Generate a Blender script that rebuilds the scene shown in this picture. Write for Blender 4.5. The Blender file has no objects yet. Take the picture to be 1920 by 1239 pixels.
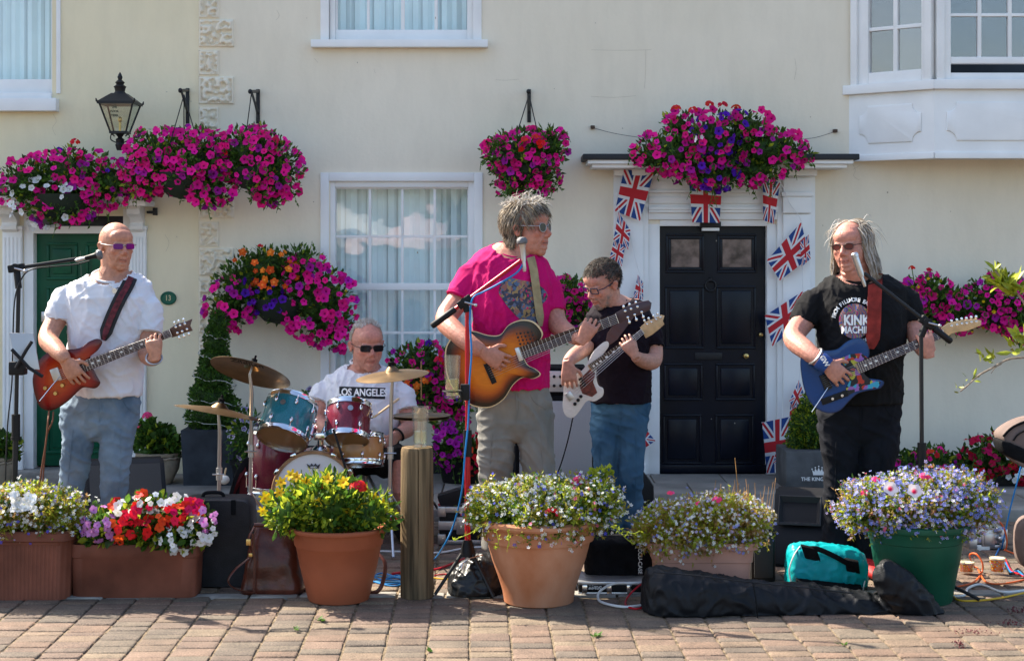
import bpy, bmesh, math, random
import numpy as np
from mathutils import Vector, Matrix, noise
from mathutils.bvhtree import BVHTree
random.seed(11)
R = math.radians
scene = bpy.context.scene
col = scene.collection
# ------------------------------------------------------------ camera, sky, sun, exposure
F, CH, Y0 = 3000.0, 1.5, 470.0            # focal length in photo pixels, eye height, horizon row
cam = bpy.data.objects.new('camera', bpy.data.cameras.new('camera')); col.objects.link(cam)
cam.location = (0, 0, CH); cam.rotation_euler = (R(90), 0, 0)
cam.data.sensor_fit = 'HORIZONTAL'; cam.data.sensor_width = 36; cam.data.lens = F / 1920 * 36
cam.data.shift_y = -(619.5 - Y0) / 1920; cam.data.clip_start = .1; cam.data.clip_end = 900
scene.camera = cam
SUN_EL, SUN_AZ = R(44), math.atan2(-0.82, 0.57)      # sun stands behind the houses on the left
w = bpy.data.worlds.new('World'); scene.world = w; w.use_nodes = True
sky = w.node_tree.nodes.new('ShaderNodeTexSky'); sky.sky_type = 'NISHITA'; sky.sun_disc = False
sky.sun_elevation = SUN_EL; sky.sun_rotation = SUN_AZ; sky.air_density = 1.0; sky.dust_density = 2.2; sky.ozone_density = 1.0
bg = w.node_tree.nodes['Background']; bg.inputs['Strength'].default_value = .115
w.node_tree.links.new(sky.outputs[0], bg.inputs[0])
sl = bpy.data.lights.new('sun', 'SUN'); sl.energy = 4.6; sl.angle = R(.55); sl.color = (1, .91, .77)
sun = bpy.data.objects.new('sun', sl); col.objects.link(sun)
sdir = Vector((math.sin(SUN_AZ) * math.cos(SUN_EL), math.cos(SUN_AZ) * math.cos(SUN_EL), math.sin(SUN_EL)))
sun.rotation_euler = (-sdir).to_track_quat('-Z', 'Y').to_euler(); sun.location = (-8, 6, 9)
scene.view_settings.view_transform = 'Standard'; scene.view_settings.look = 'None'
scene.view_settings.exposure = 1.72; scene.view_settings.gamma = 1
try: scene.view_settings.use_curve_mapping = False
except Exception: pass
# ------------------------------------------------------------ helpers
WALL = 10.35
def P(px, py, D): return Vector(((px - 960) / F * D, D, CH - (py - Y0) / F * D))
def X(px, D=WALL): return (px - 960) / F * D
def Z(py, D=WALL): return CH - (py - Y0) / F * D
def G(py): return F * CH / (py - Y0)      # depth of a ground point seen at row py
def rnd(a, b): return random.uniform(a, b)
WL = {}
def _props(o, label, cat, group, kind):
    if label: o['label'] = label
    if cat: o['category'] = cat
    if group: o['group'] = group
    if kind: o['kind'] = kind
def thing(name, label, cat, loc, group=None, kind=None):
    o = bpy.data.objects.new(name, None); col.objects.link(o); o.empty_display_size = .1
    o.location = loc; WL[o.name] = Vector(loc); _props(o, label, cat, group, kind); return o
class MB:
    def __init__(s): s.v, s.f, s.m, s.c = [], [], [], None
    def add(s, vs, fs, mi=0):
        b = len(s.v); s.v += [tuple(p) for p in vs]; s.f += [tuple(i + b for i in f) for f in fs]; s.m += [mi] * len(fs); return b
    def box(s, x0, x1, y0, y1, z0, z1, mi=0, bev=0):
        if bev:
            b = min(bev, abs(x1-x0)*.45, abs(z1-z0)*.45, abs(y1-y0)*.45)
            bm = bmesh.new(); bmesh.ops.create_cube(bm, size=1)
            for v in bm.verts: v.co = ((x0+x1)/2+v.co.x*(x1-x0), (y0+y1)/2+v.co.y*(y1-y0), (z0+z1)/2+v.co.z*(z1-z0))
            bmesh.ops.bevel(bm, geom=bm.edges[:], offset=b, segments=2, affect='EDGES', profile=.6)
            s.bm(bm, mi); return
        s.add([(x0,y0,z0),(x1,y0,z0),(x1,y1,z0),(x0,y1,z0),(x0,y0,z1),(x1,y0,z1),(x1,y1,z1),(x0,y1,z1)],
              [(0,3,2,1),(4,5,6,7),(0,1,5,4),(1,2,6,5),(2,3,7,6),(3,0,4,7)], mi)
    def bm(s, bm, mi=0, M=None):
        bm.verts.index_update()
        s.add([(M @ v.co if M else v.co.copy()) for v in bm.verts], [tuple(v.index for v in f.verts) for f in bm.faces], mi); bm.free()
    def obox(s, c, ax, ay, az, mi=0, bev=0):       # oriented box: centre and three half-axis vectors
        t = MB(); t.box(-1, 1, -1, 1, -1, 1)
        if bev:
            bm = bmesh.new(); bmesh.ops.create_cube(bm, size=2); lx, ly, lz = ax.length, ay.length, az.length
            for v in bm.verts: v.co = (v.co.x*lx, v.co.y*ly, v.co.z*lz)
            bmesh.ops.bevel(bm, geom=bm.edges[:], offset=min(bev, lx*.9, ly*.9, lz*.9), segments=2, affect='EDGES', profile=.6)
            M = Matrix((ax.normalized(), ay.normalized(), az.normalized())).transposed().to_4x4(); M.translation = c
            s.bm(bm, mi, M); return
        s.add([c + ax*p[0] + ay*p[1] + az*p[2] for p in t.v], t.f, mi)
    def tube(s, pts, r, n=8, mi=0, cap=True, flat=1.0, up=None):
        pts = [Vector(p) for p in pts]; k = len(pts)
        rs = list(r) if isinstance(r, (list, tuple)) else [r] * k
        t0 = (pts[1] - pts[0]).normalized()
        u = (Vector(up) if up else (Vector((0,0,1)) if abs(t0.z) < .9 else Vector((1,0,0)))).cross(t0).normalized()
        vs = []
        for i in range(k):
            t = (pts[min(i+1,k-1)] - pts[max(i-1,0)]).normalized()
            u = (u - t * u.dot(t)).normalized(); w_ = t.cross(u)
            for j in range(n):
                a = 2*math.pi*j/n; vs.append(pts[i] + u*(math.cos(a)*rs[i]) + w_*(math.sin(a)*rs[i]*flat))
        fs = [(i*n+j, i*n+(j+1)%n, (i+1)*n+(j+1)%n, (i+1)*n+j) for i in range(k-1) for j in range(n)]
        if cap: fs += [tuple(range(n))[::-1], tuple(range((k-1)*n, k*n))]
        s.add(vs, fs, mi)
    def lathe(s, c, axis, prof, n=32, mi=0, wob=None):
        c = Vector(c); a = Vector(axis).normalized(); u = (Vector((1,0,0)) if abs(a.x) < .9 else Vector((0,1,0)))
        u = (u - a*u.dot(a)).normalized(); w_ = a.cross(u); vs = []
        for r, h in prof:
            for j in range(n):
                t = 2*math.pi*j/n; vs.append(c + a*h + (u*math.cos(t) + w_*math.sin(t))*(max(r,1e-4)*(wob(t,h) if wob else 1)))
        k = len(prof)
        s.add(vs, [(i*n+j, i*n+(j+1)%n, (i+1)*n+(j+1)%n, (i+1)*n+j) for i in range(k-1) for j in range(n)], mi)
    def ell(s, c, r, M=None, n=16, mi=0):
        m = n//2; vs = []; fs = []
        for i in range(m+1):
            p = math.pi*i/m
            for j in range(n):
                a = 2*math.pi*j/n; v = Vector((r[0]*math.sin(p)*math.cos(a), r[1]*math.sin(p)*math.sin(a), r[2]*math.cos(p)))
                vs.append((M @ (v + Vector(c))) if M else v + Vector(c))
        for i in range(m):
            for j in range(n): fs.append((i*n+j, (i+1)*n+j, (i+1)*n+(j+1)%n, i*n+(j+1)%n))
        s.add(vs, fs, mi)
    def loft(s, secs, n=24, mi=0, p=2.0):   # secs: (centre, u half-vector, w half-vector)
        vs = []
        for c, u, w_ in secs:
            for j in range(n):
                a = 2*math.pi*j/n; ca, sa = math.cos(a), math.sin(a)
                vs.append(Vector(c) + Vector(u)*math.copysign(abs(ca)**(2/p), ca) + Vector(w_)*math.copysign(abs(sa)**(2/p), sa))
        k = len(secs); fs = [(i*n+j, i*n+(j+1)%n, (i+1)*n+(j+1)%n, (i+1)*n+j) for i in range(k-1) for j in range(n)]
        fs += [tuple(range(n))[::-1], tuple(range((k-1)*n, k*n))]; s.add(vs, fs, mi)
    def slab(s, pts, off, mi=0, ins=0.0, ms=None):   # outline extruded along off, with an eased front edge
        pts = [Vector(p) for p in pts]; n = len(pts); off = Vector(off); nn = off.normalized()
        def inset(q):
            if not q: return pts
            out = []; ar = sum(((pts[i].x*pts[(i+1)%n].z) - (pts[(i+1)%n].x*pts[i].z)) for i in range(n)); sg = 1 if ar > 0 else -1
            for i in range(n):
                t = (pts[(i+1)%n] - pts[i-1]).normalized(); out.append(pts[i] + t.cross(nn)*(q*sg))
            c = sum(pts, Vector())/n
            if sum((o-c).length for o in out) > sum((p_-c).length for p_ in pts):
                out = [pts[i]*2 - out[i] for i in range(n)]
            return out
        L = [(inset(ins), 0), (inset(ins*.3), .3*ins), (pts, ins)] if ins else [(pts, 0)]
        L += [(pts, off.length - ins), (inset(ins*.6), off.length)] if ins else [(pts, off.length)]
        vs = []
        for q, d in L: vs += [p_ + nn*d for p_ in q]
        k = len(L); fs = [(i*n+j, i*n+(j+1)%n, (i+1)*n+(j+1)%n, (i+1)*n+j) for i in range(k-1) for j in range(n)]
        b = s.add(vs, fs, mi); s.f += [tuple(b+i for i in range(n))[::-1], tuple(b+(k-1)*n+i for i in range(n))]; s.m += [mi if ms is None else ms, mi]
    def build(s, name, mats, parent=None, smooth=True, loc=None, label=None, cat=None, group=None, kind=None, auto=38):
        me = bpy.data.meshes.new(name); off = WL[parent.name] if parent else Vector(loc or (0,0,0))
        me.from_pydata([(p[0]-off.x, p[1]-off.y, p[2]-off.z) for p in s.v], [], s.f)
        mats = mats if isinstance(mats, (list, tuple)) else [mats]
        for m in mats: me.materials.append(m)
        if len(mats) > 1: me.polygons.foreach_set('material_index', s.m)
        if s.c is not None:
            at = me.color_attributes.new('Col', 'FLOAT_COLOR', 'POINT'); at.data.foreach_set('color', np.asarray(s.c, dtype=np.float32).ravel())
        bm = bmesh.new(); bm.from_mesh(me)
        if s.c is None or len(bm.faces) < 60000: bmesh.ops.recalc_face_normals(bm, faces=bm.faces[:]) if not getattr(s, 'raw', False) else None
        bm.to_mesh(me); bm.free()
        if smooth:
            me.polygons.foreach_set('use_smooth', [True]*len(me.polygons))
            if auto and auto < 180: me.set_sharp_from_angle(angle=R(auto))
        o = bpy.data.objects.new(name, me); col.objects.link(o)
        if parent: o.parent = parent; WL[o.name] = Vector(off)
        else: o.location = off; WL[o.name] = Vector(off)
        _props(o, label, cat, group, kind); return o
def inst(me, name, parent, M, mats=None):
    o = bpy.data.objects.new(name, me); col.objects.link(o); o.parent = parent
    M = M.copy(); M.translation = M.translation - WL[parent.name]; o.matrix_local = M; WL[o.name] = WL[parent.name]; return o
def spline(pts, n=6, closed=False):
    pts = [Vector(p) for p in pts]; k = len(pts); out = []
    for i in range(k if closed else k-1):
        if closed: p0, p1, p2, p3 = pts[i-1], pts[i], pts[(i+1)%k], pts[(i+2)%k]
        else: p0, p1, p2, p3 = pts[max(i-1,0)], pts[i], pts[i+1], pts[min(i+2,k-1)]
        for j in range(n):
            t = j/n; out.append(.5*((2*p1) + (p2-p0)*t + (2*p0-5*p1+4*p2-p3)*t*t + (3*p1-p0-3*p2+p3)*t**3))
    if not closed: out.append(pts[-1])
    return out
def fuse(mb, vox, sm=4):
    me = bpy.data.meshes.new('t'); me.from_pydata(mb.v, [], mb.f)
    bm = bmesh.new(); bm.from_mesh(me); bmesh.ops.recalc_face_normals(bm, faces=bm.faces[:]); bm.to_mesh(me); bm.free()
    o = bpy.data.objects.new('t', me); col.objects.link(o)
    m = o.modifiers.new('r', 'REMESH'); m.mode = 'VOXEL'; m.voxel_size = vox
    if sm: q = o.modifiers.new('s', 'SMOOTH'); q.iterations = sm; q.factor = .5
    dg = bpy.context.evaluated_depsgraph_get(); ev = o.evaluated_get(dg); m2 = bpy.data.meshes.new_from_object(ev)
    r = MB(); r.raw = True
    r.v = [tuple(v.co) for v in m2.vertices]; r.f = [tuple(p.vertices) for p in m2.polygons]; r.m = [0]*len(r.f)
    r.n = [v.normal.copy() for v in m2.vertices]
    bpy.data.objects.remove(o); bpy.data.meshes.remove(me); bpy.data.meshes.remove(m2); return r
def folds(mb, fn):
    mb.v = [tuple(Vector(p) + n*fn(Vector(p))) for p, n in zip(mb.v, mb.n)]
# ------------------------------------------------------------ materials
scene.cycles.transparent_max_bounces = 32; scene.cycles.max_bounces = 10
MT = {}
def mat(name, c, rough=.6, metal=0, var=.0, vs=6, bump=0, bs=80, coat=0, trans=0, c2=None, sss=0, ior=1.5, transl=0, alpha=None, rnd_=0, spec=None, attr=False, emis=None, stretch=None, det=4):
    if name in MT: return MT[name]
    m = bpy.data.materials.new(name); m.use_nodes = True; nt = m.node_tree; N = nt.nodes; L = nt.links; b = N['Principled BSDF']
    MT[name] = m
    b.inputs['Base Color'].default_value = (*c, 1); b.inputs['Roughness'].default_value = rough; b.inputs['Metallic'].default_value = metal
    b.inputs['IOR'].default_value = ior
    if spec is None and not metal and not coat and not trans: spec = .25
    if spec is not None: b.inputs['Specular IOR Level'].default_value = spec
    if coat: b.inputs['Coat Weight'].default_value = coat*.6; b.inputs['Specular IOR Level'].default_value = .25 if spec is None else spec; b.inputs['Coat Roughness'].default_value = .06
    if trans: b.inputs['Transmission Weight'].default_value = trans
    if sss: b.inputs['Subsurface Weight'].default_value = sss; b.inputs['Subsurface Radius'].default_value = (.012,.005,.003); b.inputs['Subsurface Scale'].default_value = 1
    tc = N.new('ShaderNodeTexCoord'); src = tc.outputs['Object']
    if stretch:
        mp = N.new('ShaderNodeMapping'); mp.inputs['Scale'].default_value = stretch; L.new(src, mp.inputs[0]); src = mp.outputs[0]
    cs = None
    if attr:
        a = N.new('ShaderNodeVertexColor'); a.layer_name = 'Col'; cs = a.outputs[0]; L.new(cs, b.inputs['Base Color'])
    if var or c2:
        n = N.new('ShaderNodeTexNoise'); n.inputs['Scale'].default_value = vs; n.inputs['Detail'].default_value = det; L.new(src, n.inputs['Vector'])
        rp = N.new('ShaderNodeValToRGB'); rp.color_ramp.elements[0].position = .35; rp.color_ramp.elements[1].position = .68
        L.new(n.outputs['Fac'], rp.inputs[0])
        if c2: k1, k2 = c, c2
        else: k1 = tuple(x*(1-var) for x in c); k2 = tuple(min(1, x*(1+var)) for x in c)
        if attr: k1 = (1-var,)*3; k2 = (1,)*3
        rp.color_ramp.elements[0].color = (*k1, 1); rp.color_ramp.elements[1].color = (*k2, 1)
        if attr:
            mx = N.new('ShaderNodeMix'); mx.data_type = 'RGBA'; mx.blend_type = 'MULTIPLY'; mx.inputs[0].default_value = 1
            L.new(cs, mx.inputs[6]); L.new(rp.outputs[0], mx.inputs[7]); cs = mx.outputs[2]
        else: cs = rp.outputs[0]
        L.new(cs, b.inputs['Base Color'])
    if rnd_:
        oi = N.new('ShaderNodeObjectInfo'); hs = N.new('ShaderNodeHueSaturation')
        mr = N.new('ShaderNodeMapRange'); mr.inputs[3].default_value = 1-rnd_; mr.inputs[4].default_value = 1+rnd_; L.new(oi.outputs['Random'], mr.inputs[0]); L.new(mr.outputs[0], hs.inputs['Value'])
        if cs: L.new(cs, hs.inputs['Color'])
        else: hs.inputs['Color'].default_value = (*c, 1)
        L.new(hs.outputs[0], b.inputs['Base Color'])
    if bump:
        n = N.new('ShaderNodeTexNoise'); n.inputs['Scale'].default_value = bs; n.inputs['Detail'].default_value = 5; L.new(src, n.inputs['Vector'])
        bp = N.new('ShaderNodeBump'); bp.inputs['Strength'].default_value = min(1, bump); bp.inputs['Distance'].default_value = .004; L.new(n.outputs['Fac'], bp.inputs['Height']); L.new(bp.outputs[0], b.inputs['Normal'])
    if transl:
        tr = N.new('ShaderNodeBsdfTranslucent'); mx = N.new('ShaderNodeMixShader'); mx.inputs[0].default_value = transl
        if b.inputs['Base Color'].links: L.new(b.inputs['Base Color'].links[0].from_socket, tr.inputs[0])
        else: tr.inputs[0].default_value = (*c, 1)
        L.new(b.outputs[0], mx.inputs[1]); L.new(tr.outputs[0], mx.inputs[2]); L.new(mx.outputs[0], N['Material Output'].inputs[0])
    if emis: b.inputs['Emission Color'].default_value = (*emis, 1); b.inputs['Emission Strength'].default_value = 1
    return m
def srgb(h):
    h = h.lstrip('#'); o = []
    for i in (0, 2, 4):
        v = int(h[i:i+2], 16)/255; o.append(v/12.92 if v <= .04045 else ((v+.055)/1.055)**2.4)
    return tuple(o)
def text(body, size, M, m, parent, name='lettering', ext=.001, bold=.0, align='CENTER', drape=None, space=1.0, sx=1.0):
    cu = bpy.data.curves.new('t', 'FONT'); cu.body = body; cu.size = size; cu.align_x = align; cu.align_y = 'CENTER'; cu.extrude = ext; cu.offset = bold; cu.space_character = space; cu.resolution_u = 3
    o = bpy.data.objects.new('t', cu); col.objects.link(o)
    me = bpy.data.meshes.new_from_object(o.evaluated_get(bpy.context.evaluated_depsgraph_get())); bpy.data.objects.remove(o); bpy.data.curves.remove(cu)
    mb = MB(); mb.raw = True
    S_ = Matrix.Diagonal((sx, 1, 1, 1))
    mb.add([M @ (S_ @ v.co) for v in me.vertices], [tuple(p.vertices) for p in me.polygons]); bpy.data.meshes.remove(me)
    if drape: mb.v = drape(mb.v)
    return mb.build(name, m, parent, smooth=False)
def face_cam(p, roll=0, tilt=0, yaw=0):      # text matrix: upright, facing the viewer (-Y)
    return Matrix.Translation(p) @ Matrix.Rotation(R(yaw), 4, 'Z') @ Matrix.Rotation(R(90-tilt), 4, 'X') @ Matrix.Rotation(R(roll), 4, 'Z')
white = mat('white_paint', (.78,.78,.76), .45, var=.04, vs=5, bump=.15, bs=60)
chrome = mat('chrome', (.75,.75,.76), .14, 1)
steel = mat('dull_steel', (.5,.5,.51), .35, 1)
blackm = mat('black_metal', (.015,.015,.016), .45)
blackp = mat('black_plastic', (.007,.007,.008), .5, bump=.15, bs=300, spec=.22)
blackc = mat('black_cloth', (.006,.006,.007), .85, var=.3, vs=20, bump=.4, bs=400, spec=.12)
rubber = mat('rubber', (.012,.012,.012), .8)
brass = mat('brass', (.55,.38,.14), .3, 1)
greenleaf = mat('leaf_green', (.075,.16,.02), .5, var=.5, vs=25, spec=.3, transl=.4)
darkleaf = mat('leaf_dark', (.04,.09,.016), .55, var=.5, vs=25, spec=.3, transl=.3)
limeleaf = mat('leaf_lime', (.34,.40,.03), .5, var=.35, vs=25, spec=.3, transl=.5)
oliveleaf = mat('leaf_olive', (.36,.30,.045), .6, var=.4, vs=25, transl=.5)
drystem = mat('dry_stem', (.42,.25,.10), .8, var=.3, vs=25, transl=.4)
# ------------------------------------------------------------ ground
def ramp_brick():
    m = bpy.data.materials.new('paving_brick'); m.use_nodes = True; nt = m.node_tree; N, L = nt.nodes, nt.links; b = N['Principled BSDF']
    oi = N.new('ShaderNodeObjectInfo'); rp = N.new('ShaderNodeValToRGB'); rp.color_ramp.interpolation = 'CONSTANT'
    cs = [(0.153, 0.097, 0.065), (0.142, 0.097, 0.066), (0.123, 0.094, 0.066), (0.164, 0.113, 0.074), (0.108, 0.082, 0.06), (0.16, 0.104, 0.072), (0.134, 0.088, 0.063), (0.167, 0.122, 0.079), (0.115, 0.08, 0.058)]
    e = rp.color_ramp.elements
    while len(e) < len(cs): e.new(.5)
    for i, c in enumerate(cs): e[i].position = i/len(cs); e[i].color = (*c, 1)
    at = N.new('ShaderNodeAttribute'); at.attribute_name = 'tone'
    ad = N.new('ShaderNodeMath'); ad.operation = 'ADD'; L.new(oi.outputs['Random'], ad.inputs[0]); L.new(at.outputs['Fac'], ad.inputs[1])
    fr = N.new('ShaderNodeMath'); fr.operation = 'FRACT'; L.new(ad.outputs[0], fr.inputs[0]); L.new(fr.outputs[0], rp.inputs[0])
    ge = N.new('ShaderNodeNewGeometry'); n1 = N.new('ShaderNodeTexNoise'); n1.inputs['Scale'].default_value = 150; n1.inputs['Detail'].default_value = 4; L.new(ge.outputs['Position'], n1.inputs['Vector'])
    n2 = N.new('ShaderNodeTexNoise'); n2.inputs['Scale'].default_value = 9; n2.inputs['Detail'].default_value = 6; L.new(ge.outputs['Position'], n2.inputs['Vector'])
    r1 = N.new('ShaderNodeMapRange'); r1.inputs[1].default_value = .3; r1.inputs[2].default_value = .7; r1.inputs[3].default_value = .55; r1.inputs[4].default_value = 1.42; L.new(n1.outputs['Fac'], r1.inputs[0])
    r2 = N.new('ShaderNodeMapRange'); r2.inputs[1].default_value = .3; r2.inputs[2].default_value = .7; r2.inputs[3].default_value = .68; r2.inputs[4].default_value = 1.18; L.new(n2.outputs['Fac'], r2.inputs[0])
    mu = N.new('ShaderNodeMath'); mu.operation = 'MULTIPLY'; L.new(r1.outputs[0], mu.inputs[0]); L.new(r2.outputs[0], mu.inputs[1])
    vm = N.new('ShaderNodeVectorMath'); vm.operation = 'SCALE'; L.new(rp.outputs[0], vm.inputs[0]); L.new(mu.outputs[0], vm.inputs['Scale'])
    L.new(vm.outputs[0], b.inputs['Base Color']); b.inputs['Roughness'].default_value = .85
    bp = N.new('ShaderNodeBump'); bp.inputs['Strength'].default_value = .9; bp.inputs['Distance'].default_value = .006; L.new(n1.outputs['Fac'], bp.inputs['Height']); L.new(bp.outputs[0], b.inputs['Normal'])
    return m
brickm = ramp_brick()
sand = mat('joint_sand', (.16,.12,.075), .95, var=.5, vs=40, bump=.6, bs=200)
tar = mat('asphalt', (.11,.10,.09), .9, var=.3, vs=3, bump=.5, bs=150)
slabm = mat('paving_slab', (.22,.205,.18), .85, var=.25, vs=3, bump=.35, bs=180, rnd_=.12)
kerbm = mat('kerb_stone', (.24,.225,.20), .85, var=.3, vs=8, bump=.4, bs=160, rnd_=.1)
g = MB(); g.add([(-300,-300,-.03),(300,-300,-.03),(300,400,-.03),(-300,400,-.03)], [(0,1,2,3)])
g.build('ground', tar, None, smooth=False, kind='structure')
bed = MB(); bed.box(-9, 9, 2.5, 8.9, -.028, -.0075)
bed = bed.build('brick_paving', sand, None, smooth=False, kind='structure')
ANG = math.atan2(-68, F)                        # the courses run slightly left of the view
def unit_brick(jit):
    random.seed(jit); h = .5; t = .42; b = .47
    vs = [(-h,-h,-1),(h,-h,-1),(h,h,-1),(-h,h,-1)]
    vs += [(sx*h*rnd(.985,1), sy*h*rnd(.985,1), -.28) for sx, sy in ((-1,-1),(1,-1),(1,1),(-1,1))]
    vs += [(sx*(b+rnd(-.012,.012)), sy*(b+rnd(-.02,.012)), -.04) for sx, sy in ((-1,-1),(1,-1),(1,1),(-1,1))]
    vs += [(sx*t, sy*t, rnd(-.01,.01)) for sx, sy in ((-1,-1),(1,-1),(1,1),(-1,1))]
    fs = []
    for k in (0, 4, 8): fs += [(k+i, k+(i+1)%4, k+4+(i+1)%4, k+4+i) for i in range(4)]
    fs.append((12,13,14,15))
    me = bpy.data.meshes.new('brick'); me.from_pydata(vs, [], fs); me.materials.append(brickm)
    me.polygons.foreach_set('use_smooth', [True]*len(fs)); return me
BR = [unit_brick(i) for i in range(8)]; random.seed(5)
cw = .1595; nb = 0; far = MB(); tones = []; cand = []
def bpos(u, v):                                  # u across, v along the courses, origin below the lens
    return Vector((u*math.cos(ANG) + v*math.sin(ANG)*1, v*math.cos(ANG) - u*math.sin(ANG), 0))
EDGE = 6.96
for i in range(-29, 30):
    u = (i + .35) * cw + .0; v = 4.9 + rnd(0, .2)
    while v < 8.9:
        ln = random.choice([.065,.08,.08,.1,.1,.12]); c = bpos(u, v + ln/2); v += ln
        if c.y + ln/2 > 8.88: continue
        if EDGE - .02 < c.y < EDGE + .09: continue
        sx, sy = cw - rnd(.004,.008), ln - rnd(.004,.008); zz = rnd(-.003, .003)
        pxx = 960 + c.x/c.y*F
        M = Matrix.Translation(c + Vector((0,0,zz))) @ Matrix.Rotation(-ANG + rnd(-.012,.012), 4, 'Z') @ Matrix.Rotation(rnd(-.008,.008), 4, 'X') @ Matrix.Rotation(rnd(-.008,.008), 4, 'Y') @ Matrix.Diagonal((sx, sy, .03, 1))
        cand.append((c.y if (c.y < EDGE and c.y > 5.78 and -40 < pxx < 1960) else 99 + c.y, M, random.choice(BR)))
cand.sort(key=lambda q: q[0])
for yy_, M, me in cand:
    if yy_ < 90 and nb < 300: inst(me, 'brick', bed, M); nb += 1
    else: far.add([M @ q.co for q in me.vertices], [tuple(p.vertices) for p in me.polygons]); tones += [rnd(0,1)]*len(me.vertices)
far.raw = True
fo = far.build('bricks', brickm, bed, auto=0, kind='stuff')
ta = fo.data.attributes.new('tone', 'FLOAT', 'POINT'); ta.data.foreach_set('value', tones)
# a worn edging course where the band's pitch begins
x = -3.2
while x < 3.2:
    ln = rnd(.16,.34); e = MB()
    z1 = rnd(.0,.006); e.box(x+.005, x+ln-.005, EDGE-.012+rnd(0,.01)-x*ANG*1, EDGE+.085-x*ANG, -.03, z1, bev=.008)
    e.build('edging_stone', kerbm, bed); x += ln
pv = MB(); pv.box(-9, 9, 9.06, WALL+.3, -.02, .05); pv = pv.build('pavement', sand, None, smooth=False, kind='structure')
random.seed(3)
x = -4.2
while x < 4.3:
    ln = rnd(.7,.95); k = MB(); k.box(x, x+ln-.008, 8.9, 9.06, -.03, .062, bev=.012); k.build('kerb_stone', kerbm, pv); x += ln
for r_, (y0, y1) in enumerate(((9.065,9.48),(9.488,9.93),(9.938,10.34))):
    x = -4.4 + rnd(0,.4)
    while x < 4.3:
        ln = random.choice([.45,.6,.6]); k = MB(); k.box(x, x+ln-.009, y0, y1, .03, .060+rnd(-.002,.002), bev=.005); k.build('slab', slabm, pv); x += ln
# ------------------------------------------------------------ houses
def wallmat(name, c, c2):
    m = mat(name, c, .85, c2=c2, vs=.9, bump=.35, bs=38); N, L = m.node_tree.nodes, m.node_tree.links; b = N['Principled BSDF']
    # faint run-marks and scuffs, part of the old paint
    tc = N.new('ShaderNodeTexCoord'); mp = N.new('ShaderNodeMapping'); mp.inputs['Scale'].default_value = (5, 5, 1.6); L.new(tc.outputs['Object'], mp.inputs[0])
    n = N.new('ShaderNodeTexNoise'); n.inputs['Scale'].default_value = 1.6; n.inputs['Detail'].default_value = 8; n.inputs['Roughness'].default_value = .65; L.new(mp.outputs[0], n.inputs['Vector'])
    r = N.new('ShaderNodeMapRange'); r.inputs[1].default_value = .42; r.inputs[2].default_value = .75; r.inputs[3].default_value = 1; r.inputs[4].default_value = .93; L.new(n.outputs['Fac'], r.inputs[0])
    src = b.inputs['Base Color'].links[0].from_socket; vm = N.new('ShaderNodeVectorMath'); vm.operation = 'SCALE'; L.new(src, vm.inputs[0]); L.new(r.outputs[0], vm.inputs['Scale']); L.new(vm.outputs[0], b.inputs['Base Color'])
    return m
wallL = wallmat('yellow_cream_render', (.75,.66,.45), (.79,.705,.51)); wallR = wallmat('cream_render', (.74,.665,.52), (.79,.715,.575))
plinthm = mat('black_plinth', (.02,.02,.022), .6, var=.3, vs=9)
def glassmat(name, fac, tint=(1,1,1)):
    m = bpy.data.materials.new(name); m.use_nodes = True; N, L = m.node_tree.nodes, m.node_tree.links; N.remove(N['Principled BSDF'])
    t = N.new('ShaderNodeBsdfTransparent'); t.inputs[0].default_value = (*tint, 1); g_ = N.new('ShaderNodeBsdfGlossy'); g_.inputs['Roughness'].default_value = .015
    lw = N.new('ShaderNodeLayerWeight'); lw.inputs[0].default_value = .5; pw = N.new('ShaderNodeMath'); pw.operation = 'POWER'; pw.inputs[1].default_value = 4; L.new(lw.outputs['Facing'], pw.inputs[0]); a = N.new('ShaderNodeMath'); a.operation = 'MULTIPLY_ADD'; a.inputs[1].default_value = .6; a.inputs[2].default_value = fac + .04; a.use_clamp = True; L.new(pw.outputs[0], a.inputs[0])
    tc = N.new('ShaderNodeTexCoord'); n = N.new('ShaderNodeTexNoise'); n.inputs['Scale'].default_value = 3; L.new(tc.outputs['Object'], n.inputs['Vector'])
    bp = N.new('ShaderNodeBump'); bp.inputs['Strength'].default_value = .07; bp.inputs['Distance'].default_value = .02; L.new(n.outputs['Fac'], bp.inputs['Height']); L.new(bp.outputs[0], g_.inputs['Normal'])
    mx = N.new('ShaderNodeMixShader'); L.new(a.outputs[0], mx.inputs[0]); L.new(t.outputs[0], mx.inputs[1]); L.new(g_.outputs[0], mx.inputs[2]); L.new(mx.outputs[0], N['Material Output'].inputs[0]); return m
wglass = glassmat('window_glass', .07); dglass = glassmat('drinking_glass', .06, (.97,.98,.97))
blindm = mat('vertical_blind', (.70,.88,.90), .7, var=.05, vs=4)
roomm = mat('dark_room', (.10,.11,.12), .9)
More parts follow.
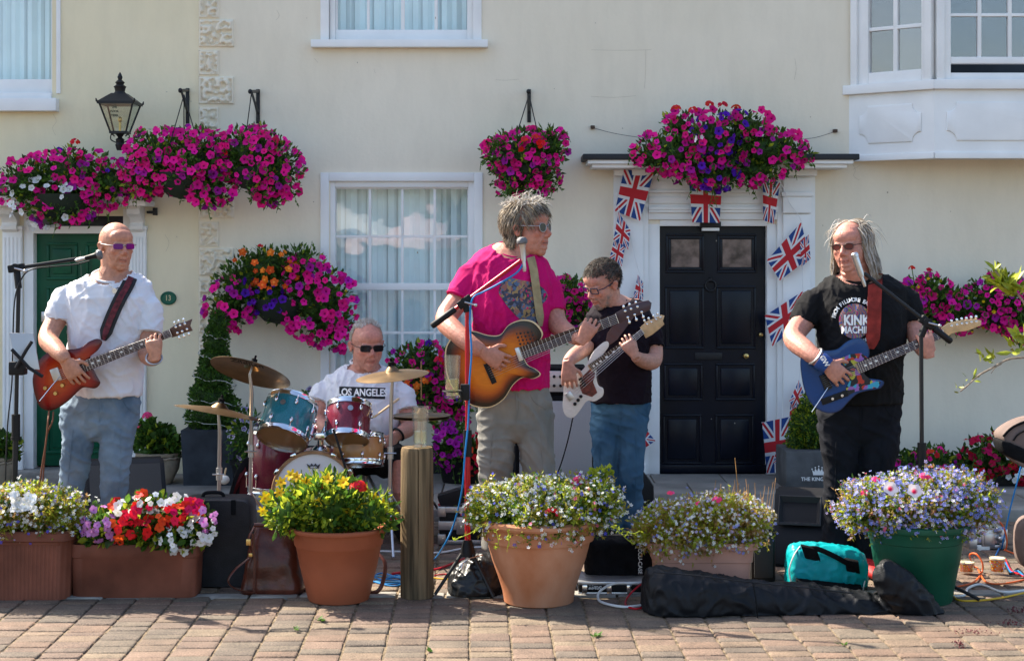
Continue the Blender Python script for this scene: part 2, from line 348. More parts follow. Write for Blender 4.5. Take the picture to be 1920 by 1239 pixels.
def holes_wall(mb, x0, x1, z0, z1, holes, y, dep):
    xs = sorted({x0, x1, *[h[0] for h in holes], *[h[1] for h in holes]}); zs = sorted({z0, z1, *[h[2] for h in holes], *[h[3] for h in holes]})
    xs = [q for q in xs if x0 <= q <= x1]; zs = [q for q in zs if z0 <= q <= z1]
    def cell(i, k): 
        cx, cz = (xs[i]+xs[i+1])/2, (zs[k]+zs[k+1])/2; return any(h[0] < cx < h[1] and h[2] < cz < h[3] for h in holes)
    for i in range(len(xs)-1):
        for k in range(len(zs)-1):
            if not cell(i, k): mb.add([(xs[i],y,zs[k]),(xs[i+1],y,zs[k]),(xs[i+1],y,zs[k+1]),(xs[i],y,zs[k+1])], [(0,1,2,3)])
    for a, b, c, d in holes:
        for q in ([(a,c),(a,d)], [(b,d),(b,c)], [(a,d),(b,d)], [(b,c),(a,c)]):
            (p0, r0), (p1, r1) = q; mb.add([(p0,y,r0),(p1,y,r1),(p1,y+dep,r1),(p0,y+dep,r0)], [(0,1,2,3)])
def hpx(a, b, t, bt): return (X(a), X(b), Z(bt), Z(t))
TOP = 4.25
winU, winL_, winT = hpx(617,893,-200,78), hpx(619,892,338,720), hpx(-190,98,-200,176)
doorB, doorG = hpx(1232,1440,422,930), hpx(62,232,405,930)
houseL = thing('house', 'yellow-cream rendered house with the green panelled door and fluted surround', 'house', (X(150), WALL+2, 0))
houseR = thing('house', 'pale cream rendered house with black door, bay window and rough quoin stones', 'house', (X(1150), WALL+2, 0))
QX = X(372)
def shell(house, x0, x1, holes, m):
    b = MB(); b.raw = True; holes_wall(b, x0, x1, .0, TOP, holes, WALL, .16)
    b.add([(x0,WALL,0),(x0,WALL+6,0),(x0,WALL+6,TOP),(x0,WALL,TOP)], [(0,3,2,1)]); b.add([(x1,WALL,0),(x1,WALL+6,0),(x1,WALL+6,TOP),(x1,WALL,TOP)], [(0,1,2,3)])
    b.add([(x0,WALL+6,0),(x1,WALL+6,0),(x1,WALL+6,TOP),(x0,WALL+6,TOP)], [(0,3,2,1)])
    b.build('wall', m, house, smooth=False)
    r = MB(); r.add([(x0,WALL-.05,TOP),(x1,WALL-.05,TOP),(x1,WALL+3,TOP+.9),(x0,WALL+3,TOP+.9),(x1,WALL+6.1,TOP),(x0,WALL+6.1,TOP)], [(0,1,2,3),(3,2,4,5),(0,3,5),(1,4,2)])
    r.build('roof', mat('slate', (.07,.07,.08), .7), house, smooth=False)
shell(houseL, -9, QX, [winT, doorG], wallL); shell(houseR, QX+.0005, 9, [winU, winL_, doorB], wallR)
p = MB(); p.box(X(1528), 9, WALL-.012, WALL+.05, 0, Z(853)); p.box(X(450), X(1150), WALL-.012, WALL+.05, 0, Z(835)); p.build('plinth', plinthm, houseR, smooth=False)
def wb(mb, a, b, t, bt, y0, y1, mi=0, bev=0): mb.box(X(a), X(b), WALL+y0, WALL+y1, Z(bt), Z(t), mi, bev)
def part(name, m, parent, *boxes, bev=.003, **k):
    mb = MB()
    for q in boxes: wb(mb, *q, bev=bev)
    return mb.build(name, m, parent, **k)
# quoin stones with a worm-eaten face
random.seed(8)
yy = 37 - 107; long_ = True
def quoin(a, b, t, bt):
    mb = MB(); nx, nz = int((b-a)/1.7), int((bt-t)/1.7); sd = Vector((a*.37, 0, t*.53)); vs = []; fs = []
    for k in range(nz+1):
        for i in range(nx+1):
            u, v = i/nx, k/nz; e = min(u*nx, (1-u)*nx, v*nz, (1-v)*nz)*1.7
            p_ = Vector((X(a+(b-a)*u), 0, Z(bt+(t-bt)*v)))
            q = noise.noise(p_*34 + sd) ; q2 = noise.noise(p_*62 + sd)
            hgt = .016 + (.034*max(-.4, min(.45, q*2.6 + .5*q2)) if e > 4 else 0)
            if e < .1: hgt = 0
            vs.append((p_.x, WALL - max(.0, hgt), p_.z))
    for k in range(nz):
        for i in range(nx): fs.append((k*(nx+1)+i, k*(nx+1)+i+1, (k+1)*(nx+1)+i+1, (k+1)*(nx+1)+i))
    mb.add(vs, fs); mb.build('stone', wallR, houseR, auto=0)
while yy < 860:
    quoin(373, 439, yy, yy+52); quoin(373, 411, yy+58, yy+105); yy += 107
# sash windows
def blinds(win, a, b, t, bt, n, ang=.0):
    w_ = (b-a)/n
    for i in range(n):
        mb = MB(); x0, x1 = X(a+i*w_), X(a+(i+1)*w_)+.006; k = rnd(-.02,.02)
        vs = [(x0, WALL+.2+k, Z(bt)), ((x0+x1)/2, WALL+.188+k, Z(bt)), (x1, WALL+.212+k, Z(bt)), (x0, WALL+.2+k, Z(t)), ((x0+x1)/2, WALL+.188+k, Z(t)), (x1, WALL+.212+k, Z(t))]
        mb.add(vs, [(0,1,4,3),(1,2,5,4)]); mb.build('blind', blindm, win)
def room(win, a, b, t, bt):
    mb = MB(); mb.raw = True; x0, x1, z0, z1 = X(a)-.02, X(b)+.02, Z(bt)-.02, Z(t)+.02; y0, y1 = WALL+.16, WALL+1.2
    mb.add([(x0,y0,z0),(x1,y0,z0),(x1,y0,z1),(x0,y0,z1),(x0,y1,z0),(x1,y1,z0),(x1,y1,z1),(x0,y1,z1)], [(4,5,6,7),(0,1,5,4),(1,2,6,5),(2,3,7,6),(3,0,4,7)])
    mb.build('room', roomm, win, smooth=False)
def window(house, lab, outer, cols, rows, rails, arch, nbl, bl=True, y=.05):
    a, b, t, bt = outer
    W_ = MB(); W_.raw = True
    ax = arch
    mb = MB()
    wb(mb, a, a+ax, t, bt, -.012, .05, bev=.004); wb(mb, b-ax, b, t, bt, -.012, .05, bev=.004); wb(mb, a+ax, b-ax, t, t+ax, -.0125, .05, bev=.004)
    wb(mb, a+ax, a+ax+11, t+ax, bt, .012, .07, bev=.003); wb(mb, b-ax-11, b-ax, t+ax, bt, .012, .07, bev=.003); wb(mb, a+ax+11, b-ax-11, t+ax, t+ax+11, .0125, .07, bev=.003)
    win = mb.build('window', white, house); win['label'] = lab
    s = MB(); i0, i1 = a+ax+11, b-ax-11
    for r0, r1 in rails: wb(s, i0, i1, r0, r1, y-.018, y+.025, bev=.003)
    wb(s, i0, cols[0][0], t+ax+11, bt, y-.012, y+.02, bev=.003); wb(s, cols[-1][1], i1, t+ax+11, bt, y-.012, y+.02, bev=.003)
    s.build('sash', white, win)
    for (c0, c1), (d0, d1) in zip(cols, cols[1:]):
        q = MB()
        for r0, r1 in rows: wb(q, c1, d0, r0-1, r1+1, y-.008, y+.014, bev=.002)
        q.build('glazing_bar', white, win)
    for (r0, r1), (q0, q1) in zip(rows, rows[1:]):
        if q0 - r1 < 8:
            q = MB(); wb(q, cols[0][0], cols[-1][1], r1, q0, y-.006, y+.012, bev=.002); q.build('glazing_bar', white, win)
    for c0, c1 in cols:
        for r0, r1 in rows:
            q = MB(); k = rnd(-.002,.002); z0, z1 = Z(r1+2), Z(r0-2)
            q.add([(X(c0-2), WALL+y+.004, z0), (X(c1+2), WALL+y+.004+k, z0), (X(c1+2), WALL+y+.004+k, z1), (X(c0-2), WALL+y+.004, z1)], [(0,1,2,3)]); q.raw = True
            q.build('pane', wglass, win, smooth=False)
    if bl: blinds(win, a+ax+6, b-ax-6, t+ax, bt, nbl)
    room(win, a+ax, b-ax, t, bt)
    return win
random.seed(21)
wl = window(houseR, 'white twelve-over-bar sash window behind the drummer', (601,905,324,722), [(629,690),(695,751),(756,812),(817,876)], [(354,441),(446,531),(544,622),(627,700)], [(346,354),(531,544),(700,722)], 16, 13)
part('sill', white, wl, (588,918,722,738,-.07,.05))
wu = window(houseR, 'white upper sash window over the drummer', (601,903,-190,77), [(632,687),(692,751),(758,814),(820,877)], [(-160,-60),(-52,55)], [(55,77),(-168,-160),(-60,-52)], 16, 14)
part('sill', white, wu, (585,915,77,91,-.07,.05), bev=.004)
wt = window(houseL, 'white upper window with vertical blinds over the green door', (-190,114,-190,176), [(-150,-70),(-64,98)], [(-160,-60),(-52,148)], [(148,175),(-60,-52)], 8, 17)
part('sill', white, wt, (-200,111,186,210,-.075,.05), (-196,98,175,186,-.03,.05), bev=.005)
# black door and its surround
doorpaint = mat('black_gloss', (.004,.006,.012), .28, var=.25, vs=5, spec=.2, bump=.08, bs=25)
dk = MB(); wb(dk, 1238, 1437, 424, 897, .06, .11); db = dk.build('door', doorpaint, houseR, label='black six-panelled front door with two glazed lights')
for a, b, t, bt, gl in ((1250,1322,438,512,1),(1347,1421,438,512,1),(1248,1322,536,655,0),(1345,1420,536,655,0),(1246,1319,682,752,0),(1344,1418,682,752,0),(1244,1317,778,872,0),(1343,1416,778,872,0)):
    q = MB(); n_ = 5
    wb(q, a, b, t, t+4, .048, .08, bev=.006); wb(q, a, b, bt-4, bt, .048, .08, bev=.006); wb(q, a, a+4, t+4, bt-4, .0485, .08, bev=.006); wb(q, b-4, b, t+4, bt-4, .0485, .08, bev=.006)
    if not gl: wb(q, a+9, b-9, t+9, bt-9, .05, .08, bev=.012)
    else:
        for r_ in ((a+5,b-5,t+5,t+10),(a+5,b-5,bt-10,bt-5),(a+5,a+9,t+10,bt-10),(b-9,b-5,t+10,bt-10)): wb(q, *r_, .054, .08, bev=.004)
    pn = q.build('panel', doorpaint, db)
pg_ = mat('bronze_pane', (.14,.10,.085), .18, var=.6, vs=14, coat=.3)
for a, b in ((1260,1313),(1357,1411)):
    q = MB(); wb(q, a, b, 449, 501, .055, .07); q.build('pane', pg_, db, smooth=False)
part('letterbox', blackm, db, (1305,1356,662,675,.05,.075), bev=.004)
for px, py, r_ in ((1400,668,.018),(1428,628,.014)):
    q = MB(); q.lathe((X(px), WALL+.058, Z(py)), (0,-1,0), [(.0,0),(r_*.9,0),(r_*.5,.012),(r_*.5,.02),(r_,.03),(r_*.9,.04),(0,.045)], 20); q.build('knob', brass, db)
q = MB(); q.tube([(X(1334)+math.cos(a)*.034, WALL+.045, Z(536)+math.sin(a)*.034) for a in [i*math.pi/12 for i in range(25)]], .006, 8); q.ell((X(1334), WALL+.05, Z(525)), (.016,.016,.016)); q.build('knocker', blackm, db)
part('weatherboard', doorpaint, db, (1232,1440,872,888,.02,.07), bev=.006)
sr = MB()   # surround
wb(sr, 1215, 1237, 420, 900, -.004, .12, bev=.004); wb(sr, 1438, 1456, 420, 900, -.004, .12, bev=.004); wb(sr, 1237, 1438, 412, 424, -.0045, .12, bev=.004)
wb(sr, 1150, 1215, 330, 900, -.03, .05, bev=.004); wb(sr, 1456, 1527, 330, 900, -.03, .05, bev=.004); wb(sr, 1215, 1456, 330, 412, -.028, .05, bev=.004)
dsr = sr.build('door_surround', white, houseR, label='white painted pilasters and entablature round the black door')
for t, bt, d in ((340,357,-.04),(357,362,-.06),(370,382,-.045),(388,394,-.06),(394,399,-.05)): part('moulding', white, dsr, (1215,1456,t,bt,d,.0))
for a, b in ((1160,1205),(1466,1517)):
    part('pilaster', white, dsr, (a,b,402,880,-.05,0), (a-5,b+5,868,900,-.06,0), (a-4,b+4,361,369,-.085,0), (a-1,b+1,369,400,-.07,0), (a,b,335,361,-.055,0), bev=.004)
hd = MB(); wb(hd, 1098, 1582, 304, 312, -.30, .0, bev=.006); wb(hd, 1106, 1572, 312, 319, -.27, .0, bev=.005); wb(hd, 1150, 1527, 319, 331, -.1, 0, bev=.006)
hood = hd.build('door_hood', white, houseR, label='white flat hood with black lead top over the black door')
part('lead_top', mat('black_lead', (.02,.022,.025), .55, bump=.4, bs=30), hood, (1089,1592,294,305,-.32,.0), bev=.008)
part('door_light', blackm, dsr, (1312,1351,416,427,-.03,.04), bev=.004); part('lamp_strip', white, dsr, (1316,1348,427.3,433,-.025,.03), bev=.002)
part('door_step', kerbm, houseR, (1190,1480,897,925,-.16,.16), bev=.01)
# green door and surround
gpaint = mat('green_gloss', (.004,.075,.036), .3, var=.2, vs=6, spec=.2, bump=.08, bs=25)
q = MB(); wb(q, 62, 232, 438, 875, .07, .12); dg_ = q.build('door', gpaint, houseL, label='dark green panelled front door')
for a, b, t, bt in ((82,140,455,525),(156,214,455,525),(82,140,537,690),(156,214,537,690),(82,140,712,852),(156,214,712,852)):
    q = MB(); wb(q, a, b, t, t+5, .055, .08, bev=.006); wb(q, a, b, bt-5, bt, .055, .08, bev=.006); wb(q, a, a+5, t+5, bt-5, .0555, .08, bev=.006); wb(q, b-5, b, t+5, bt-5, .0555, .08, bev=.006); wb(q, a+11, b-11, t+11, bt-11, .057, .08, bev=.012); q.build('panel', gpaint, dg_)
part('keyhole_plate', steel, dg_, (72,78,585,604,.06,.08), bev=.002)
q = MB(); wb(q, 62, 232, 392, 424, .06, .12); q.build('fanlight', mat('fanlight_glass', (.03,.035,.04), .2, coat=.5), houseL, smooth=False)
sg = MB(); wb(sg, 45, 63, 392, 880, -.004, .12, bev=.004); wb(sg, 231, 246, 392, 880, -.004, .12, bev=.004); wb(sg, 63, 231, 424, 438, -.0045, .12, bev=.004)
gs = sg.build('door_surround', white, houseL, label='white fluted pilasters and console brackets round the green door')
for a, b in ((7,44),(246,276)):
    q = MB(); wb(q, a, b, 428, 850, -.03, 0, bev=.004)
    for k in range(5):
        c = a + (b-a)*(k+.5)/5; wb(q, c-2, c+2, 445, 835, -.037, -.02, bev=.002)
    wb(q, a-3, b+3, 845, 885, -.05, 0, bev=.005); wb(q, a-2, b+2, 424, 431, -.05, 0, bev=.003); q.build('pilaster', white, gs)
    br_ = MB(); xa, xb = X(a+2), X(min(b-4, a+30)); pr = [(0,388),(.15,388),(.16,394),(.145,402),(.11,406),(.08,410),(.06,418),(.075,424),(.07,430),(.05,434),(0,436)]
    vs = [(xa, WALL-d, Z(y_)) for d, y_ in pr] + [(xb, WALL-d, Z(y_)) for d, y_ in pr]; n_ = len(pr)
    br_.add(vs, [tuple(range(n_)), tuple(range(n_, 2*n_))[::-1]] + [(i, (i+1)%n_, n_+(i+1)%n_, n_+i) for i in range(n_)]); br_.build('console_bracket', white, gs, auto=30)
hg = part('door_hood', white, houseL, (-20,290,378,388,-.26,0), (-12,282,370,378,-.29,0), bev=.006)
part('lead_top', MT['black_lead'], hg, (-20,292,360,370.2,-.3,0), bev=.008)
part('door_step', kerbm, houseL, (0,285,878,905,-.2,.16), bev=.01)
part('drip_tap', blackm, houseL, (278,291,396,401,-.05,0), (289,297,390,404,-.045,-.02), bev=.003)
# bay window
bayx = [X(1592), X(1752, 9.98), 3.95]; BY = 9.98
bay = thing('bay_window', 'white painted oriel bay window with fielded panels at the upper right', 'bay window', (3.0, WALL, Z(295)))
A = Vector((bayx[0], WALL, 0)); B = Vector((bayx[1], BY, 0)); Cc = Vector((bayx[2], BY, 0))
def fac(mb, p0, p1, u0, u1, z0, z1, d0, d1, bev=.004, mi=0):     # box on a facet: u in metres along it, d outwards positive
    t = (p1-p0).normalized(); n = Vector((t.y, -t.x, 0)); 
    if n.y > 0: n = -n
    c = p0 + t*((u0+u1)/2) + n*((d0+d1)/2) + Vector((0,0,(z0+z1)/2)); mb.obox(c, t*((u1-u0)/2), n*((d1-d0)/2), Vector((0,0,(z1-z0)/2)), mi, bev)
LA = (B-A).length; LB = (Cc-B).length
zb, zs, zt = Z(296, 10.1), Z(170, 10.1), 4.0
b_ = MB()
b_.add([(A.x,A.y,zb),(B.x,B.y,zb),(Cc.x,Cc.y,zb),(Cc.x,WALL,zb),(A.x,A.y,zs),(B.x,B.y,zs),(Cc.x,Cc.y,zs),(Cc.x,WALL,zs)], [(0,1,5,4),(1,2,6,5),(2,3,7,6),(3,2,1,0)])
b_.raw = False; b_.build('apron', white, bay, smooth=False)
def sc(px): return ((px-1592)/(1752-1592))*LA
def sB(px): return X(px, BY) - B.x
for (p0, p1, L0) in ((A, B, LA), (B, Cc, LB)):
    q = MB(); fac(q, p0, p1, -.03 if p0 is A else -.012, L0+.012, zs-.005, zs+.055, -.03, .035, .006); fac(q, p0, p1, 0, L0, zb-.012, zb+.028, -.02, .012, .005); q.build('sill', white, bay)
    a, b = (.075, L0-.085) if p0 is A else (.075, 1.2); z0, z1 = zb+.10, zs-.085; r_ = .062
    pts = []
    for cx, cz, s0 in ((a, z0, 90), (b, z0, 180), (b, z1, 270), (a, z1, 0)):
        pts += [(cx + r_*math.cos(R(s0 - k*90/6)), cz + r_*math.sin(R(s0 - k*90/6))) for k in range(7)]
    t = (p1-p0).normalized(); n = Vector((t.y, -t.x, 0)); q = MB()
    q.slab([p0 + t*u + Vector((0,0,z)) + n*.010 for u, z in pts], n*-.014, ins=.004); q.build('fielded_panel', white, bay)
def bay_sash(p0, p1, cols, rows, u0, u1, zlo, zhi, lab, open_=0):
    f_ = MB(); d = -.02
    fac(f_, p0, p1, u0, u0+.045, zlo, zhi, -.06, .02); fac(f_, p0, p1, u1-.045, u1, zlo, zhi, -.06, .02)
    wn = f_.build('window', white, bay, label=lab); s = MB()
    fac(s, p0, p1, u0+.045, cols[0][0], zlo, zhi, -.05, .0); fac(s, p0, p1, cols[-1][1], u1-.045, zlo, zhi, -.05, .0)
    fac(s, p0, p1, cols[0][0], cols[-1][1], zlo+open_, rows[0][0], -.05, .0); s.build('sash', white, wn)
    for (c0, c1), (d0, d1) in zip(cols, cols[1:]):
        q = MB(); fac(q, p0, p1, c1, d0, rows[0][0], zhi, -.04, -.008, .003); q.build('glazing_bar', white, wn)
    for (r0, r1), (q0, q1) in zip(rows, rows[1:]):
        q = MB(); fac(q, p0, p1, cols[0][0], cols[-1][1], r1, q0, -.039, -.009, .003); q.build('glazing_bar', white, wn)
    for c0, c1 in cols:
        for r0, r1 in rows:
            q = MB(); fac(q, p0, p1, c0-.004, c1+.004, r0-.004, r1+.004, -.028, -.025, 0); q.build('pane', wglass, wn, smooth=False)
    return wn
bay_sash(A, B, [(sc(1629),sc(1675)),(sc(1683),sc(1728))], [(Z(135,10.2), Z(57,10.2)),(Z(50,10.2), zt)], sc(1597), sc(1748), zs+.055, zt, 'angled side window of the bay')
w2 = bay_sash(B, Cc, [(sB(1783),sB(1834)),(sB(1841),sB(1891)),(sB(1898),sB(1948))], [(Z(107,BY), Z(31,BY)),(Z(25,BY), zt)], sB(1756), sB(1985), zs+.055, zt, 'front window of the bay raised a little open', .10)
q = MB(); fac(q, B, Cc, sB(1783), sB(1948), zs+.055, zs+.10, -.06, -.01); q.build('sill_board', white, w2)
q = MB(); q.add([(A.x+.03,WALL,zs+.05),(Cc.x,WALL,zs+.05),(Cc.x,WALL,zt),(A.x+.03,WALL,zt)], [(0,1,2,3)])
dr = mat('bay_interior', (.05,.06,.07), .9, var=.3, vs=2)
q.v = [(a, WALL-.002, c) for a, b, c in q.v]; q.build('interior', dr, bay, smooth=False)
q = MB(); fac(q, A, B, sc(1640), sc(1745), zs+.06, zt, -.2, -.19, 0); q.build('shutter', mat('grey_shutter', (.22,.23,.23), .8), bay, smooth=False)
q = MB(); fac(q, A, Cc, -.01, (Cc-A).length, zt, zt+.12, -.2, .06); q.build('cornice', white, bay)
# hairline cracks and specks in the old render
ck = mat('crack_line', (.42,.37,.29), .9); random.seed(14)
for house, pts in ((houseR,[(1108,181),(1150,183),(1192,180)]),(houseR,[(1210,94),(1211,130),(1209,166)]),(houseR,[(1108,94),(1160,95),(1222,94)]),(houseR,[(1594,302),(1604,318),(1600,330),(1612,338)]),(houseR,[(1600,318),(1612,310)]),(houseL,[(100,214),(106,228),(98,240),(104,254)]),(houseR,[(590,110),(596,118)]),(houseL,[(150,470),(153,520),(150,560)]),(houseR,[(520,20),(524,30),(519,38)]),(houseL,[(310,440),(316,455),(311,472)]),(houseR,[(700,130),(704,138)]),(houseR,[(1490,110),(1492,130),(1489,150)]),(houseR,[(1640,690),(1644,720),(1640,742)]),(houseR,[(930,150),(950,151),(972,149)])):
    q = MB(); q.tube(spline([(X(a+rnd(-1,1)), WALL-.0004, Z(b)) for a, b in pts], 4), .0007, 5); q.build('crack', ck, house)
for k in range(34):
    px_, py_ = rnd(130,1900), rnd(5,840)
    q = MB(); q.ell((X(px_), WALL, Z(py_)), (rnd(.002,.005), .0012, rnd(.002,.008)), n=8); q.build('chip', ck, houseL if px_ < 372 else houseR)
# ------------------------------------------------------------ flowers and foliage
def flowermat(name, c, throat=None, edge=None, r0=.25, rough=.6):
    m = bpy.data.materials.new(name); m.use_nodes = True; N, L = m.node_tree.nodes, m.node_tree.links; b = N['Principled BSDF']; b.inputs['Roughness'].default_value = rough
    b.inputs['Specular IOR Level'].default_value = .15
    tc = N.new('ShaderNodeTexCoord'); se = N.new('ShaderNodeVectorMath'); se.operation = 'MULTIPLY'; se.inputs[1].default_value = (1,1,0); L.new(tc.outputs['Object'], se.inputs[0])
    ln = N.new('ShaderNodeVectorMath'); ln.operation = 'LENGTH'; L.new(se.outputs[0], ln.inputs[0])
    rp = N.new('ShaderNodeValToRGB'); e = rp.color_ramp.elements; e[0].position = r0*.4; e[0].color = (*(throat or c), 1); e[1].position = r0; e[1].color = (*c, 1)
    if edge: k = e.new(.9); k.color = (*edge, 1)
    L.new(ln.outputs['Value'], rp.inputs[0])
    oi = N.new('ShaderNodeObjectInfo'); hs = N.new('ShaderNodeHueSaturation'); L.new(rp.outputs[0], hs.inputs['Color'])
    mr = N.new('ShaderNodeMapRange'); mr.inputs[3].default_value = .485; mr.inputs[4].default_value = .515; L.new(oi.outputs['Random'], mr.inputs[0]); L.new(mr.outputs[0], hs.inputs['Hue'])
    m2 = N.new('ShaderNodeMath'); m2.operation = 'MULTIPLY'; m2.inputs[1].default_value = 7.31; L.new(oi.outputs['Random'], m2.inputs[0]); fr = N.new('ShaderNodeMath'); fr.operation = 'FRACT'; L.new(m2.outputs[0], fr.inputs[0])
    m3 = N.new('ShaderNodeMapRange'); m3.inputs[3].default_value = .7; m3.inputs[4].default_value = 1.2; L.new(fr.outputs[0], m3.inputs[0]); L.new(m3.outputs[0], hs.inputs['Value'])
    L.new(hs.outputs[0], b.inputs['Base Color'])
    b.inputs['Subsurface Weight'].default_value = .0
    # thin petals let some light through
    tr = N.new('ShaderNodeBsdfTranslucent'); L.new(hs.outputs[0], tr.inputs[0]); mx = N.new('ShaderNodeMixShader'); mx.inputs[0].default_value = .28
    L.new(b.outputs[0], mx.inputs[1]); L.new(tr.outputs[0], mx.inputs[2]); L.new(mx.outputs[0], N['Material Output'].inputs[0]); return m
FM = dict(
 magenta=flowermat('petunia_magenta', (.82,.010,.27), (.24,.0,.09)), purple=flowermat('petunia_purple', (.10,.008,.36), (.02,.0,.06)), whitep=flowermat('petunia_white', (.80,.80,.78), (.55,.6,.35)),
 violet=flowermat('petunia_violet', (.42,.012,.34), (.10,.0,.10)), star=flowermat('petunia_star', (.10,.02,.24), (.75,.72,.78), (.70,.66,.75), .3), redp=flowermat('flower_red', (.66,.012,.012), (.4,.005,.005)),
 crimson=flowermat('flower_crimson', (.50,.006,.055), (.3,.0,.02)), orange=flowermat('flower_orange', (.80,.17,.02), (.9,.35,.05)), scarlet=flowermat('flower_scarlet', (.80,.055,.015), (.6,.02,.01)),
 yellow=flowermat('flower_yellow', (.82,.50,.01), (.55,.22,.01)), lilac=flowermat('flower_lilac', (.55,.22,.52), (.45,.05,.4)), pink=flowermat('flower_pink', (.80,.06,.20), (.7,.2,.3)), pinkw=flowermat('flower_striped', (.80,.72,.74), (.75,.03,.15), None, .45))
def petal_mesh(name, n, lob, deep, seed, ruff=.08, ring=3):
    random.seed(seed); k = n*ring; vs = []; fs = []
    for j in range(k):
        a = 2*math.pi*j/k; r = 1 - lob*(.5-.5*math.cos(n*a + math.pi)); r *= rnd(.93,1.05); vs.append((r*math.cos(a), r*math.sin(a), rnd(-ruff, ruff) + .02))
    for j in range(k):
        a = 2*math.pi*j/k; r = .55*(1-lob*.4*(.5-.5*math.cos(n*a+math.pi))); vs.append((r*math.cos(a), r*math.sin(a), -deep*.12 + rnd(-.02,.02)))
    for j in range(k):
        a = 2*math.pi*j/k; vs.append((.2*math.cos(a), .2*math.sin(a), -deep*.5))
    vs.append((0,0,-deep))
    for q in (0, k): fs += [(q+j, q+(j+1)%k, q+k+(j+1)%k, q+k+j) for j in range(k)]
    fs += [(2*k+j, 2*k+(j+1)%k, 3*k) for j in range(k)]
    return vs, [f[::-1] for f in fs]
FMESH = {}
def fmesh(kind):
    if kind in FMESH: return FMESH[kind]
    out = []
    for sd in range(3):
        st = random.getstate()
        if kind in ('yellow',): vs, fs = petal_mesh(kind, 6, .55, .15, sd, .12)
        elif kind in ('orange',):      # double begonia: two whorls
            vs, fs = petal_mesh(kind, 5, .35, .2, sd, .15); v2, f2 = petal_mesh(kind, 5, .4, .1, sd+9, .2); b = len(vs)
            vs = vs + [(x*.62*math.cos(.6)-y*.62*math.sin(.6), x*.62*math.sin(.6)+y*.62*math.cos(.6), z+.25) for x, y, z in v2]; fs = fs + [tuple(i+b for i in f) for f in f2]
        elif kind in ('redp','crimson','scarlet','lilac','pink') or kind == 'whitei': vs, fs = petal_mesh(kind, 5, .26, .12, sd, .12, 3)
        else: vs, fs = petal_mesh(kind, 5, .22, .6, sd, .09)
        random.setstate(st)
        me = bpy.data.meshes.new('flower'); me.from_pydata(vs, [], fs); me.materials.append(FM['whitep' if kind == 'whitei' else kind]); me.polygons.foreach_set('use_smooth', [True]*len(fs)); out.append(me)
    FMESH[kind] = out; return out
FNAME = dict(magenta='petunia', purple='petunia', whitep='petunia', violet='petunia', star='petunia', orange='begonia', redp='geranium', crimson='busy_lizzie', scarlet='busy_lizzie', lilac='busy_lizzie', whitei='busy_lizzie', yellow='daisy', pink='geranium', pinkw='petunia')
def put_flower(kind, p, n, size, parent):
    n = n.normalized(); M = Matrix.Translation(p) @ n.to_track_quat('Z', 'Y').to_matrix().to_4x4() @ Matrix.Rotation(rnd(0, 6.28), 4, 'Z') @ Matrix.Diagonal((size, size, size, 1))
    return inst(random.choice(fmesh(kind)), FNAME[kind], parent, M)
def blob3(b, D):
    px, py, rx, ry, rd = b[:5]; d = D + (b[5] if len(b) > 5 else 0); s = d/F
    return P(px, py, d), Vector((rx*s, rd, ry*s))
def inside(p, bl, k):
    return any(sum(((p[i]-c[i])/r[i])**2 for i in range(3)) < k for c, r in bl)
def sample(bl, shell=(.9,1.04), front=.35, keep=.72, up=0.0):
    for _ in range(60):
        c, r = random.choices(bl, [x[1].x*x[1].z for x in bl])[0]
        d = Vector((random.gauss(0,1), random.gauss(0,1), random.gauss(0,1))).normalized()
        if d.y > front: d.y = -d.y
        if up and d.z < -.6 and random.random() < up: d.z = -d.z
        k = rnd(*shell); p = c + Vector((d.x*r.x, d.y*r.y, d.z*r.z))*k
        if not inside(p, [q for q in bl if q[0] is not c], keep): break
    n = Vector((d.x/r.x, d.y/r.y, d.z/r.z)).normalized(); return p, n
def leaf(mb, p, d, side, ln, wd, mi=0, cup=.25, hexa=False):
    d = d.normalized(); s = side - d*side.dot(d)
    s = s.normalized() if s.length > 1e-4 else d.orthogonal().normalized(); n = d.cross(s)
    if hexa:
        vs = [p, p+d*ln*.35+s*wd*.5+n*cup*wd*.5, p+d*ln*.72+s*wd*.38+n*cup*wd*.4-n*ln*.06, p+d*ln-n*ln*.14, p+d*ln*.72-s*wd*.38+n*cup*wd*.4-n*ln*.06, p+d*ln*.35-s*wd*.5+n*cup*wd*.5, p+d*ln*.5-n*ln*.02]
        mb.add(vs, [(0,1,6),(1,2,6),(2,3,6),(3,4,6),(4,5,6),(5,0,6)], mi)
    else:
        mb.add([p, p+d*ln*.45+s*wd*.5+n*cup*wd*.5, p+d*ln, p+d*ln*.45-s*wd*.5+n*cup*wd*.5], [(0,1,2),(0,2,3)], mi)
def rv(): return Vector((random.gauss(0,1), random.gauss(0,1), random.gauss(0,1))).normalized()
def foliage(name, parent, bl, n, ln, wd, mats, wts=None, core=True, hexa=False, shell=(.55,1.0), bias=Vector((0,-.3,.35)), spread=.9):
    mb = MB(); mb.raw = True
    for _ in range(n):
        p, nn = sample(bl, shell, .55, .55); l = ln*rnd(.6,1.25)
        leaf(mb, p, nn + rv()*spread + bias, rv(), l, wd*l/ln, random.choices(range(len(mats)), wts)[0], hexa=hexa)
    return mb.build(name, mats, parent, auto=0)
def core(parent, bl, k=.62, m=None):
    mb = MB()
    for c, r in bl: mb.ell(c, r*k, n=12)
    mb.v = [tuple(Vector(p) + rv()*.012) for p in mb.v]
    return mb.build('undergrowth', m or darkleaf, parent, auto=0)
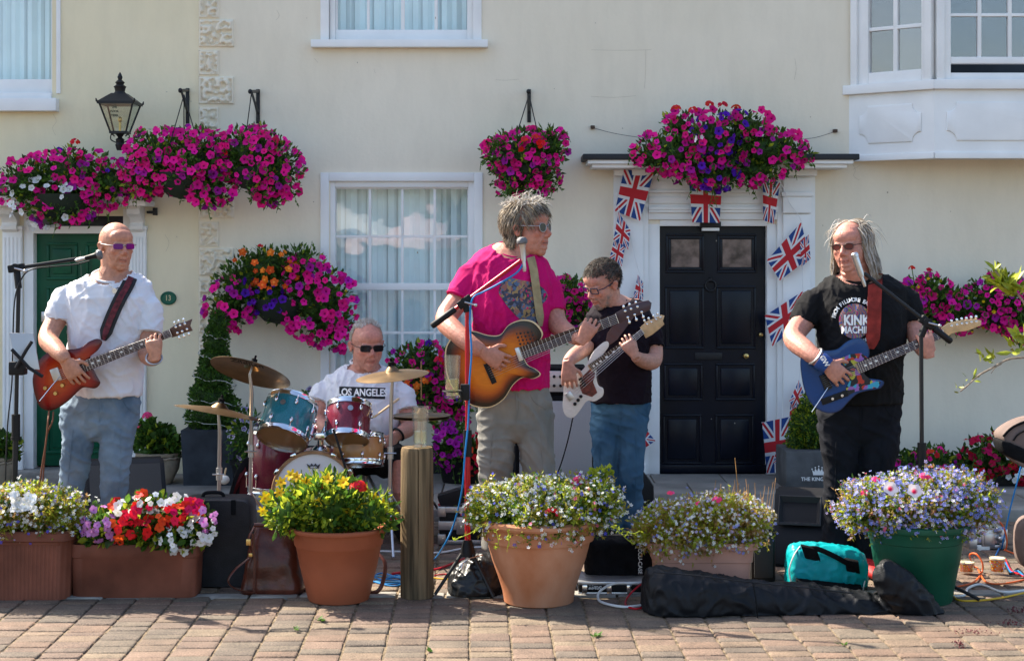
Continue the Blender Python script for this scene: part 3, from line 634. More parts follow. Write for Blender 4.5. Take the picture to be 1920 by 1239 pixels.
def blooms(parent, bl, lst, mind=.75):
    pts = []
    for kind, n, size, reg in lst:
        b2 = [blob3(q, reg[1]) for q in reg[0]] if reg else bl
        for _ in range(n):
            for t in range(14):
                p, nn = sample(b2, (.94,1.12), .2, .8)
                if all((p-q).length > (size+s)*mind*.75 for q, s in pts): break
            else: continue
            pts.append((p, size)); put_flower('violet' if kind == 'magenta' and random.random() < .10 else kind, p, nn*.7 + Vector((0,-.6,.12)) + rv()*.6, size*rnd(.62,1.18), parent)
def geranium(parent, p, r=.03, kind='redp', n=14):
    for i in range(n):
        d = rv(); d.z = abs(d.z)*.8; d.y = -abs(d.y) if random.random() < .7 else d.y
        put_flower(kind, p + d*r*.8, d + Vector((0,-.3,.2)), r*.42, parent)
def hang(name, label, cat, D, blobs, lst, nleaf=1400, group=None, loc=None, ln=.045, wd=.022, container=None, mats=None, wts=(5,4,1)):
    bl = [blob3(b, D) for b in blobs]; c = sum((b[0] for b in bl), Vector())/len(bl)
    zlo = min(b[0].z - b[1].z for b in bl)
    t = thing(name, label, cat, loc or (c.x, c.y, zlo), group)
    core(t, bl); foliage('foliage', t, bl, nleaf, ln, wd, mats or [greenleaf, darkleaf, limeleaf], wts)
    # trailing stems that break the outline
    mb = MB(); mb.raw = True
    for _ in range(26):
        p, nn = sample(bl, (.8,.95), .2, .7); q = p + nn*rnd(.02,.05) + Vector((0,-.01,.0)); e = q + nn*rnd(.0,.04) + Vector((rnd(-.03,.03),0,-rnd(.02,.09)))
        mb.tube([p, q, e], [.003,.0025,.0015], 4, cap=False)
        for k in range(5): leaf(mb, q.lerp(e, k/5), rv() + Vector((0,-.3,0)), rv(), .03, .014)
    mb.build('trailing_stems', greenleaf, t, auto=0, kind='stuff')
    if container: container(t)
    blooms(t, bl, lst); return t, bl
def tub(t, px, D, r, h, m):
    mb = MB(); mb.lathe((X(px, D), D, .06), (0,0,1), [(0,0),(r*.75,0),(r*.98,h*.85),(r*1.06,h*.86),(r*1.06,h),(r*.95,h),(r*.9,h*.9),(0,h*.88)], 28); mb.build('pot', m, t)
def box_at(t, a, b, top, D, dep, z0, m, name='trough'):
    mb = MB(); mb.box(X(a, D), X(b, D), D, D+dep, z0, Z(top, D), bev=.008); return mb.build(name, m, t)
random.seed(101)
linerm = mat('basket_liner', (.02,.03,.02), .8)
def bowl(px, py, r, D):
    def f(t):
        mb = MB(); c = P(px, py, D); mb.lathe(c, (0,0,1), [(.02,-r*.8),(r*.5,-r*.7),(r*.85,-r*.35),(r,0),(r*.96,0)], 20); mb.build('basket', linerm, t)
    return f
def chains(px0, py0, D, pts):
    def f(t):
        mb = MB(); a = P(px0, py0, D)
        for x, y, d in pts: mb.tube([a, P(x, y, d)], .0035, 5)
        mb.build('chain', blackm, t)
    return f
def both(*fs): return lambda t: [f(t) for f in fs]
S1 = .030
hang('hanging_basket', 'magenta and white petunias piled on the hood over the green door', 'flower basket', 10.05,
     [(55,345,58,48,.16),(135,335,85,58,.17),(205,345,50,45,.14),(110,388,75,34,.14)],
     [('whitep',26,.030,([(75,380,55,45,.15),(130,375,45,35,.15)],9.98)),('purple',5,.026,None),('magenta',118,S1,None)], 1500, container=bowl(120,365,.2,10.07))
hb = [o for o in col.objects if o.name == 'hanging_basket'][0]
for x, y in ((140,268),(150,300),(75,306)): geranium(hb, P(x,y,10.0), .035)
hang('hanging_basket', 'full round basket of magenta petunias hanging beside the lantern', 'flower basket', 9.98,
     [(300,300,62,62,.2),(365,305,70,66,.22),(395,355,48,36,.17),(268,330,40,40,.15)], [('magenta',175,S1,None),('whitep',3,.02,None),('crimson',4,.025,None)], 1500, group='hanging baskets',
     container=both(bowl(345,325,.2,9.98), chains(345,178,9.9,[(310,300,9.8),(380,300,9.85),(345,300,10.2)])))
hang('hanging_basket', 'magenta petunia basket at the right end of the double row left of the upper window', 'flower basket', 9.98,
     [(475,295,72,58,.2),(515,320,55,58,.18),(505,362,36,24,.12)], [('magenta',110,S1,None),('violet',8,.028,None),('crimson',3,.026,None)], 1200, group='hanging baskets',
     container=both(bowl(480,315,.18,9.98), chains(472,170,9.9,[(455,300,9.8),(500,300,9.9)])))
hang('hanging_basket', 'small magenta petunia basket with red geraniums above the lead guitarist', 'flower basket', 10.0,
     [(985,295,66,52,.2),(945,290,38,38,.14),(1030,275,34,36,.14),(965,350,36,22,.12),(1000,330,50,38,.15)], [('magenta',100,S1,None),('redp',6,.02,([(985,270,40,22,.2)],9.9))], 1300, group='hanging baskets',
     container=both(bowl(985,312,.17,10.0), chains(992,178,9.95,[(960,280,9.85),(1015,280,9.9)])))
hb = col.objects[-1].parent if col.objects[-1].parent else None
for x, y in ((985,266),(1005,258)): geranium(hb, P(x,y,9.82), .03)
tr, _ = hang('flower_trough', 'magenta and purple petunias with red geraniums spilling over the black door hood', 'flower trough', 10.06,
     [(1260,285,72,42,.16),(1335,270,85,60,.16),(1440,285,72,45,.16),(1345,328,60,30,.14),(1225,295,42,25,.12),(1300,315,60,30,.14),(1490,292,36,20,.1),(1410,320,55,28,.13),(1270,235,30,25,.1),(1400,240,40,30,.12)],
     [('purple',38,.028,([(1345,320,42,38,.17),(1340,255,45,40,.17),(1375,230,30,25,.15)],10.0)),('magenta',165,S1,None),('whitep',3,.024,([(1308,265,10,10,.15)],9.94))], 1800, loc=(X(1345), 10.1, Z(294)),
     container=lambda t: part('trough', linerm, t, (1240,1450,262,294,-.28,-.06), bev=.008))
for x, y in ((1268,205),(1355,198),(1380,204),(1300,208),(1330,197)): geranium(tr, P(x,y,9.98), .034)
for x, y in ((1428,206),(1440,214),(1447,222)): put_flower('magenta', P(x,y,9.95), Vector((rnd(-.3,.3),-1,.2)), .03, tr)
mb = MB(); mb.tube(spline([P(1425,260,10.0),P(1432,235,9.97),P(1436,215,9.96)],5), .004, 5); mb.build('stem', greenleaf, tr)
wbk, _ = hang('wall_basket', 'wall basket of orange begonias and magenta petunias left of the lower window', 'flower basket', 10.16,
     [(455,535,58,52,.15),(500,500,70,38,.14),(560,500,55,40,.14),(600,565,65,70,.16),(430,585,42,36,.12),(620,610,45,42,.13),(510,560,45,45,.13)],
     [('orange',22,.030,([(500,500,62,36,.16),(520,520,40,28,.16)],10.08)),('purple',22,.027,([(505,560,32,36,.15),(475,545,25,25,.14)],10.08)),('yellow',8,.014,None),('magenta',150,S1,([(430,570,50,50,.15),(600,570,68,75,.17),(625,615,45,42,.14),(575,510,45,35,.15)],10.12))], 1900,
     loc=(X(520), WALL, Z(600)), container=bowl(525,560,.2,10.18))
geranium(wbk, P(488,462,10.0), .02)
hang('window_box', 'window box of magenta, red and orange flowers between the drummer and lead guitarist', 'window box', 10.05,
     [(790,680,62,38,.14),(850,730,38,75,.14),(800,725,50,40,.13),(845,790,30,30,.12)],
     [('orange',9,.03,([(775,718,28,16,.15)],9.95)),('redp',10,.024,([(835,670,16,14,.15),(800,705,14,12,.15)],9.93)),('purple',4,.024,None),('magenta',95,.029,None)], 1400, loc=(X(800), 10.2, Z(745)),
     container=lambda t: part('trough', linerm, t, (720,890,712,742,-.26,-.02), bev=.008))
hang('flower_pot', 'violet and red petunias low on the pavement behind the lead guitarist', 'flower pot', 9.95,
     [(850,835,34,45,.15),(890,855,28,38,.13)], [('violet',40,.029,([(842,835,26,42,.16)],9.9)),('redp',22,.028,([(888,850,22,38,.15)],9.88))], 800, loc=(X(865,9.95), 9.98, .06),
     container=lambda t: tub(t, 868, 9.99, .17, .19, blackp))
hang('wall_basket', 'magenta petunia basket half hidden behind the bass player', 'flower basket', 10.12,
     [(1065,565,46,46,.15),(1040,590,30,34,.12),(1095,600,30,40,.12)], [('magenta',70,S1,None),('redp',2,.02,None)], 1100, loc=(X(1065), WALL, Z(620)), container=bowl(1070,585,.14,10.14))
hang('wall_trough', 'wall trough of magenta petunias with yellow flecks behind the telecaster-shaped guitar neck'.replace('telecaster-shaped guitar neck', 'blue guitar neck'), 'flower trough', 10.1,
     [(1740,555,52,40,.14),(1800,580,62,42,.15),(1870,565,62,52,.15),(1915,590,40,50,.14),(1720,600,32,36,.12)], [('yellow',16,.014,None),('magenta',165,S1,None)], 1700, loc=(X(1820), WALL, Z(640)),
     container=lambda t: part('trough', linerm, t, (1720,1960,560,605,-.3,-.03), bev=.008))
wt_ = col.objects[-1].parent
for x, y in ((1710,503),(1742,507)): geranium(wt_, P(x,y,10.0), .022); 
mb = MB(); mb.tube([P(1710,505,10.0),P(1716,540,10.05)], .003, 4); mb.tube([P(1742,509,10.0),P(1738,540,10.05)], .003, 4); mb.build('stem', greenleaf, wt_)
random.seed(77)
# pots along the wall whose tubs are defined above
hang('flower_trough', 'low trough of magenta petunias and yellow flecks behind the right guitarist', 'flower trough', 9.9,
     [(1700,872,42,26,.15),(1745,868,48,30,.15),(1790,880,36,22,.13)], [('magenta',34,.030,None),('yellow',8,.014,None),('redp',4,.028,([(1745,845,14,10,.12)],9.85)),('whitep',3,.014,None)], 800, loc=(X(1745,9.9), 9.95, .06),
     container=lambda t: box_at(t, 1670, 1815, 885, 9.82, .25, .06, blackp))
_t, _ = hang('flower_trough', 'crimson and white busy lizzies in a trough at the far right', 'flower trough', 9.85,
     [(1840,860,45,38,.15),(1890,850,52,45,.16),(1930,880,35,40,.15)], [('whitei',16,.024,([(1870,845,22,18,.16),(1905,890,25,22,.16)],9.8)),('crimson',95,.029,None)], 1000, loc=(X(1880,9.85), 9.9, .06),
     container=lambda t: box_at(t, 1800, 1975, 885, 9.78, .28, .06, blackp))
# star petunias by the clipped bush
_t, _ = hang('flower_pot', 'purple and white striped petunias behind the floor tom', 'flower pot', 9.75, [(462,815,30,48,.12),(585,750,14,22,.06),(480,865,24,30,.1)], [('star',34,.026,None)], 420, loc=(X(465,9.75), 9.78, .06),
     container=lambda t: tub(t, 470, 9.8, .12, .16, blackp))
# geranium in a beaded stone pot, beside the green door
def geranium_pot(px, D, label, sc_=1.0, flower=True):
    t = thing('flower_pot', label, 'flower pot', (X(px, D), D, .06)); st = mat('stone_pot', (.30,.245,.17), .85, var=.25, vs=12, bump=.4, bs=90); s = sc_
    mb = MB(); mb.lathe((X(px,D), D, .06), (0,0,1), [(0,0),(.075*s,0),(.085*s,.01),(.125*s,.09*s),(.135*s,.15*s),(.125*s,.172*s),(.138*s,.178*s),(.142*s,.195*s),(.125*s,.197*s),(.11*s,.16*s),(0,.155*s)], 36); pt = mb.build('pot', st, t)
    rp = MB(); pts = []
    for k in range(49): a = k*2*math.pi/48; pts.append((X(px,D)+math.cos(a)*.136*s, D+math.sin(a)*.136*s, .06+.165*s+.004*math.sin(k*2.0)))
    rp.tube(pts, .008*s, 6); rp.build('rope_band', st, pt)
    bl = [(Vector((X(px,D)-.01, D, .06+.26*s)), Vector((.14*s,.12*s,.09*s))), (Vector((X(px,D)+.07*s, D, .06+.235*s)), Vector((.1*s,.1*s,.06*s))), (Vector((X(px,D)-.05*s, D, .06+.33*s)), Vector((.07*s,.07*s,.06*s)))]
    core(t, bl); foliage('foliage', t, bl, 420, .05, .045, [greenleaf, darkleaf, limeleaf], (5,4,1))
    if flower:
        geranium(t, Vector((X(px,D)-.06*s, D-.04, .06+.42*s)), .035, 'pink', 16); geranium(t, Vector((X(px,D)-.11*s, D-.05, .06+.36*s)), .022, 'pink', 9)
    return t
geranium_pot(297, 9.9, 'beige stone pot of pink geraniums right of the green door')
geranium_pot(-12, 9.7, 'stone pot cut off by the left edge of the frame', 1.0)
# clipped bushes in square planters
def small_leaf_shape(t, bl, n, ln, mats, name='crown'):
    core(t, bl, .86); return foliage(name, t, bl, n, ln, ln*.6, mats, None, shell=(.86,1.03), spread=.8, bias=Vector((0,-.1,.4)))
slate = mat('slate_planter', (.028,.034,.042), .7, var=.3, vs=9, bump=.3, bs=120)
lead = mat('lead_planter', (.075,.078,.08), .65, var=.35, vs=7, bump=.3, bs=60)
t = thing('topiary_tree', 'clipped green cone wound with fairy lights in a square dark planter', 'topiary', (X(392,9.95), 10.0, .06))
D = 9.9; mb = MB(); z1 = Z(806, 9.82)
mb.add([(X(344,9.82),9.82,.06),(X(437,9.82),9.82,.06),(X(437,9.82),10.14,.06),(X(344,9.82),10.14,.06),(X(340,9.82),9.8,z1),(X(439,9.82),9.8,z1),(X(439,9.82),10.15,z1),(X(340,9.82),10.15,z1)], [(0,3,2,1),(4,5,6,7),(0,1,5,4),(1,2,6,5),(2,3,7,6),(3,0,4,7)])
mb.build('planter', slate, t, smooth=False)
bl = [blob3(b, 9.97) for b in ((405,640,22,35,.07),(403,675,27,30,.09),(400,710,32,32,.11),(395,745,40,32,.13),(395,780,46,30,.15),(430,770,22,28,.08),(410,610,16,28,.05))]
small_leaf_shape(t, bl, 5200, .022, [darkleaf, greenleaf])
mb = MB(); pts = []
for k in range(130):
    f_ = k/129; r_ = .06+.115*f_; a = f_*5*2*math.pi; pts.append(P(405-8*f_, 600+200*f_, 9.97) + Vector((math.cos(a)*r_*1.1, math.sin(a)*r_*.9, rnd(-.01,.01))))
mb.tube(pts, .0022, 4); mb.build('light_string', mat('fairy_wire', (.5,.5,.45), .5), t)
t = thing('topiary_shrub', 'clipped box shrub in a grey planter printed with a crown behind the right guitarist', 'topiary', (X(1535,9.75), 9.8, .06))
mb = MB(); z1 = Z(846, 9.6); mb.box(X(1474,9.6), X(1600,9.6), 9.6, 9.98, .06, z1, bev=.01); plk = mb.build('planter', lead, t)
bl = [blob3(b, 9.8) for b in ((1520,800,38,42,.15),(1500,825,26,26,.1),(1555,800,35,45,.14),(1525,765,24,28,.1))]
small_leaf_shape(t, bl, 4200, .022, [greenleaf, darkleaf, limeleaf])
letw = mat('white_print', (.72,.72,.70), .6)
text("THE KING'S HEAD", .030, face_cam(Vector((X(1540,9.6), 9.5985, Z(898,9.6)))), letw, plk, bold=.0006)
mb = MB(); cx, cz = X(1535,9.6), Z(884,9.6); cr = [(-.034,-.02),(.034,-.02),(.034,-.012),(.04,.012),(.026,.0),(.02,.02),(.009,.002),(0,.026),(-.009,.002),(-.02,.02),(-.026,.0),(-.04,.012),(-.034,-.012)]
mb.slab([(cx+a, 9.5985, cz+b) for a, b in cr], (0,.001,0))
for a, b in ((-.04,.016),(-.02,.025),(0,.032),(.02,.025),(.04,.016)): mb.ell((cx+a, 9.599, cz+b), (.0045,.001,.0045), n=8)
mb.build('crown_emblem', letw, plk, smooth=False)
# ------------------------------------------------------------ front row of planters
terra = mat('terracotta', (.36,.125,.05), .8, c2=(.48,.235,.135), vs=6, bump=.2, bs=90, stretch=(1,1,.6), det=10)
terraP = mat('terracotta_plastic', (.30,.085,.038), .55, var=.16, vs=4, bump=.1, bs=200)
brownP = mat('brown_plastic', (.175,.058,.034), .6, var=.3, vs=5, bump=.15, bs=150)
pinkP = mat('pink_terracotta_plastic', (.46,.235,.17), .6, var=.12, vs=6, bump=.1, bs=150)
greenP = mat('green_plastic', (.008,.075,.042), .45, var=.2, vs=5, bump=.1, bs=200)
soil = mat('soil', (.03,.02,.014), .95, bump=.6, bs=120)
SF = {}
def stuffmat(key, c): 
    SF[key] = mat('tiny_'+key, c, .6, var=.2, vs=60, spec=.2, transl=.35)
    return SF[key]
for k_, c_ in dict(white=(.80,.80,.76), blue=(.10,.10,.62), pale=(.27,.31,.76), lav=(.55,.45,.72), rose=(.62,.10,.22)).items(): stuffmat(k_, c_)
def lobelia(parent, bl, ntuft, flw, size=.0075, leafm=(limeleaf, oliveleaf, greenleaf), wts=None, hgt=(.05,.11), stem_up=.5, name='lobelia', up=.25, fper=(0,0,0,0,1,1,2)):
    "airy mound of thin stems carrying tiny leaves and flowers"
    st = MB(); st.raw = True; fl = MB(); fl.raw = True; keys = list(flw); ws = [flw[k] for k in keys]
    for _ in range(ntuft):
        p, n = sample(bl, (.55,.92), .5, .6, .4); d = (n + Vector((0,0,stem_up)) + rv()*.45).normalized(); L_ = rnd(*hgt)*.78; q = p + d*L_*.5 + rv()*.006; e = p + d*L_ + rv()*.012
        mi = random.choices(range(len(leafm)), wts)[0]
        w_ = .0011; s = d.cross(rv()).normalized()*w_
        st.add([p-s, p+s, q+s, e, q-s], [(0,1,2,4),(4,2,3)], mi)
        for k in range(10): leaf(st, p.lerp(e, rnd(.0,1.0)), d*.7 + rv(), rv(), rnd(.012,.026), rnd(.004,.009), mi)
        for k in range(random.choice(fper)):
            c = e + rv()*.012; f = (d*.4 + rv()*.7 + Vector((0,-.7,.5))).normalized(); a = f.orthogonal().normalized(); b = f.cross(a); r_ = size*rnd(.7,1.25); mk = random.choices(range(len(keys)), ws)[0]
            th = rnd(0,6.28); vs = [c]
            for j in range(5):
                u = th + j*2*math.pi/5; vs += [c + (a*math.cos(u-.42)+b*math.sin(u-.42))*r_*.9 + f*.001, c + (a*math.cos(u)+b*math.sin(u))*r_*1.15 + f*.0025, c + (a*math.cos(u+.42)+b*math.sin(u+.42))*r_*.9 + f*.001]
            fl.add(vs, [(0, 1+3*j, 2+3*j, 3+3*j) for j in range(5)], mk)
    st.build(name+'_stems', list(leafm), parent, auto=0, kind='stuff'); fl.build(name+'_flowers', [SF[k] for k in keys], parent, auto=0, kind='stuff')
def b3(c, r): return (Vector(c), Vector(r))
def round_pot(name, label, px, base, D, prof, m, n=64, wob=None):
    t = thing(name, label, 'plant pot', (X(px,D), D, 0)); mb = MB(); mb.lathe((X(px,D), D, 0), (0,0,1), prof, n, wob=wob); p_ = mb.build('pot', m, t)
    return t
random.seed(55)
# big terracotta pot
D = 6.86; s = D/F
t = round_pot('flower_pot', 'big terracotta pot', 1010, 0, D, [(0,.004),(.145,.0),(.15,.004),(.156,.05),(.175,.11),(.20,.18),(.215,.235),(.221,.262),(.222,.266),(.236,.268),(.240,.30),(.242,.325),(.243,.331),(.262,.334),(.268,.343),(.267,.355),(.25,.362),(.235,.362),(.228,.34),(0,.335)], terra)
t['label'] = 'large terracotta pot of white lobelia and red geranium, tallest in the front row'
cx, cy = X(1010,D)+.01, D; bl = [b3((cx,cy,.40),(.24,.19,.085)), b3((cx-.18,cy-.02,.385),(.12,.13,.07)), b3((cx+.2,cy,.40),(.13,.13,.085)), b3((cx+.02,cy-.12,.36),(.2,.12,.06))]
core(t, bl, .7, greenleaf); lobelia(t, bl, 2300, dict(white=12, blue=2.0, pale=.4, rose=.8), .0070, up=.3)
geranium(t, P(1035,962,6.62), .03, 'redp', 18); geranium(t, P(1085,905,6.85), .035, 'pink', 14); geranium(t, P(905,935,6.8), .014, 'pink', 5)
mb = MB(); mb.raw = True
for a, b, c in (((905,985),(880,1000),(850,1012)),((930,995),(935,1015),(930,1030)),((950,990),(955,1010),(951,1028)),((975,992),(980,1005),(990,1010)),((1150,985),(1175,1010),(1190,1020)),((1160,990),(1185,1000),(1200,995))):
    pts = spline([P(*a,6.62), P(*b,6.6), P(*c,6.6)], 5); mb.tube(pts, .0018, 4, cap=False)
    for k in range(14): leaf(mb, random.choice(pts), rv(), rv(), .018, .007)
mb.build('trailing_stems', limeleaf, t, auto=0, kind='stuff')
sp = [blob3(b, 6.9) for b in ((1125,890,20,10,.04),(1138,882,12,7,.03))]; foliage('spurge', t, sp, 130, .02, .02, [limeleaf])
# orange plastic pot
D = 6.9
t = round_pot('flower_pot', 'rust-orange plastic pot of yellow daisies and red geraniums beside the leather bag', 635, 0, D, [(0,.004),(.128,0),(.132,.006),(.165,.14),(.184,.232),(.188,.236),(.19,.24),(.199,.29),(.2025,.298),(.215,.301),(.218,.309),(.217,.316),(.205,.319),(.195,.315),(.188,.29),(0,.285)], terraP)
cx = X(615,D); bl = [b3((cx,D,.40),(.18,.17,.13)), b3((cx-.15,D-.03,.38),(.11,.12,.10)), b3((cx+.17,D-.02,.37),(.12,.12,.10)), b3((cx-.02,D,.46),(.10,.1,.08))]
core(t, bl, .72, greenleaf); foliage('foliage', t, bl, 1500, .042, .017, [greenleaf, limeleaf, darkleaf], (6,6,1), hexa=True, shell=(.7,1.05))
for x, y in ((543,888),(556,893),(575,905),(646,905),(700,930),(520,920),(560,925),(650,960),(530,905),(498,935),(492,960),(600,945),(601,940),(618,898),(680,948),(715,1005-60),(636,935)): put_flower('yellow', P(x+rnd(-4,4),y+rnd(-3,3),6.74+rnd(0,.12)), Vector((rnd(-.4,.4),-.8,.5)), rnd(.026,.034), t)
geranium(t, P(672,914,6.85), .04, 'redp', 24); geranium(t, P(602,912,6.85), .02, 'redp', 8)
mb = MB()
for x, y in ((588,885),(565,880),(575,895),(660,890)): mb.tube([P(x,y,6.85), P(x+rnd(-6,6),y+50,6.9)], .0018, 4)
mb.build('flower_stems', greenleaf, t, kind='stuff')
geranium(t, P(738,975,6.9), .02, 'crimson', 7)
# pink rectangular trough
D = 6.95
t = thing('flower_trough', 'pinkish rectangular trough of seedy pale lobelia behind the long black bag', 'flower trough', (X(1322,D), D, 0))
mb = MB(); w1, w0 = (1427-1218)/2*(D-.1)/F, .2; xc = X(1322,D-.1); z1 = Z(1022,D-.1); yc = D+.05
S_ = [(z1, w1, .12), (z1-.028, w1, .12), (z1-.03, w1-.018, .11), (z1-.085, w1-.022, .105), (z1-.087, w1-.028, .1), (z1-.13, w1-.032, .097), (0, w0, .08)]
mb.loft([((xc, yc, z), (a, 0, 0), (0, b, 0)) for z, a, b in S_], 48, p=9); mb.build('trough', pinkP, t)
bl = [b3((xc,yc,z1+.04),(.21,.14,.09)), b3((xc-.14,yc-.02,z1+.03),(.13,.12,.08)), b3((xc+.16,yc,z1+.05),(.12,.11,.085)), b3((xc+.11,yc,z1+.09),(.09,.09,.06))]
core(t, bl, .62, oliveleaf); lobelia(t, bl, 1600, dict(white=10, pale=2, lav=1.5), .0064, (limeleaf, oliveleaf, drystem), (4,4,3), (.05,.12))
geranium(t, P(1258,925,6.85), .018, 'pink', 7); geranium(t, P(1345,938,6.8), .024, 'pink', 10); geranium(t, P(1310,945,6.8), .016, 'pink', 5)
mb = MB()
for k in range(22): x = rnd(1330,1450); mb.tube([P(x,960,7.0), P(x+rnd(-12,12),rnd(895,925),7.0)], .0012, 3)
mb.tube([P(1385,930,7.0), P(1378,858,7.0)], .0015, 3); mb.build('seed_stems', drystem, t, kind='stuff')
# green pot
D = 6.88
t = round_pot('flower_pot', 'dark green plastic pot of blue lobelia at the right of the front row', 1718, 0, D, [(0,.004),(.145,0),(.15,.006),(.178,.16),(.181,.163),(.196,.258),(.201,.262),(.209,.306),(.212,.311),(.225,.314),(.229,.322),(.228,.338),(.215,.342),(.205,.335),(0,.32)], greenP)
cx = X(1715,D); bl = [b3((cx,D,.405),(.25,.18,.085)), b3((cx-.19,D-.02,.39),(.13,.13,.08)), b3((cx+.2,D,.405),(.12,.13,.09)), b3((cx,D-.09,.385),(.23,.11,.055)), b3((cx+.08,D,.445),(.19,.13,.06))]
core(t, bl, .66, oliveleaf); lobelia(t, bl, 2700, dict(pale=9, white=2.4, lav=3, rose=.7), .0072, (limeleaf, greenleaf, oliveleaf, drystem), (4,3,3,2), (.05,.11), fper=(0,0,1,1,2,2))
for x, y in ((1642,900),(1732,893),(1740,897),(1622,925)): geranium(t, P(x,y,6.75), .02, 'pink', 8)
for x, y in ((1670,915),(1715,920)): put_flower('pinkw', P(x,y,6.64), Vector((0,-1,.5)), .034, t)
# brown ribbed trough on the left and the planter of busy lizzies beside it
D = 6.85
t = thing('flower_trough', 'brown ribbed half-round trough of white lobelia at the left edge', 'flower trough', (X(20,D), D+.1, 0))
mb = MB(); x0, x1, z1 = -2.6, X(122,D), Z(997,D); pr = []; n_ = 40; top = []; 
def outline(ins, z, rib=0):
    o_ = []
    for k in range(n_*4+1):
        u = k/(n_*4); x_ = x0+ins + (x1-x0-2*ins)*u; y_ = D+.02+ins + (.0 if k % 4 < 2 else rib) + .05*(max(0, u-.93)/.07)**2; o_.append((x_, y_, z))
    return o_ + [(x1-ins, D+.26, z), (x0+ins, D+.26, z)]
ls = [outline(.0,.0,.003), outline(-.012, z1-.06,.003), outline(-.012, z1-.058,0), outline(-.014, z1-.045,0), outline(-.026, z1-.04,0), outline(-.026, z1-.008,0), outline(-.02, z1,0), outline(-.004, z1,0)]
m_ = len(ls[0]); vs = [q for l in ls for q in l]; mb.add(vs, [(i*m_+j, i*m_+(j+1)%m_, (i+1)*m_+(j+1)%m_, (i+1)*m_+j) for i in range(len(ls)-1) for j in range(m_)] + [tuple((len(ls)-1)*m_+j for j in range(m_))])
mb.build('trough', brownP, t, auto=30)
bl = [blob3(b, D+.12) for b in ((20,968,62,45,.13),(90,965,62,40,.13),(130,970,36,34,.1),(-40,970,60,45,.13),(60,945,50,25,.1))]
core(t, bl, .66, oliveleaf); lobelia(t, bl, 1500, dict(white=9, blue=1.4, lav=.8), .0066, (limeleaf, oliveleaf, greenleaf, drystem), (5,4,2,1.5), (.04,.09))
for k in range(26): put_flower('whitei', P(44+rnd(-20,20), 940+rnd(-14,14), 6.8), Vector((rnd(-.5,.5),-1,.6)), .02, t)
D = 6.9
t = thing('flower_trough', 'low brown trough of red, white and lilac busy lizzies in front of the black suitcase', 'flower trough', (X(262,D), D+.1, 0))
mb = MB(); x0, x1, z1 = X(126,D), X(368,D), Z(1022,D)
mb.loft([(((x0+x1)/2, D+.11, z), ((x1-x0)/2+k, 0, 0), (0, .1+k*.5, 0)) for z, k in ((0,-.012),(.002,-.01),(z1-.06,-.002),(z1-.056,.004),(z1-.008,.006),(z1,.002),(z1-.002,-.012))], 48, p=7); mb.build('trough', brownP, t)
bl = [blob3(b, D+.08) for b in ((215,985,48,34,.12),(275,968,62,40,.13),(350,985,52,40,.12),(300,998,70,30,.12),(190,1000,30,24,.09))]
core(t, bl, .72); foliage('foliage', t, bl, 900, .04, .024, [greenleaf, limeleaf, darkleaf], (5,2,3), hexa=True, shell=(.7,1.04))
blooms(t, bl, [('lilac',46,.021,([(200,982,42,30,.12),(385,965,22,30,.12)],D+.05)),('whitei',58,.022,([(335,1005,42,28,.13),(380,990,28,28,.12),(300,940,50,16,.12),(240,950,25,14,.12)],D+.05)),('scarlet',34,.024,([(240,985,34,32,.13),(300,970,28,24,.13)],D+.05)),('crimson',12,.023,([(350,950,30,22,.12)],D+.05)),('redp',46,.024,([(262,955,50,32,.12),(340,960,40,28,.12),(290,985,40,20,.13)],D+.05))], .55)
# ------------------------------------------------------------ people
skinm = mat('skin', (.5,.3,.22), .5, attr=True, var=.22, vs=70, bump=.45, bs=150, sss=.12, spec=.4)
def clothmat(name, c, var=.08, rough=.85, bs=500, c2=None, vs=9):
    return mat(name, c, rough, var=var, vs=vs, bump=.25, bs=bs, spec=.15, c2=c2)
def head_shape(mb, M, s):
    def E(c, r, n=20): mb.ell(c, r, M, n)
    j = s.get('jaw', 1.0); b = s.get('brow', 1.0); k = s.get('fat', 1.0)
    E((0,.055,.135), (.325,.405,.365), 28); E((0,-.085,-.10), (.272*k,.275,.36)); E((0,-.12,-.30), (.205*j,.205,.175)); E((0,-.245,-.40), (.10*j,.085,.085))
    E((0,.10,-.20), (.23*k,.22,.25)); E((0,-.20,.20), (.25,.18,.17))
    E((0,-.305,.075), (.215,.055,.04*b)); E((-.135,-.255,-.075), (.10*k,.075,.085)); E((.135,-.255,-.075), (.10*k,.075,.085))
    mb.tube([M@Vector(q) for q in ((0,-.315,.075),(0,-.368,-.02),(0,-.415*s.get('nose',1),-.10),(0,-.385,-.145))], [q*s['hh'] for q in (.03,.038,.05,.036)], 10)
    for sx in (-1, 1):
        E((sx*.052,-.375,-.13), (.036,.04,.034), 10)
        E((sx*.325,.045,-.02), (.028,.075,.115), 12); E((sx*.345,.075,.035), (.022,.05,.065), 10); E((sx*.335,.03,-.095), (.02,.035,.035), 10)
        mb.tube([M@Vector((sx*.35,.0,.06)), M@Vector((sx*.372,.05,.085)), M@Vector((sx*.37,.1,.03)), M@Vector((sx*.345,.07,-.07))], [q*s['hh'] for q in (.012,.018,.02,.014)], 6)
        E((sx*.13,-.285,.015), (.062,.035,.03), 10)      # lids
        mb.tube([M@Vector((sx*.07,-.345,-.135)), M@Vector((sx*.125,-.315,-.20)), M@Vector((sx*.14,-.285,-.29))], [q*s['hh'] for q in (.014,.02,.016)], 6)
    E((0,-.318,-.185), (.10,.055,.05)); E((0,-.352,-.232), (.088,.026,.019), 12); E((0,-.345,-.275), (.078,.03,.022), 12); E((0,-.31,-.335), (.09,.05,.05))
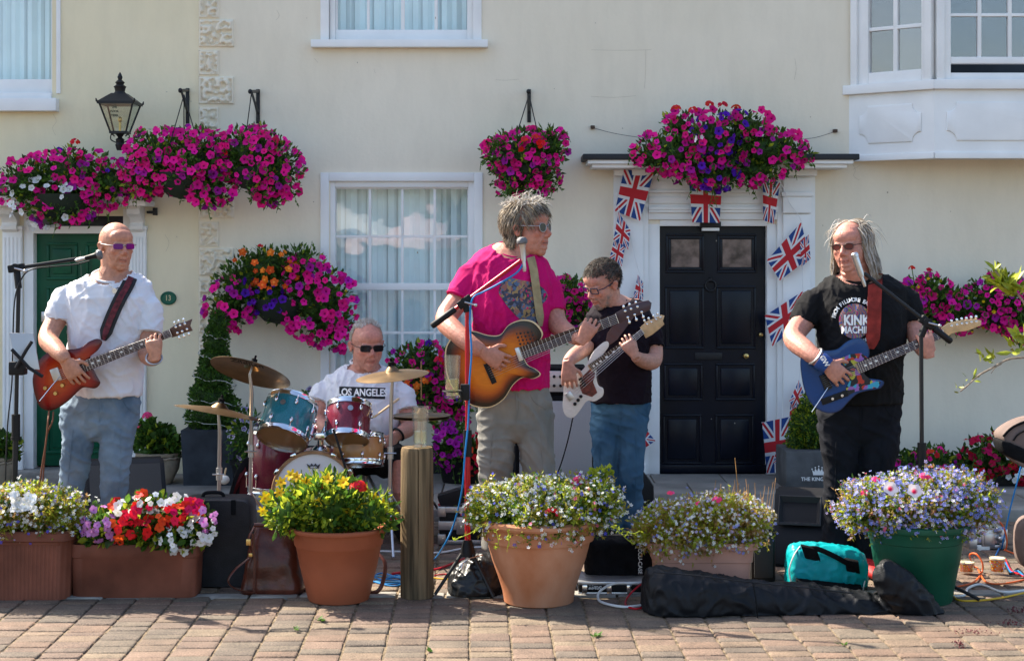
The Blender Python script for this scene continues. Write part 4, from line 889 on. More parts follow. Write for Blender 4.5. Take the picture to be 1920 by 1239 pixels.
def hand(mb, w_, d, n, sd, k=1.0, curl=(.5,.7,.5), thumb=None, spread=.06, vary=(0,.05,.1,.18)):
    w_ = Vector(w_); d = Vector(d).normalized(); n = Vector(n); n = (n - d*n.dot(d)).normalized(); s = n.cross(d); s = s if s.dot(Vector(sd)) > 0 else -s
    mb.loft([(w_ + d*(q*k), s*(a*k), n*(t*k)) for q, a, t in ((-.02,.024,.019),(.015,.031,.018),(.05,.041,.017),(.082,.043,.014),(.093,.036,.009))], 14, p=2.4)
    for i in range(4):
        o = (.033-.0222*i); b = w_ + d*((.084-.004*abs(i-1))*k) + s*(o*k); L_ = (.078,.086,.08,.064)[i]*k; a = 0; p = b; pts = [b - d*.02*k, b]; dd = (d + s*(spread*(1.5-i))).normalized()
        for f_, c in zip((.46,.3,.24), curl):
            a += c + vary[i]*.6; p = p + (dd*math.cos(a) + n*math.sin(a))*(L_*f_); pts.append(p)
        mb.tube(pts, [.0082*k,.0084*k,.0081*k,.0076*k,.0064*k], 8); mb.ell(pts[-1], (.0068*k,)*3, n=8)
    t = thumb or ((.55,.75,.35),(.85,.35,.3)); b = w_ + d*(.028*k) + s*(.026*k)
    def V_(q): return d*q[0] + s*q[1] + n*q[2]
    p1 = b + V_(t[0]).normalized()*.042*k; p2 = p1 + V_(t[1]).normalized()*.03*k
    mb.tube([b - d*.015*k, b, p1, p2], [.013*k,.0135*k,.0105*k,.0085*k], 8); mb.ell(p2, (.0085*k,)*3, n=8)
def hair(root, M, n, accept, vel, length, nseg, grav, wid, mats, seed, wts=None, keepout=1.03, name='hair', jit=.25, curl=0, rootk=1.0, vol=None):
    random.seed(seed); mb = MB(); mb.raw = True; done = 0; c0 = Vector((0,.055,.135)); r0 = Vector((.33,.41,.37)); Mi = M; sc = M.to_scale().x
    while done < n:
        d = rv(); r = Vector((d.x*r0.x, d.y*r0.y, d.z*r0.z))*rootk + c0
        if not accept(r): continue
        done += 1; nn = Vector((d.x/r0.x, d.y/r0.y, d.z/r0.z)).normalized(); v = (Vector(vel(r, nn)) + rv()*jit).normalized(); L_ = length(r)*rnd(.65,1.2); sg = L_/nseg; p = r*1.0; pts = [p.copy()]; cv = rv()*curl
        for k in range(nseg):
            p = p + v*sg; q = Vector(((p.x-c0.x)/r0.x, (p.y-c0.y)/r0.y, (p.z-c0.z)/r0.z))
            if p.z > -.15 and q.length < keepout: q = q.normalized()*keepout; p = Vector((q.x*r0.x, q.y*r0.y, q.z*r0.z)) + c0
            q = Vector(((p.x-c0.x)/r0.x, (p.y-c0.y)/r0.y, (p.z-c0.z)/r0.z))
            if vol and p.z > .0:
                mxl = keepout + vol*(.35+.65*k/nseg)*rnd(.6,1)
                if q.length > mxl: q = q.normalized()*mxl; p = Vector((q.x*r0.x, q.y*r0.y, q.z*r0.z)) + c0
            f = Vector((p.x/.29, (p.y+.085)/.29, (p.z+.1)/.37))
            if f.length < 1.03: f = f.normalized()*1.03; p = Vector((f.x*.29, f.y*.29-.085, f.z*.37-.1))
            pts.append(p.copy()); v = (v + Vector((0,0,-grav*sg)) + cv*sg + rv()*jit*.25).normalized()
        W_ = [Mi @ q for q in pts]; mi = random.choices(range(len(mats)), wts)[0]; u = (W_[-1]-W_[0]).cross(rv()).normalized(); b = []
        for k, q in enumerate(W_):
            ww = wid*(1 if k < nseg-1 else .6 if k == nseg-1 else .12); t = (W_[min(k+1,nseg)]-W_[max(k-1,0)]).normalized(); uu = (u - t*u.dot(t)).normalized(); v2 = t.cross(uu)
            b += [q+uu*ww, q-uu*ww*.5+v2*ww*.86, q-uu*ww*.5-v2*ww*.86]
        mb.add(b, [(3*k+i, 3*k+(i+1)%3, 3*k+3+(i+1)%3, 3*k+3+i) for k in range(nseg) for i in range(3)], mi)
    return mb.build(name, mats, root, auto=0)
def hair2(root, M, n, accept, length, layer, crown, bias, wid, mats, seed, wts=None, name='hair', jit=.08, curl=.0, nseg=9, free=-.12, flick=.0):
    "hair combed over the scalp from the crown: every strand keeps to its own layer and then hangs free"
    random.seed(seed); mb = MB(); mb.raw = True; done = 0; c0 = Vector((0,.055,.135)); r0 = Vector((.33,.41,.37)); cr = Vector(crown)
    while done < n:
        d = rv(); r = Vector((d.x*r0.x, d.y*r0.y, d.z*r0.z)) + c0
        if not accept(r): continue
        done += 1; L_ = length(r)*rnd(.75,1.15); sg = L_/nseg; lay = rnd(*layer); p = r.copy(); pts = [p.copy()]; v = Vector((0,0,0)); cv = rv()*curl; ph = rnd(0,6.28)
        for k in range(nseg):
            q = Vector(((p.x-c0.x)/r0.x, (p.y-c0.y)/r0.y, (p.z-c0.z)/r0.z)); nn = Vector((q.x/r0.x, q.y/r0.y, q.z/r0.z)).normalized()
            rad = p - cr; f = Vector((rad.x, rad.y, 0))*(1.6*max(0, nn.z)) + Vector((0,0,-1))*(1.2-.7*max(0,nn.z)) + Vector(bias(r)) + cv*math.sin(ph+k*.9)
            if p.z > free: f = f - nn*f.dot(nn)
            f = f.normalized() + rv()*jit + nn*(flick*(k/nseg)**2); v = (v*.5 + f).normalized(); p = p + v*sg
            if p.z > free:
                q = Vector(((p.x-c0.x)/r0.x, (p.y-c0.y)/r0.y, (p.z-c0.z)/r0.z)); tgt = 1.01 + lay*min(1, (k+1)/3); q = q*(1+(tgt/q.length-1)*(.85 if flick == 0 or k < nseg*.6 else .3)); p = Vector((q.x*r0.x, q.y*r0.y, q.z*r0.z)) + c0
            fq = Vector((p.x/.30, (p.y+.085)/.31, (p.z+.1)/.37))
            if fq.length < 1.04: fq = fq.normalized()*1.04; p = Vector((fq.x*.30, fq.y*.31-.085, fq.z*.37-.1))
            pts.append(p.copy())
        W_ = [M @ q for q in pts]; mi = random.choices(range(len(mats)), wts)[0]; u = (W_[-1]-W_[0]).cross(rv()).normalized(); b = []
        for k, q in enumerate(W_):
            ww = wid*(1 if k < nseg-1 else .6 if k == nseg-1 else .12); t = (W_[min(k+1,nseg)]-W_[max(k-1,0)]).normalized(); uu = (u - t*u.dot(t)).normalized(); v2 = t.cross(uu)
            b += [q+uu*ww, q-uu*ww*.5+v2*ww*.86, q-uu*ww*.5-v2*ww*.86]
        mb.add(b, [(3*k+i, 3*k+(i+1)%3, 3*k+3+(i+1)%3, 3*k+3+i) for k in range(nseg) for i in range(3)], mi)
    return mb.build(name, mats, root, auto=0)
def slab_lens(M, cx, cz, w_, h, kind, yaw_out, y=-.385):
    pts = []
    for k in range(20):
        a = 2*math.pi*k/20; ca, sa = math.cos(a), math.sin(a); p_ = 2/{'rect':5,'oval':2.2,'avi':2.6}[kind]
        u, v = math.copysign(abs(ca)**p_, ca)*w_, math.copysign(abs(sa)**p_, sa)*h
        if kind == 'avi' and v < 0: u *= 1 - .12*abs(v)/h
        pts.append(Vector((cx+u, y + abs(cx+u)*yaw_out, cz+v)))
    return [M@p_ for p_ in pts], (M.to_3x3() @ Vector((0,.02,0)))
def glasses(root, M, kind, w_, h, lensm, framem, cz=.02, rim=.008, cx=.13, name='sunglasses', thick=.008):
    hh = M.to_scale().x; fr = MB(); L_ = None
    g_ = None
    for sx in (-1, 1):
        pts, off = slab_lens(M, sx*cx, cz, w_, h, kind, .18)
        if rim: fr.tube(pts + [pts[0], pts[1]], rim*hh, 6, cap=False)
        e = M@Vector((sx*(cx+w_*1.02), -.385+.18*(cx+w_), cz+h*.35)); fr.tube([e, M@Vector((sx*.315,-.24,cz+.03)), M@Vector((sx*.34,.0,cz+.045)), M@Vector((sx*.345,.07,cz+.02))], thick*hh, 6)
    fr.tube([M@Vector((-cx+w_*.95,-.38,cz+h*.3)), M@Vector((0,-.405,cz+h*.55)), M@Vector((cx-w_*.95,-.38,cz+h*.3))], thick*hh, 6)
    g_ = fr.build(name, framem, root)
    for sx in (-1, 1):
        pts, off = slab_lens(M, sx*cx, cz, w_*.97, h*.97, kind, .18); mb = MB(); mb.slab(pts, off*.5); mb.build('lens', lensm, g_, smooth=False)
    return g_
class Person: pass
def person(label, D, base_px, hd, torso, sleeves, arms, hands_, shirt_m, trous_m, waist, legs, skin=(.50,.285,.205), neck=None, folds_=(.0036,.0042), collar=None, stub=0, feet=None, thighs=None, shoe_m=None, shin_skin=None, leg_gap=None):
    H_ = Person(); root = thing('person', label, 'person', (X(base_px, D), D, 0)); H_.root = root; s = D/F
    def J(px, py, dd=0): return P(px, py, D+dd)
    H_.J = J
    hx, hy, hdd, hpx, yaw, pit, roll = hd['pose']; hh = hpx*(D+hdd)/F; hd['hh'] = hh
    M = Matrix.Translation(J(hx, hy, hdd)) @ Matrix.Rotation(R(yaw), 4, 'Z') @ Matrix.Rotation(R(roll), 4, 'Y') @ Matrix.Rotation(R(pit), 4, 'X') @ Matrix.Diagonal((hh, hh, hh, 1)); H_.M = M
    b = MB(); head_shape(b, M, hd)
    nb_ = J(*neck); nr = hd.get('neck', .058)
    b.tube([M@Vector((0,.09,-.12)), M@Vector((0,.08,-.42)), nb_, nb_ + Vector((0,.01,-.12))], [nr*1.05, nr, nr*1.12, nr*1.9], 16)
    if hd.get('fat',1) > 1.05: b.tube([M@Vector((0,-.06,-.36)), nb_ + Vector((0,-.03,.02))], [nr*.85, nr*.9], 12)
    tc = [(J((q[1]+q[2])/2, q[0], q[3]), Vector(((q[2]-q[1])/2*s*(.93 if i_ < 3 else .8),0,0)), Vector((0,q[4]*(.90 if i_ < 3 else .8),0))) for i_, q in enumerate(torso)]
    b.loft(tc, 20)
    for a in arms: b.tube(spline([J(*q[:3]) for q in a], 4), [v for v in np.interp(np.linspace(0, len(a)-1, (len(a)-1)*4+1), range(len(a)), [a[0][3]*.7] + [q[3] for q in a[1:]])], 14)
    for h_ in hands_: hand(b, J(*h_['w']), h_['d'], h_.get('n', (0,1,0)), h_['s'], h_.get('k', 1.0), h_.get('curl', (.5,.7,.5)), h_.get('thumb'), h_.get('spread', .06))
    if shin_skin:
        for q in shin_skin: b.tube([J(*p_[:3]) for p_ in q], [p_[3] for p_ in q], 14)
    r = fuse(b, .0040, 2)
    V = np.array(r.v); Mi = np.array(M.inverted()); L_ = V @ Mi[:3,:3].T + Mi[:3,3]
    C_ = np.tile(np.array([*skin, 1.0]), (len(V), 1)); 
    nz = np.sin(V[:,0]*61+np.sin(V[:,2]*47)*2)*np.sin(V[:,2]*53+np.cos(V[:,1]*39)*2)*.6
    C_[:, :3] *= (1 + .12*nz[:, None]); hm = L_[:, 2] > -.55
    def blend(mask_w, c): 
        for i in range(3): C_[:, i] = C_[:, i]*(1-mask_w) + c[i]*mask_w
    def gs(cx, cy, cz, rx, ry, rz): return np.exp(-(((L_[:,0]-cx)/rx)**2 + ((L_[:,1]-cy)/ry)**2 + ((L_[:,2]-cz)/rz)**2))*hm
    red = (skin[0]*1.02, skin[1]*.68, skin[2]*.66)
    for sx in (-1,1): blend(.55*gs(sx*.17,-.29,-.09,.1,.12,.09), red); blend(.6*gs(sx*.35,.05,0,.06,.12,.14), red)
    blend(.6*gs(0,-.44,-.1,.07,.08,.07), red); blend(.35*gs(0,-.25,.3,.25,.2,.12), red)
    lipm = (np.abs(L_[:,0]) < .092) & (L_[:,1] < -.30) & (L_[:,2] > -.302) & (L_[:,2] < -.212); blend(.55*lipm, (skin[0]*.82, skin[1]*.5, skin[2]*.5))
    ml = (np.abs(L_[:,0]) < .08) & (L_[:,1] < -.30) & (np.abs(L_[:,2]+.253) < .008); blend(.8*ml, (.10,.03,.03))
    for sx in (-1,1): blend(.55*gs(sx*.13,-.33,.075,.075,.06,.018), hd.get('browc', (.16,.12,.10)))
    if stub:
        bm_ = np.clip((-.12 - L_[:,2])/.1, 0, 1)*np.clip((-.02 - L_[:,1])/.12, 0, 1)*np.clip((L_[:,2]+.62)/.12, 0, 1)*hm*(1-lipm); blend(stub*bm_*(.75+.25*np.sign(nz)), hd.get('beard', (.22,.19,.17)))
    r.c = np.clip(C_, 0, 1); H_.body = r.build('body', skinm, root, auto=0)
    # shirt
    sh = MB(); sh.loft([(J((q[1]+q[2])/2, q[0], q[3]), Vector(((q[2]-q[1])/2*s,0,0)), Vector((0,q[4],0))) for q in torso], 36, p=2.3)
    for a in sleeves: sh.tube([J(a[0][0], a[0][1]+10, a[0][2])] + [J(*q[:3]) for q in a[1:]], [a[0][3]*.78] + [q[3]*.95 for q in a[1:]], 18)
    r = fuse(sh, .0068, 6); f1 = folds_[0]; ox = Vector((base_px*.01, D, 0))
    def ff(p_):
        q = p_ + ox; wv = noise.noise_vector(q*4)*.12; n1 = noise.noise(Vector(((q.x+wv.x)*13, q.y*9, (q.z+wv.z)*6.5))); n2 = noise.noise(Vector(((q.x+q.z*.7+wv.y)*20, q.y*10, (q.z-q.x*.7)*8)))
        n3 = noise.noise(Vector(((q.x-q.z*.9)*26+wv.x*20, q.y*14, (q.z+q.x*.9)*9))); return f1*(1.7*(max(0,1-abs(n1)*3.4)**1.5) + 1.1*(max(0,1-abs(n2)*3.6)**1.5) + .7*(max(0,1-abs(n3)*4)**1.5) + 1.2*noise.noise(q*5) - .6)
    folds(r, ff)
    face_d = (M.to_3x3() @ Vector((0,-1,0))); face_d.z = 0; face_d = (face_d.normalized()*.45 + Vector((0,-1,0))).normalized()
    cn = (face_d*.42 + Vector((0,0,.9))).normalized(); c0 = nb_ + face_d*.006 + Vector((0,0,hd.get('collar', .020)))
    b0 = BVHTree.FromPolygons([Vector(p_) for p_ in r.v], r.f); u_ = cn.orthogonal().normalized(); v_ = cn.cross(u_); ringp = []
    for k in range(49):
        d_ = u_*math.cos(k*math.pi/24) + v_*math.sin(k*math.pi/24); hit = b0.ray_cast(c0, d_); ringp.append(hit[0] if hit[0] and (hit[0]-c0).length < .10 else c0 + d_*.082)
    for it in range(4): ringp = [(ringp[(i-1) % 48]+ringp[i % 48]*2+ringp[(i+1) % 48])/4 for i in range(48)]; ringp.append(ringp[0])
    keep = []
    for f_ in r.f:
        cf = sum((Vector(r.v[i]) for i in f_), Vector())/len(f_)
        if not ((cf-c0).dot(cn) > 0 and (cf-c0).length < .105): keep.append(f_)
    r.f = keep; r.m = [0]*len(keep); H_.shirt = r.build('shirt', shirt_m, root, auto=0)
    for a in sleeves:
        p1_, p0_ = J(*a[-1][:3]), J(*a[-2][:3]); ax_ = (p1_-p0_).normalized(); u2 = ax_.orthogonal().normalized(); v2 = ax_.cross(u2); hm_ = MB(); rr_ = a[-1][3]*.95
        hm_.tube([p1_ - ax_*.004 + (u2*math.cos(k*math.pi/12) + v2*math.sin(k*math.pi/12))*(rr_-.001) for k in range(25)], .0045, 8); hm_.build('sleeve_hem', shirt_m, root)
    cr_ = MB(); cr_.tube([p_ + cn*.001 for p_ in ringp], .0075, 8, cap=False); cr_.build('collar', shirt_m, root)
    bv = BVHTree.FromPolygons([Vector(p_) for p_ in r.v], r.f)
    def drape(vs, off=.0035):
        out = []
        for p_ in vs:
            p_ = Vector(p_); o_ = Vector((0,0,CH)); dr = (p_-o_).normalized(); hit = bv.ray_cast(p_ - dr*1.2, dr)
            out.append(tuple(hit[0] - dr*off if hit[0] else p_))
        return out
    H_.drape = drape
    if collar:
        cpx, cpy, rx, rz_, cdd, tilt = collar; pts = []
        for k in range(33):
            a = 2*math.pi*k/32; pts.append(J(cpx, cpy, cdd) + Vector((math.cos(a)*rx, math.sin(a)*rz_, -math.sin(-a)*tilt)))
        mb = MB(); mb.tube(pts, .0065, 8); mb.build('collar', shirt_m, root)
    # trousers
    if waist:
        tr_ = MB(); tr_.loft([(J((q[1]+q[2])/2, q[0], q[3]), Vector(((q[2]-q[1])/2*s*(.93 if i_ == len(waist)-1 else 1),0,0)), Vector((0,q[4]*(.86,.84,.72)[min(i_,2)],0))) for i_, q in enumerate(waist)], 32, p=2.3)
        lw = waist[-1]; 
        if not shin_skin: tr_.loft([(J((lw[1]+lw[2])/2, lw[0]-12+k*12, lw[3]), Vector(((lw[2]-lw[1])/2*s*f_,0,0)), Vector((0,lw[4]*g_,0))) for k, f_, g_ in ((0,.97,.82),(1,.92,.74),(2,.80,.64),(3,.5,.45))], 32, p=2.3)
        for lg in legs: tr_.tube(spline([J(*q[:3]) for q in lg], 3), list(np.interp(np.linspace(0, len(lg)-1, (len(lg)-1)*3+1), range(len(lg)), [q[3]*s for q in lg])), 20)
        r = fuse(tr_, .0075, 5); f2 = folds_[1]
        def fg(p_):
            q = p_ + ox; wv = noise.noise_vector(q*3)*.15; n1 = noise.noise(Vector(((q.x+wv.x)*8, q.y*7, (q.z+wv.z+q.x*.5)*16))); n2 = noise.noise(Vector((q.x*17, q.y*9, (q.z+wv.y)*5)))
            n3 = noise.noise(Vector(((q.x-q.z*.5)*14, q.y*12, (q.z+q.x*.6+wv.z)*24))); return f2*(1.6*(max(0,1-abs(n1)*3.2)**1.5) + .9*(max(0,1-abs(n2)*3.4)**1.5) + .6*(max(0,1-abs(n3)*3.6)**1.5) + 2.2*noise.noise(q*5) - .6)
        folds(r, fg); H_.trousers = r.build('trousers', trous_m, root, auto=0)
        bt_ = BVHTree.FromPolygons([Vector(p_) for p_ in r.v], r.f)
        def dt(pts):
            o_ = []
            for x_, y_ in pts:
                p_ = J(x_, y_, 0); dr = (p_-Vector((0,0,CH))).normalized(); h_ = bt_.ray_cast(p_-dr*1.5, dr)
                if h_[0]: o_.append(h_[0] - dr*.0006)
            return o_
        if not shin_skin:
            w0 = waist[0]; a_, b_, y_ = w0[1], w0[2], waist[1][0]; cx_ = (legs[0][0][0]+legs[1][0][0])/2
            for ln_ in ([(cx_, y_-18), (cx_+1, y_+5), (cx_, y_+40)], [(cx_+5, y_-18), (cx_+6, y_+10), (cx_+1, y_+32)], [(a_+32, y_-16), (a_+22, y_), (a_+2, y_+12)], [(b_-32, y_-16), (b_-22, y_), (b_-2, y_+12)], [(legs[0][1][0]-8, legs[0][1][1]-25), (legs[0][2][0]-10, legs[0][2][1]), (legs[0][3][0]-9, legs[0][3][1])], [(legs[1][1][0]+8, legs[1][1][1]-25), (legs[1][2][0]+10, legs[1][2][1]), (legs[1][3][0]+9, legs[1][3][1])]):
                q_ = dt([(v.x, v.y) for v in spline([Vector((x_, y2, 0)) for x_, y2 in ln_], 5)])
                if len(q_) > 3: mb = MB(); mb.tube(q_, .0022, 5); mb.build('seam', trous_m, H_.trousers)
    for fx in feet or []:
        px_, dd_, ang = fx; mb = MB(); c = Vector((X(px_, D+dd_), D+dd_, 0)); f_ = Vector((math.sin(R(ang)), -math.cos(R(ang)), 0)); sd = Vector((f_.y, -f_.x, 0))
        mb.loft([(c + f_*a + Vector((0,0,z+.004)), sd*w_, Vector((0,0,h))) for a, w_, z, h in ((-.09,.028,.035,.03),(-.07,.038,.042,.04),(0,.04,.042,.042),(.08,.045,.034,.034),(.14,.042,.026,.026),(.17,.025,.02,.018))], 16); mb.build('shoe', shoe_m or blackc, root)
    return H_
UPV = (0,0,1)
# --- left guitarist: white T-shirt, blue jeans
random.seed(301)
wht = clothmat('white_tshirt', (.62,.62,.65), .03); jeans = clothmat('faded_denim', (.065,.105,.155), .25, c2=(.22,.285,.345), vs=5); 
PL = person('bald man in white T-shirt, jeans and purple glasses playing the red guitar', 7.6, 175,
  dict(pose=(219,463,0,92,38,2,0), jaw=1.08, neck=.066, nose=1.0, browc=(.30,.18,.13)),
  [(505,190,235,.03,.06),(516,165,262,.03,.08),(530,132,282,.03,.105),(560,122,290,.02,.125),(610,126,284,.01,.13),(660,128,272,.01,.13),(710,132,266,.01,.13),(742,148,264,.0,.125)],
  [[(150,538,.03,.062),(125,560,.02,.068),(112,588,-.01,.068),(110,602,-.02,.066)],[(270,548,.03,.062),(280,580,.0,.066),(280,612,-.03,.062),(279,624,-.04,.060)]],
  [[(150,540,.03,.052),(115,585,-.0,.05),(90,632,-.10,.046),(103,652,-.20,.042),(117,667,-.262,.033),(123,675,-.268,.027)],[(272,550,.03,.05),(280,610,-.02,.046),(275,662,-.07,.042),(286,672,-.17,.036),(290,671,-.245,.028)]],
  [dict(w=(122,675,-.268), d=(.55,.10,-.83), s=(.8,0,.5), curl=(.25,.45,.4), k=.98), dict(w=(291,670,-.262), d=(-.12,-.05,1), s=(1,0,.1), curl=(.45,.95,.8), k=.86, thumb=((.75,.15,.65),(.95,.1,.2)))],
  wht, jeans, [(735,140,262,.0,.115),(765,112,262,.0,.125),(800,111,256,.0,.125)],
  [[(148,780,.0,38),(145,830,-.02,29),(139,880,.0,25),(134,925,.02,23),(133,985,.03,23),(136,1040,.03,26)],[(222,780,.0,38),(219,830,-.02,29),(216,880,-.02,26),(213,930,-.0,24),(211,985,.0,24),(212,1040,.0,26)]],
  skin=(.50,.235,.15), neck=(208,524,.02), collar=None, feet=[(140,.0,-25),(215,-.02,20)], folds_=(.0042,.0042))
# --- lead guitarist: magenta T-shirt, grey jeans
pinkT = clothmat('magenta_tshirt', (.46,.003,.105), .06); greyj = clothmat('grey_jeans', (.14,.135,.12), .2, c2=(.22,.21,.19), vs=6)
PM = person('tall man with tousled grey hair and magenta T-shirt playing the sunburst guitar', 7.4, 968,
  dict(pose=(990,430,-.0,106,62,-2,0), jaw=1.08, neck=.058, fat=1.0, nose=1.02, browc=(.25,.21,.18)),
  [(455,930,985,.06,.06),(468,905,1008,.05,.09),(490,880,1028,.04,.125),(530,876,1038,.02,.145),(580,885,1036,.0,.155),(640,894,1032,.0,.155),(690,897,1029,.0,.155),(727,897,1027,.0,.15)],
  [[(908,492,.04,.072),(886,520,.02,.076),(868,548,-.01,.074),(862,560,-.02,.070)],[(1016,500,.04,.065),(1028,540,.02,.068),(1035,572,.0,.064),(1037,584,-.01,.060)]],
  [[(905,498,.04,.06),(865,555,-.0,.054),(836,597,-.10,.05),(852,620,-.20,.047),(882,645,-.275,.04),(903,658,-.288,.031)],[(1018,505,.03,.055),(1036,575,.0,.05),(1046,608,-.06,.047),(1068,626,-.17,.040),(1088,636,-.25,.030)]],
  [dict(w=(906,660,-.29), d=(.85,.12,-.45), s=(.4,0,.8), curl=(.35,.6,.5), k=1.0), dict(w=(1090,638,-.268), d=(.5,-.03,.8), s=(.9,0,-.3), curl=(.45,.95,.7), k=.9, thumb=((.7,.2,.7),(.9,.2,.2)))],
  pinkT, greyj, [(722,900,1026,.0,.14),(755,896,1036,.0,.145),(800,897,1038,.0,.14)],
  [[(934,780,.0,41),(930,835,-.02,34),(928,900,.0,31),(934,960,.02,31),(934,1028,.03,32)],[(1000,780,.0,41),(1006,835,-.02,33),(1009,900,-.02,30),(1010,960,.0,30),(1010,1032,.0,31)]],
  skin=(.48,.205,.14), neck=(962,478,.03), feet=[(930,.0,-20),(1012,-.02,25)], folds_=(.0042,.0045))
# --- bass player: black T-shirt, blue jeans
blkT = clothmat('black_tshirt', (.006,.006,.007), .2); plumT = clothmat('plum_black_tshirt', (.009,.005,.010), .2); bluej = clothmat('blue_denim', (.02,.065,.125), .25, c2=(.065,.14,.22), vs=5)
PB = person('bearded man in dark T-shirt and glasses looking down at his white bass', 8.25, 1165,
  dict(pose=(1130,533,-.03,90,-52,24,4), jaw=1.05, neck=.06, nose=1.0, browc=(.06,.05,.05), beard=(.19,.165,.15)),
  [(560,1142,1200,.06,.05),(570,1112,1212,.05,.085),(590,1098,1224,.03,.11),(630,1100,1226,.02,.125),(680,1106,1222,.01,.13),(720,1106,1221,.01,.13),(754,1107,1221,.01,.13)],
  [[(1118,590,.03,.06),(1105,620,.0,.062),(1100,645,-.03,.058)],[(1212,592,.03,.062),(1222,625,.01,.064),(1224,650,-.01,.060)]],
  [[(1115,595,.03,.05),(1102,635,-.0,.046),(1096,652,-.08,.043),(1075,668,-.2,.037),(1064,680,-.25,.028)],[(1214,600,.03,.052),(1225,648,.0,.048),(1224,676,-.06,.046),(1206,676,-.16,.038),(1192,668,-.235,.028)]],
  [dict(w=(1064,682,-.255), d=(.12,.1,-1), s=(1,0,0), curl=(.3,.5,.4), k=.95), dict(w=(1190,666,-.245), d=(-.45,-.03,.75), s=(.6,0,.7), curl=(.4,.9,.7), k=.85, thumb=((.5,.3,.75),(.8,.3,.3)))],
  plumT, bluej, [(748,1110,1219,.01,.12),(770,1107,1219,.01,.125),(800,1107,1216,.01,.12)],
  [[(1136,785,.0,29),(1133,835,-.02,25),(1134,885,.0,22),(1142,935,.0,22),(1146,1000,.0,21)],[(1186,785,.0,31),(1185,835,-.02,26),(1183,885,-.02,24),(1181,935,.02,23),(1184,1000,.05,22)]],
  skin=(.54,.275,.20), neck=(1160,568,.03), stub=1.0, feet=[(1143,.0,-10),(1186,.04,25)], folds_=(.0036,.0042))
# --- right guitarist: black T-shirt, long grey hair
nav = clothmat('black_trousers', (.006,.007,.011), .25)
PR = person('long-haired man in black printed T-shirt and red-brown glasses playing the blue guitar', 7.45, 1612,
  dict(pose=(1596,463,-.02,98,-38,3,-4), jaw=1.15, neck=.070, fat=1.12, nose=1.0, browc=(.34,.26,.22)),
  [(510,1575,1640,.05,.06),(520,1548,1672,.04,.09),(540,1528,1700,.03,.125),(580,1530,1702,.01,.15),(630,1535,1696,.0,.165),(690,1536,1690,-.01,.17),(730,1536,1690,.0,.16),(754,1538,1691,.0,.155)],
  [[(1550,545,.03,.07),(1525,568,.02,.074),(1511,592,-.0,.072),(1507,606,-.01,.068)],[(1682,538,.03,.066),(1698,565,.02,.068),(1708,592,.0,.064),(1711,605,-.01,.060)]],
  [[(1550,548,.03,.058),(1512,596,-.0,.053),(1488,632,-.11,.05),(1511,656,-.22,.045),(1535,674,-.285,.034),(1548,682,-.295,.030)],[(1685,545,.03,.052),(1709,600,-.0,.048),(1720,634,-.06,.044),(1733,656,-.17,.038),(1740,660,-.26,.029)]],
  [dict(w=(1548,682,-.297), d=(.72,.10,-.6), s=(.5,0,.8), curl=(.3,.55,.5), k=1.02), dict(w=(1742,664,-.278), d=(-.2,-.03,.9), s=(.9,0,.2), curl=(.45,.95,.8), k=.88, thumb=((.8,.1,.6),(.95,.0,.2)))],
  blkT, nav, [(748,1542,1690,.0,.145),(775,1531,1692,.0,.15),(810,1536,1690,.0,.145)],
  [[(1574,795,.0,40),(1576,850,-.01,35),(1576,905,.0,31),(1572,960,.02,27),(1569,1010,.03,27),(1570,1050,.03,28)],[(1650,795,.0,41),(1646,850,-.01,36),(1640,905,-.01,32),(1634,960,.0,29),(1628,1010,.0,27),(1624,1052,.0,28)]],
  skin=(.52,.235,.17), neck=(1606,524,.02), feet=[(1572,.0,-25),(1622,-.03,10)], shoe_m=mat('red_shoe', (.45,.02,.02), .6), folds_=(.0036,.0042))
# --- drummer, seated
shortm = clothmat('black_shorts', (.012,.012,.014), .2)
PD = person('seated grey-haired drummer in white LOS ANGELES T-shirt and black sunglasses', 8.7, 690,
  dict(pose=(688,648,-.03,92,22,8,0), jaw=1.1, neck=.066, fat=1.1, nose=1.0, browc=(.30,.24,.21)),
  [(682,655,712,.05,.06),(692,634,728,.04,.09),(708,608,750,.03,.125),(740,606,756,.01,.15),(780,612,752,-.01,.17),(815,618,748,-.01,.17),(850,622,745,.0,.16)],
  [[(628,712,.03,.066),(606,735,.0,.07),(598,755,-.03,.068)],[(738,715,.03,.066),(756,745,.0,.07),(762,770,-.03,.068)]],
  [[(628,715,.03,.054),(602,760,-.03,.048),(598,790,-.06,.045),(620,812,-.2,.038),(640,822,-.28,.028)],[(740,718,.03,.054),(762,775,-.03,.05),(767,800,-.06,.046),(752,812,-.16,.038),(741,818,-.22,.028)]],
  [dict(w=(645,825,-.3), d=(.5,-.4,-.3), s=(.3,0,.9), curl=(.7,.9,.6), k=.95), dict(w=(740,818,-.23), d=(-.35,-.5,-.6), s=(.0,-.3,.9), n=(-.6,.6,-.2), curl=(.9,1.0,.6), k=.98)],
  wht, shortm, [(820,622,748,.0,.15),(860,618,752,.0,.16),(885,625,748,.0,.15)],
  [[(655,862,-.05,32),(640,868,-.25,30),(628,872,-.38,27)],[(722,862,-.05,32),(740,862,-.25,30),(752,866,-.36,27)]],
  skin=(.52,.235,.17), neck=(682,690,.03), shin_skin=[[(628,872,-.36,.05),(625,920,-.42,.05),(628,985,-.34,.035)],[(752,866,-.34,.052),(754,920,-.4,.052),(753,990,-.32,.035)]], feet=[(630,-.4,-15),(753,-.36,15)], folds_=(.0042,.004))
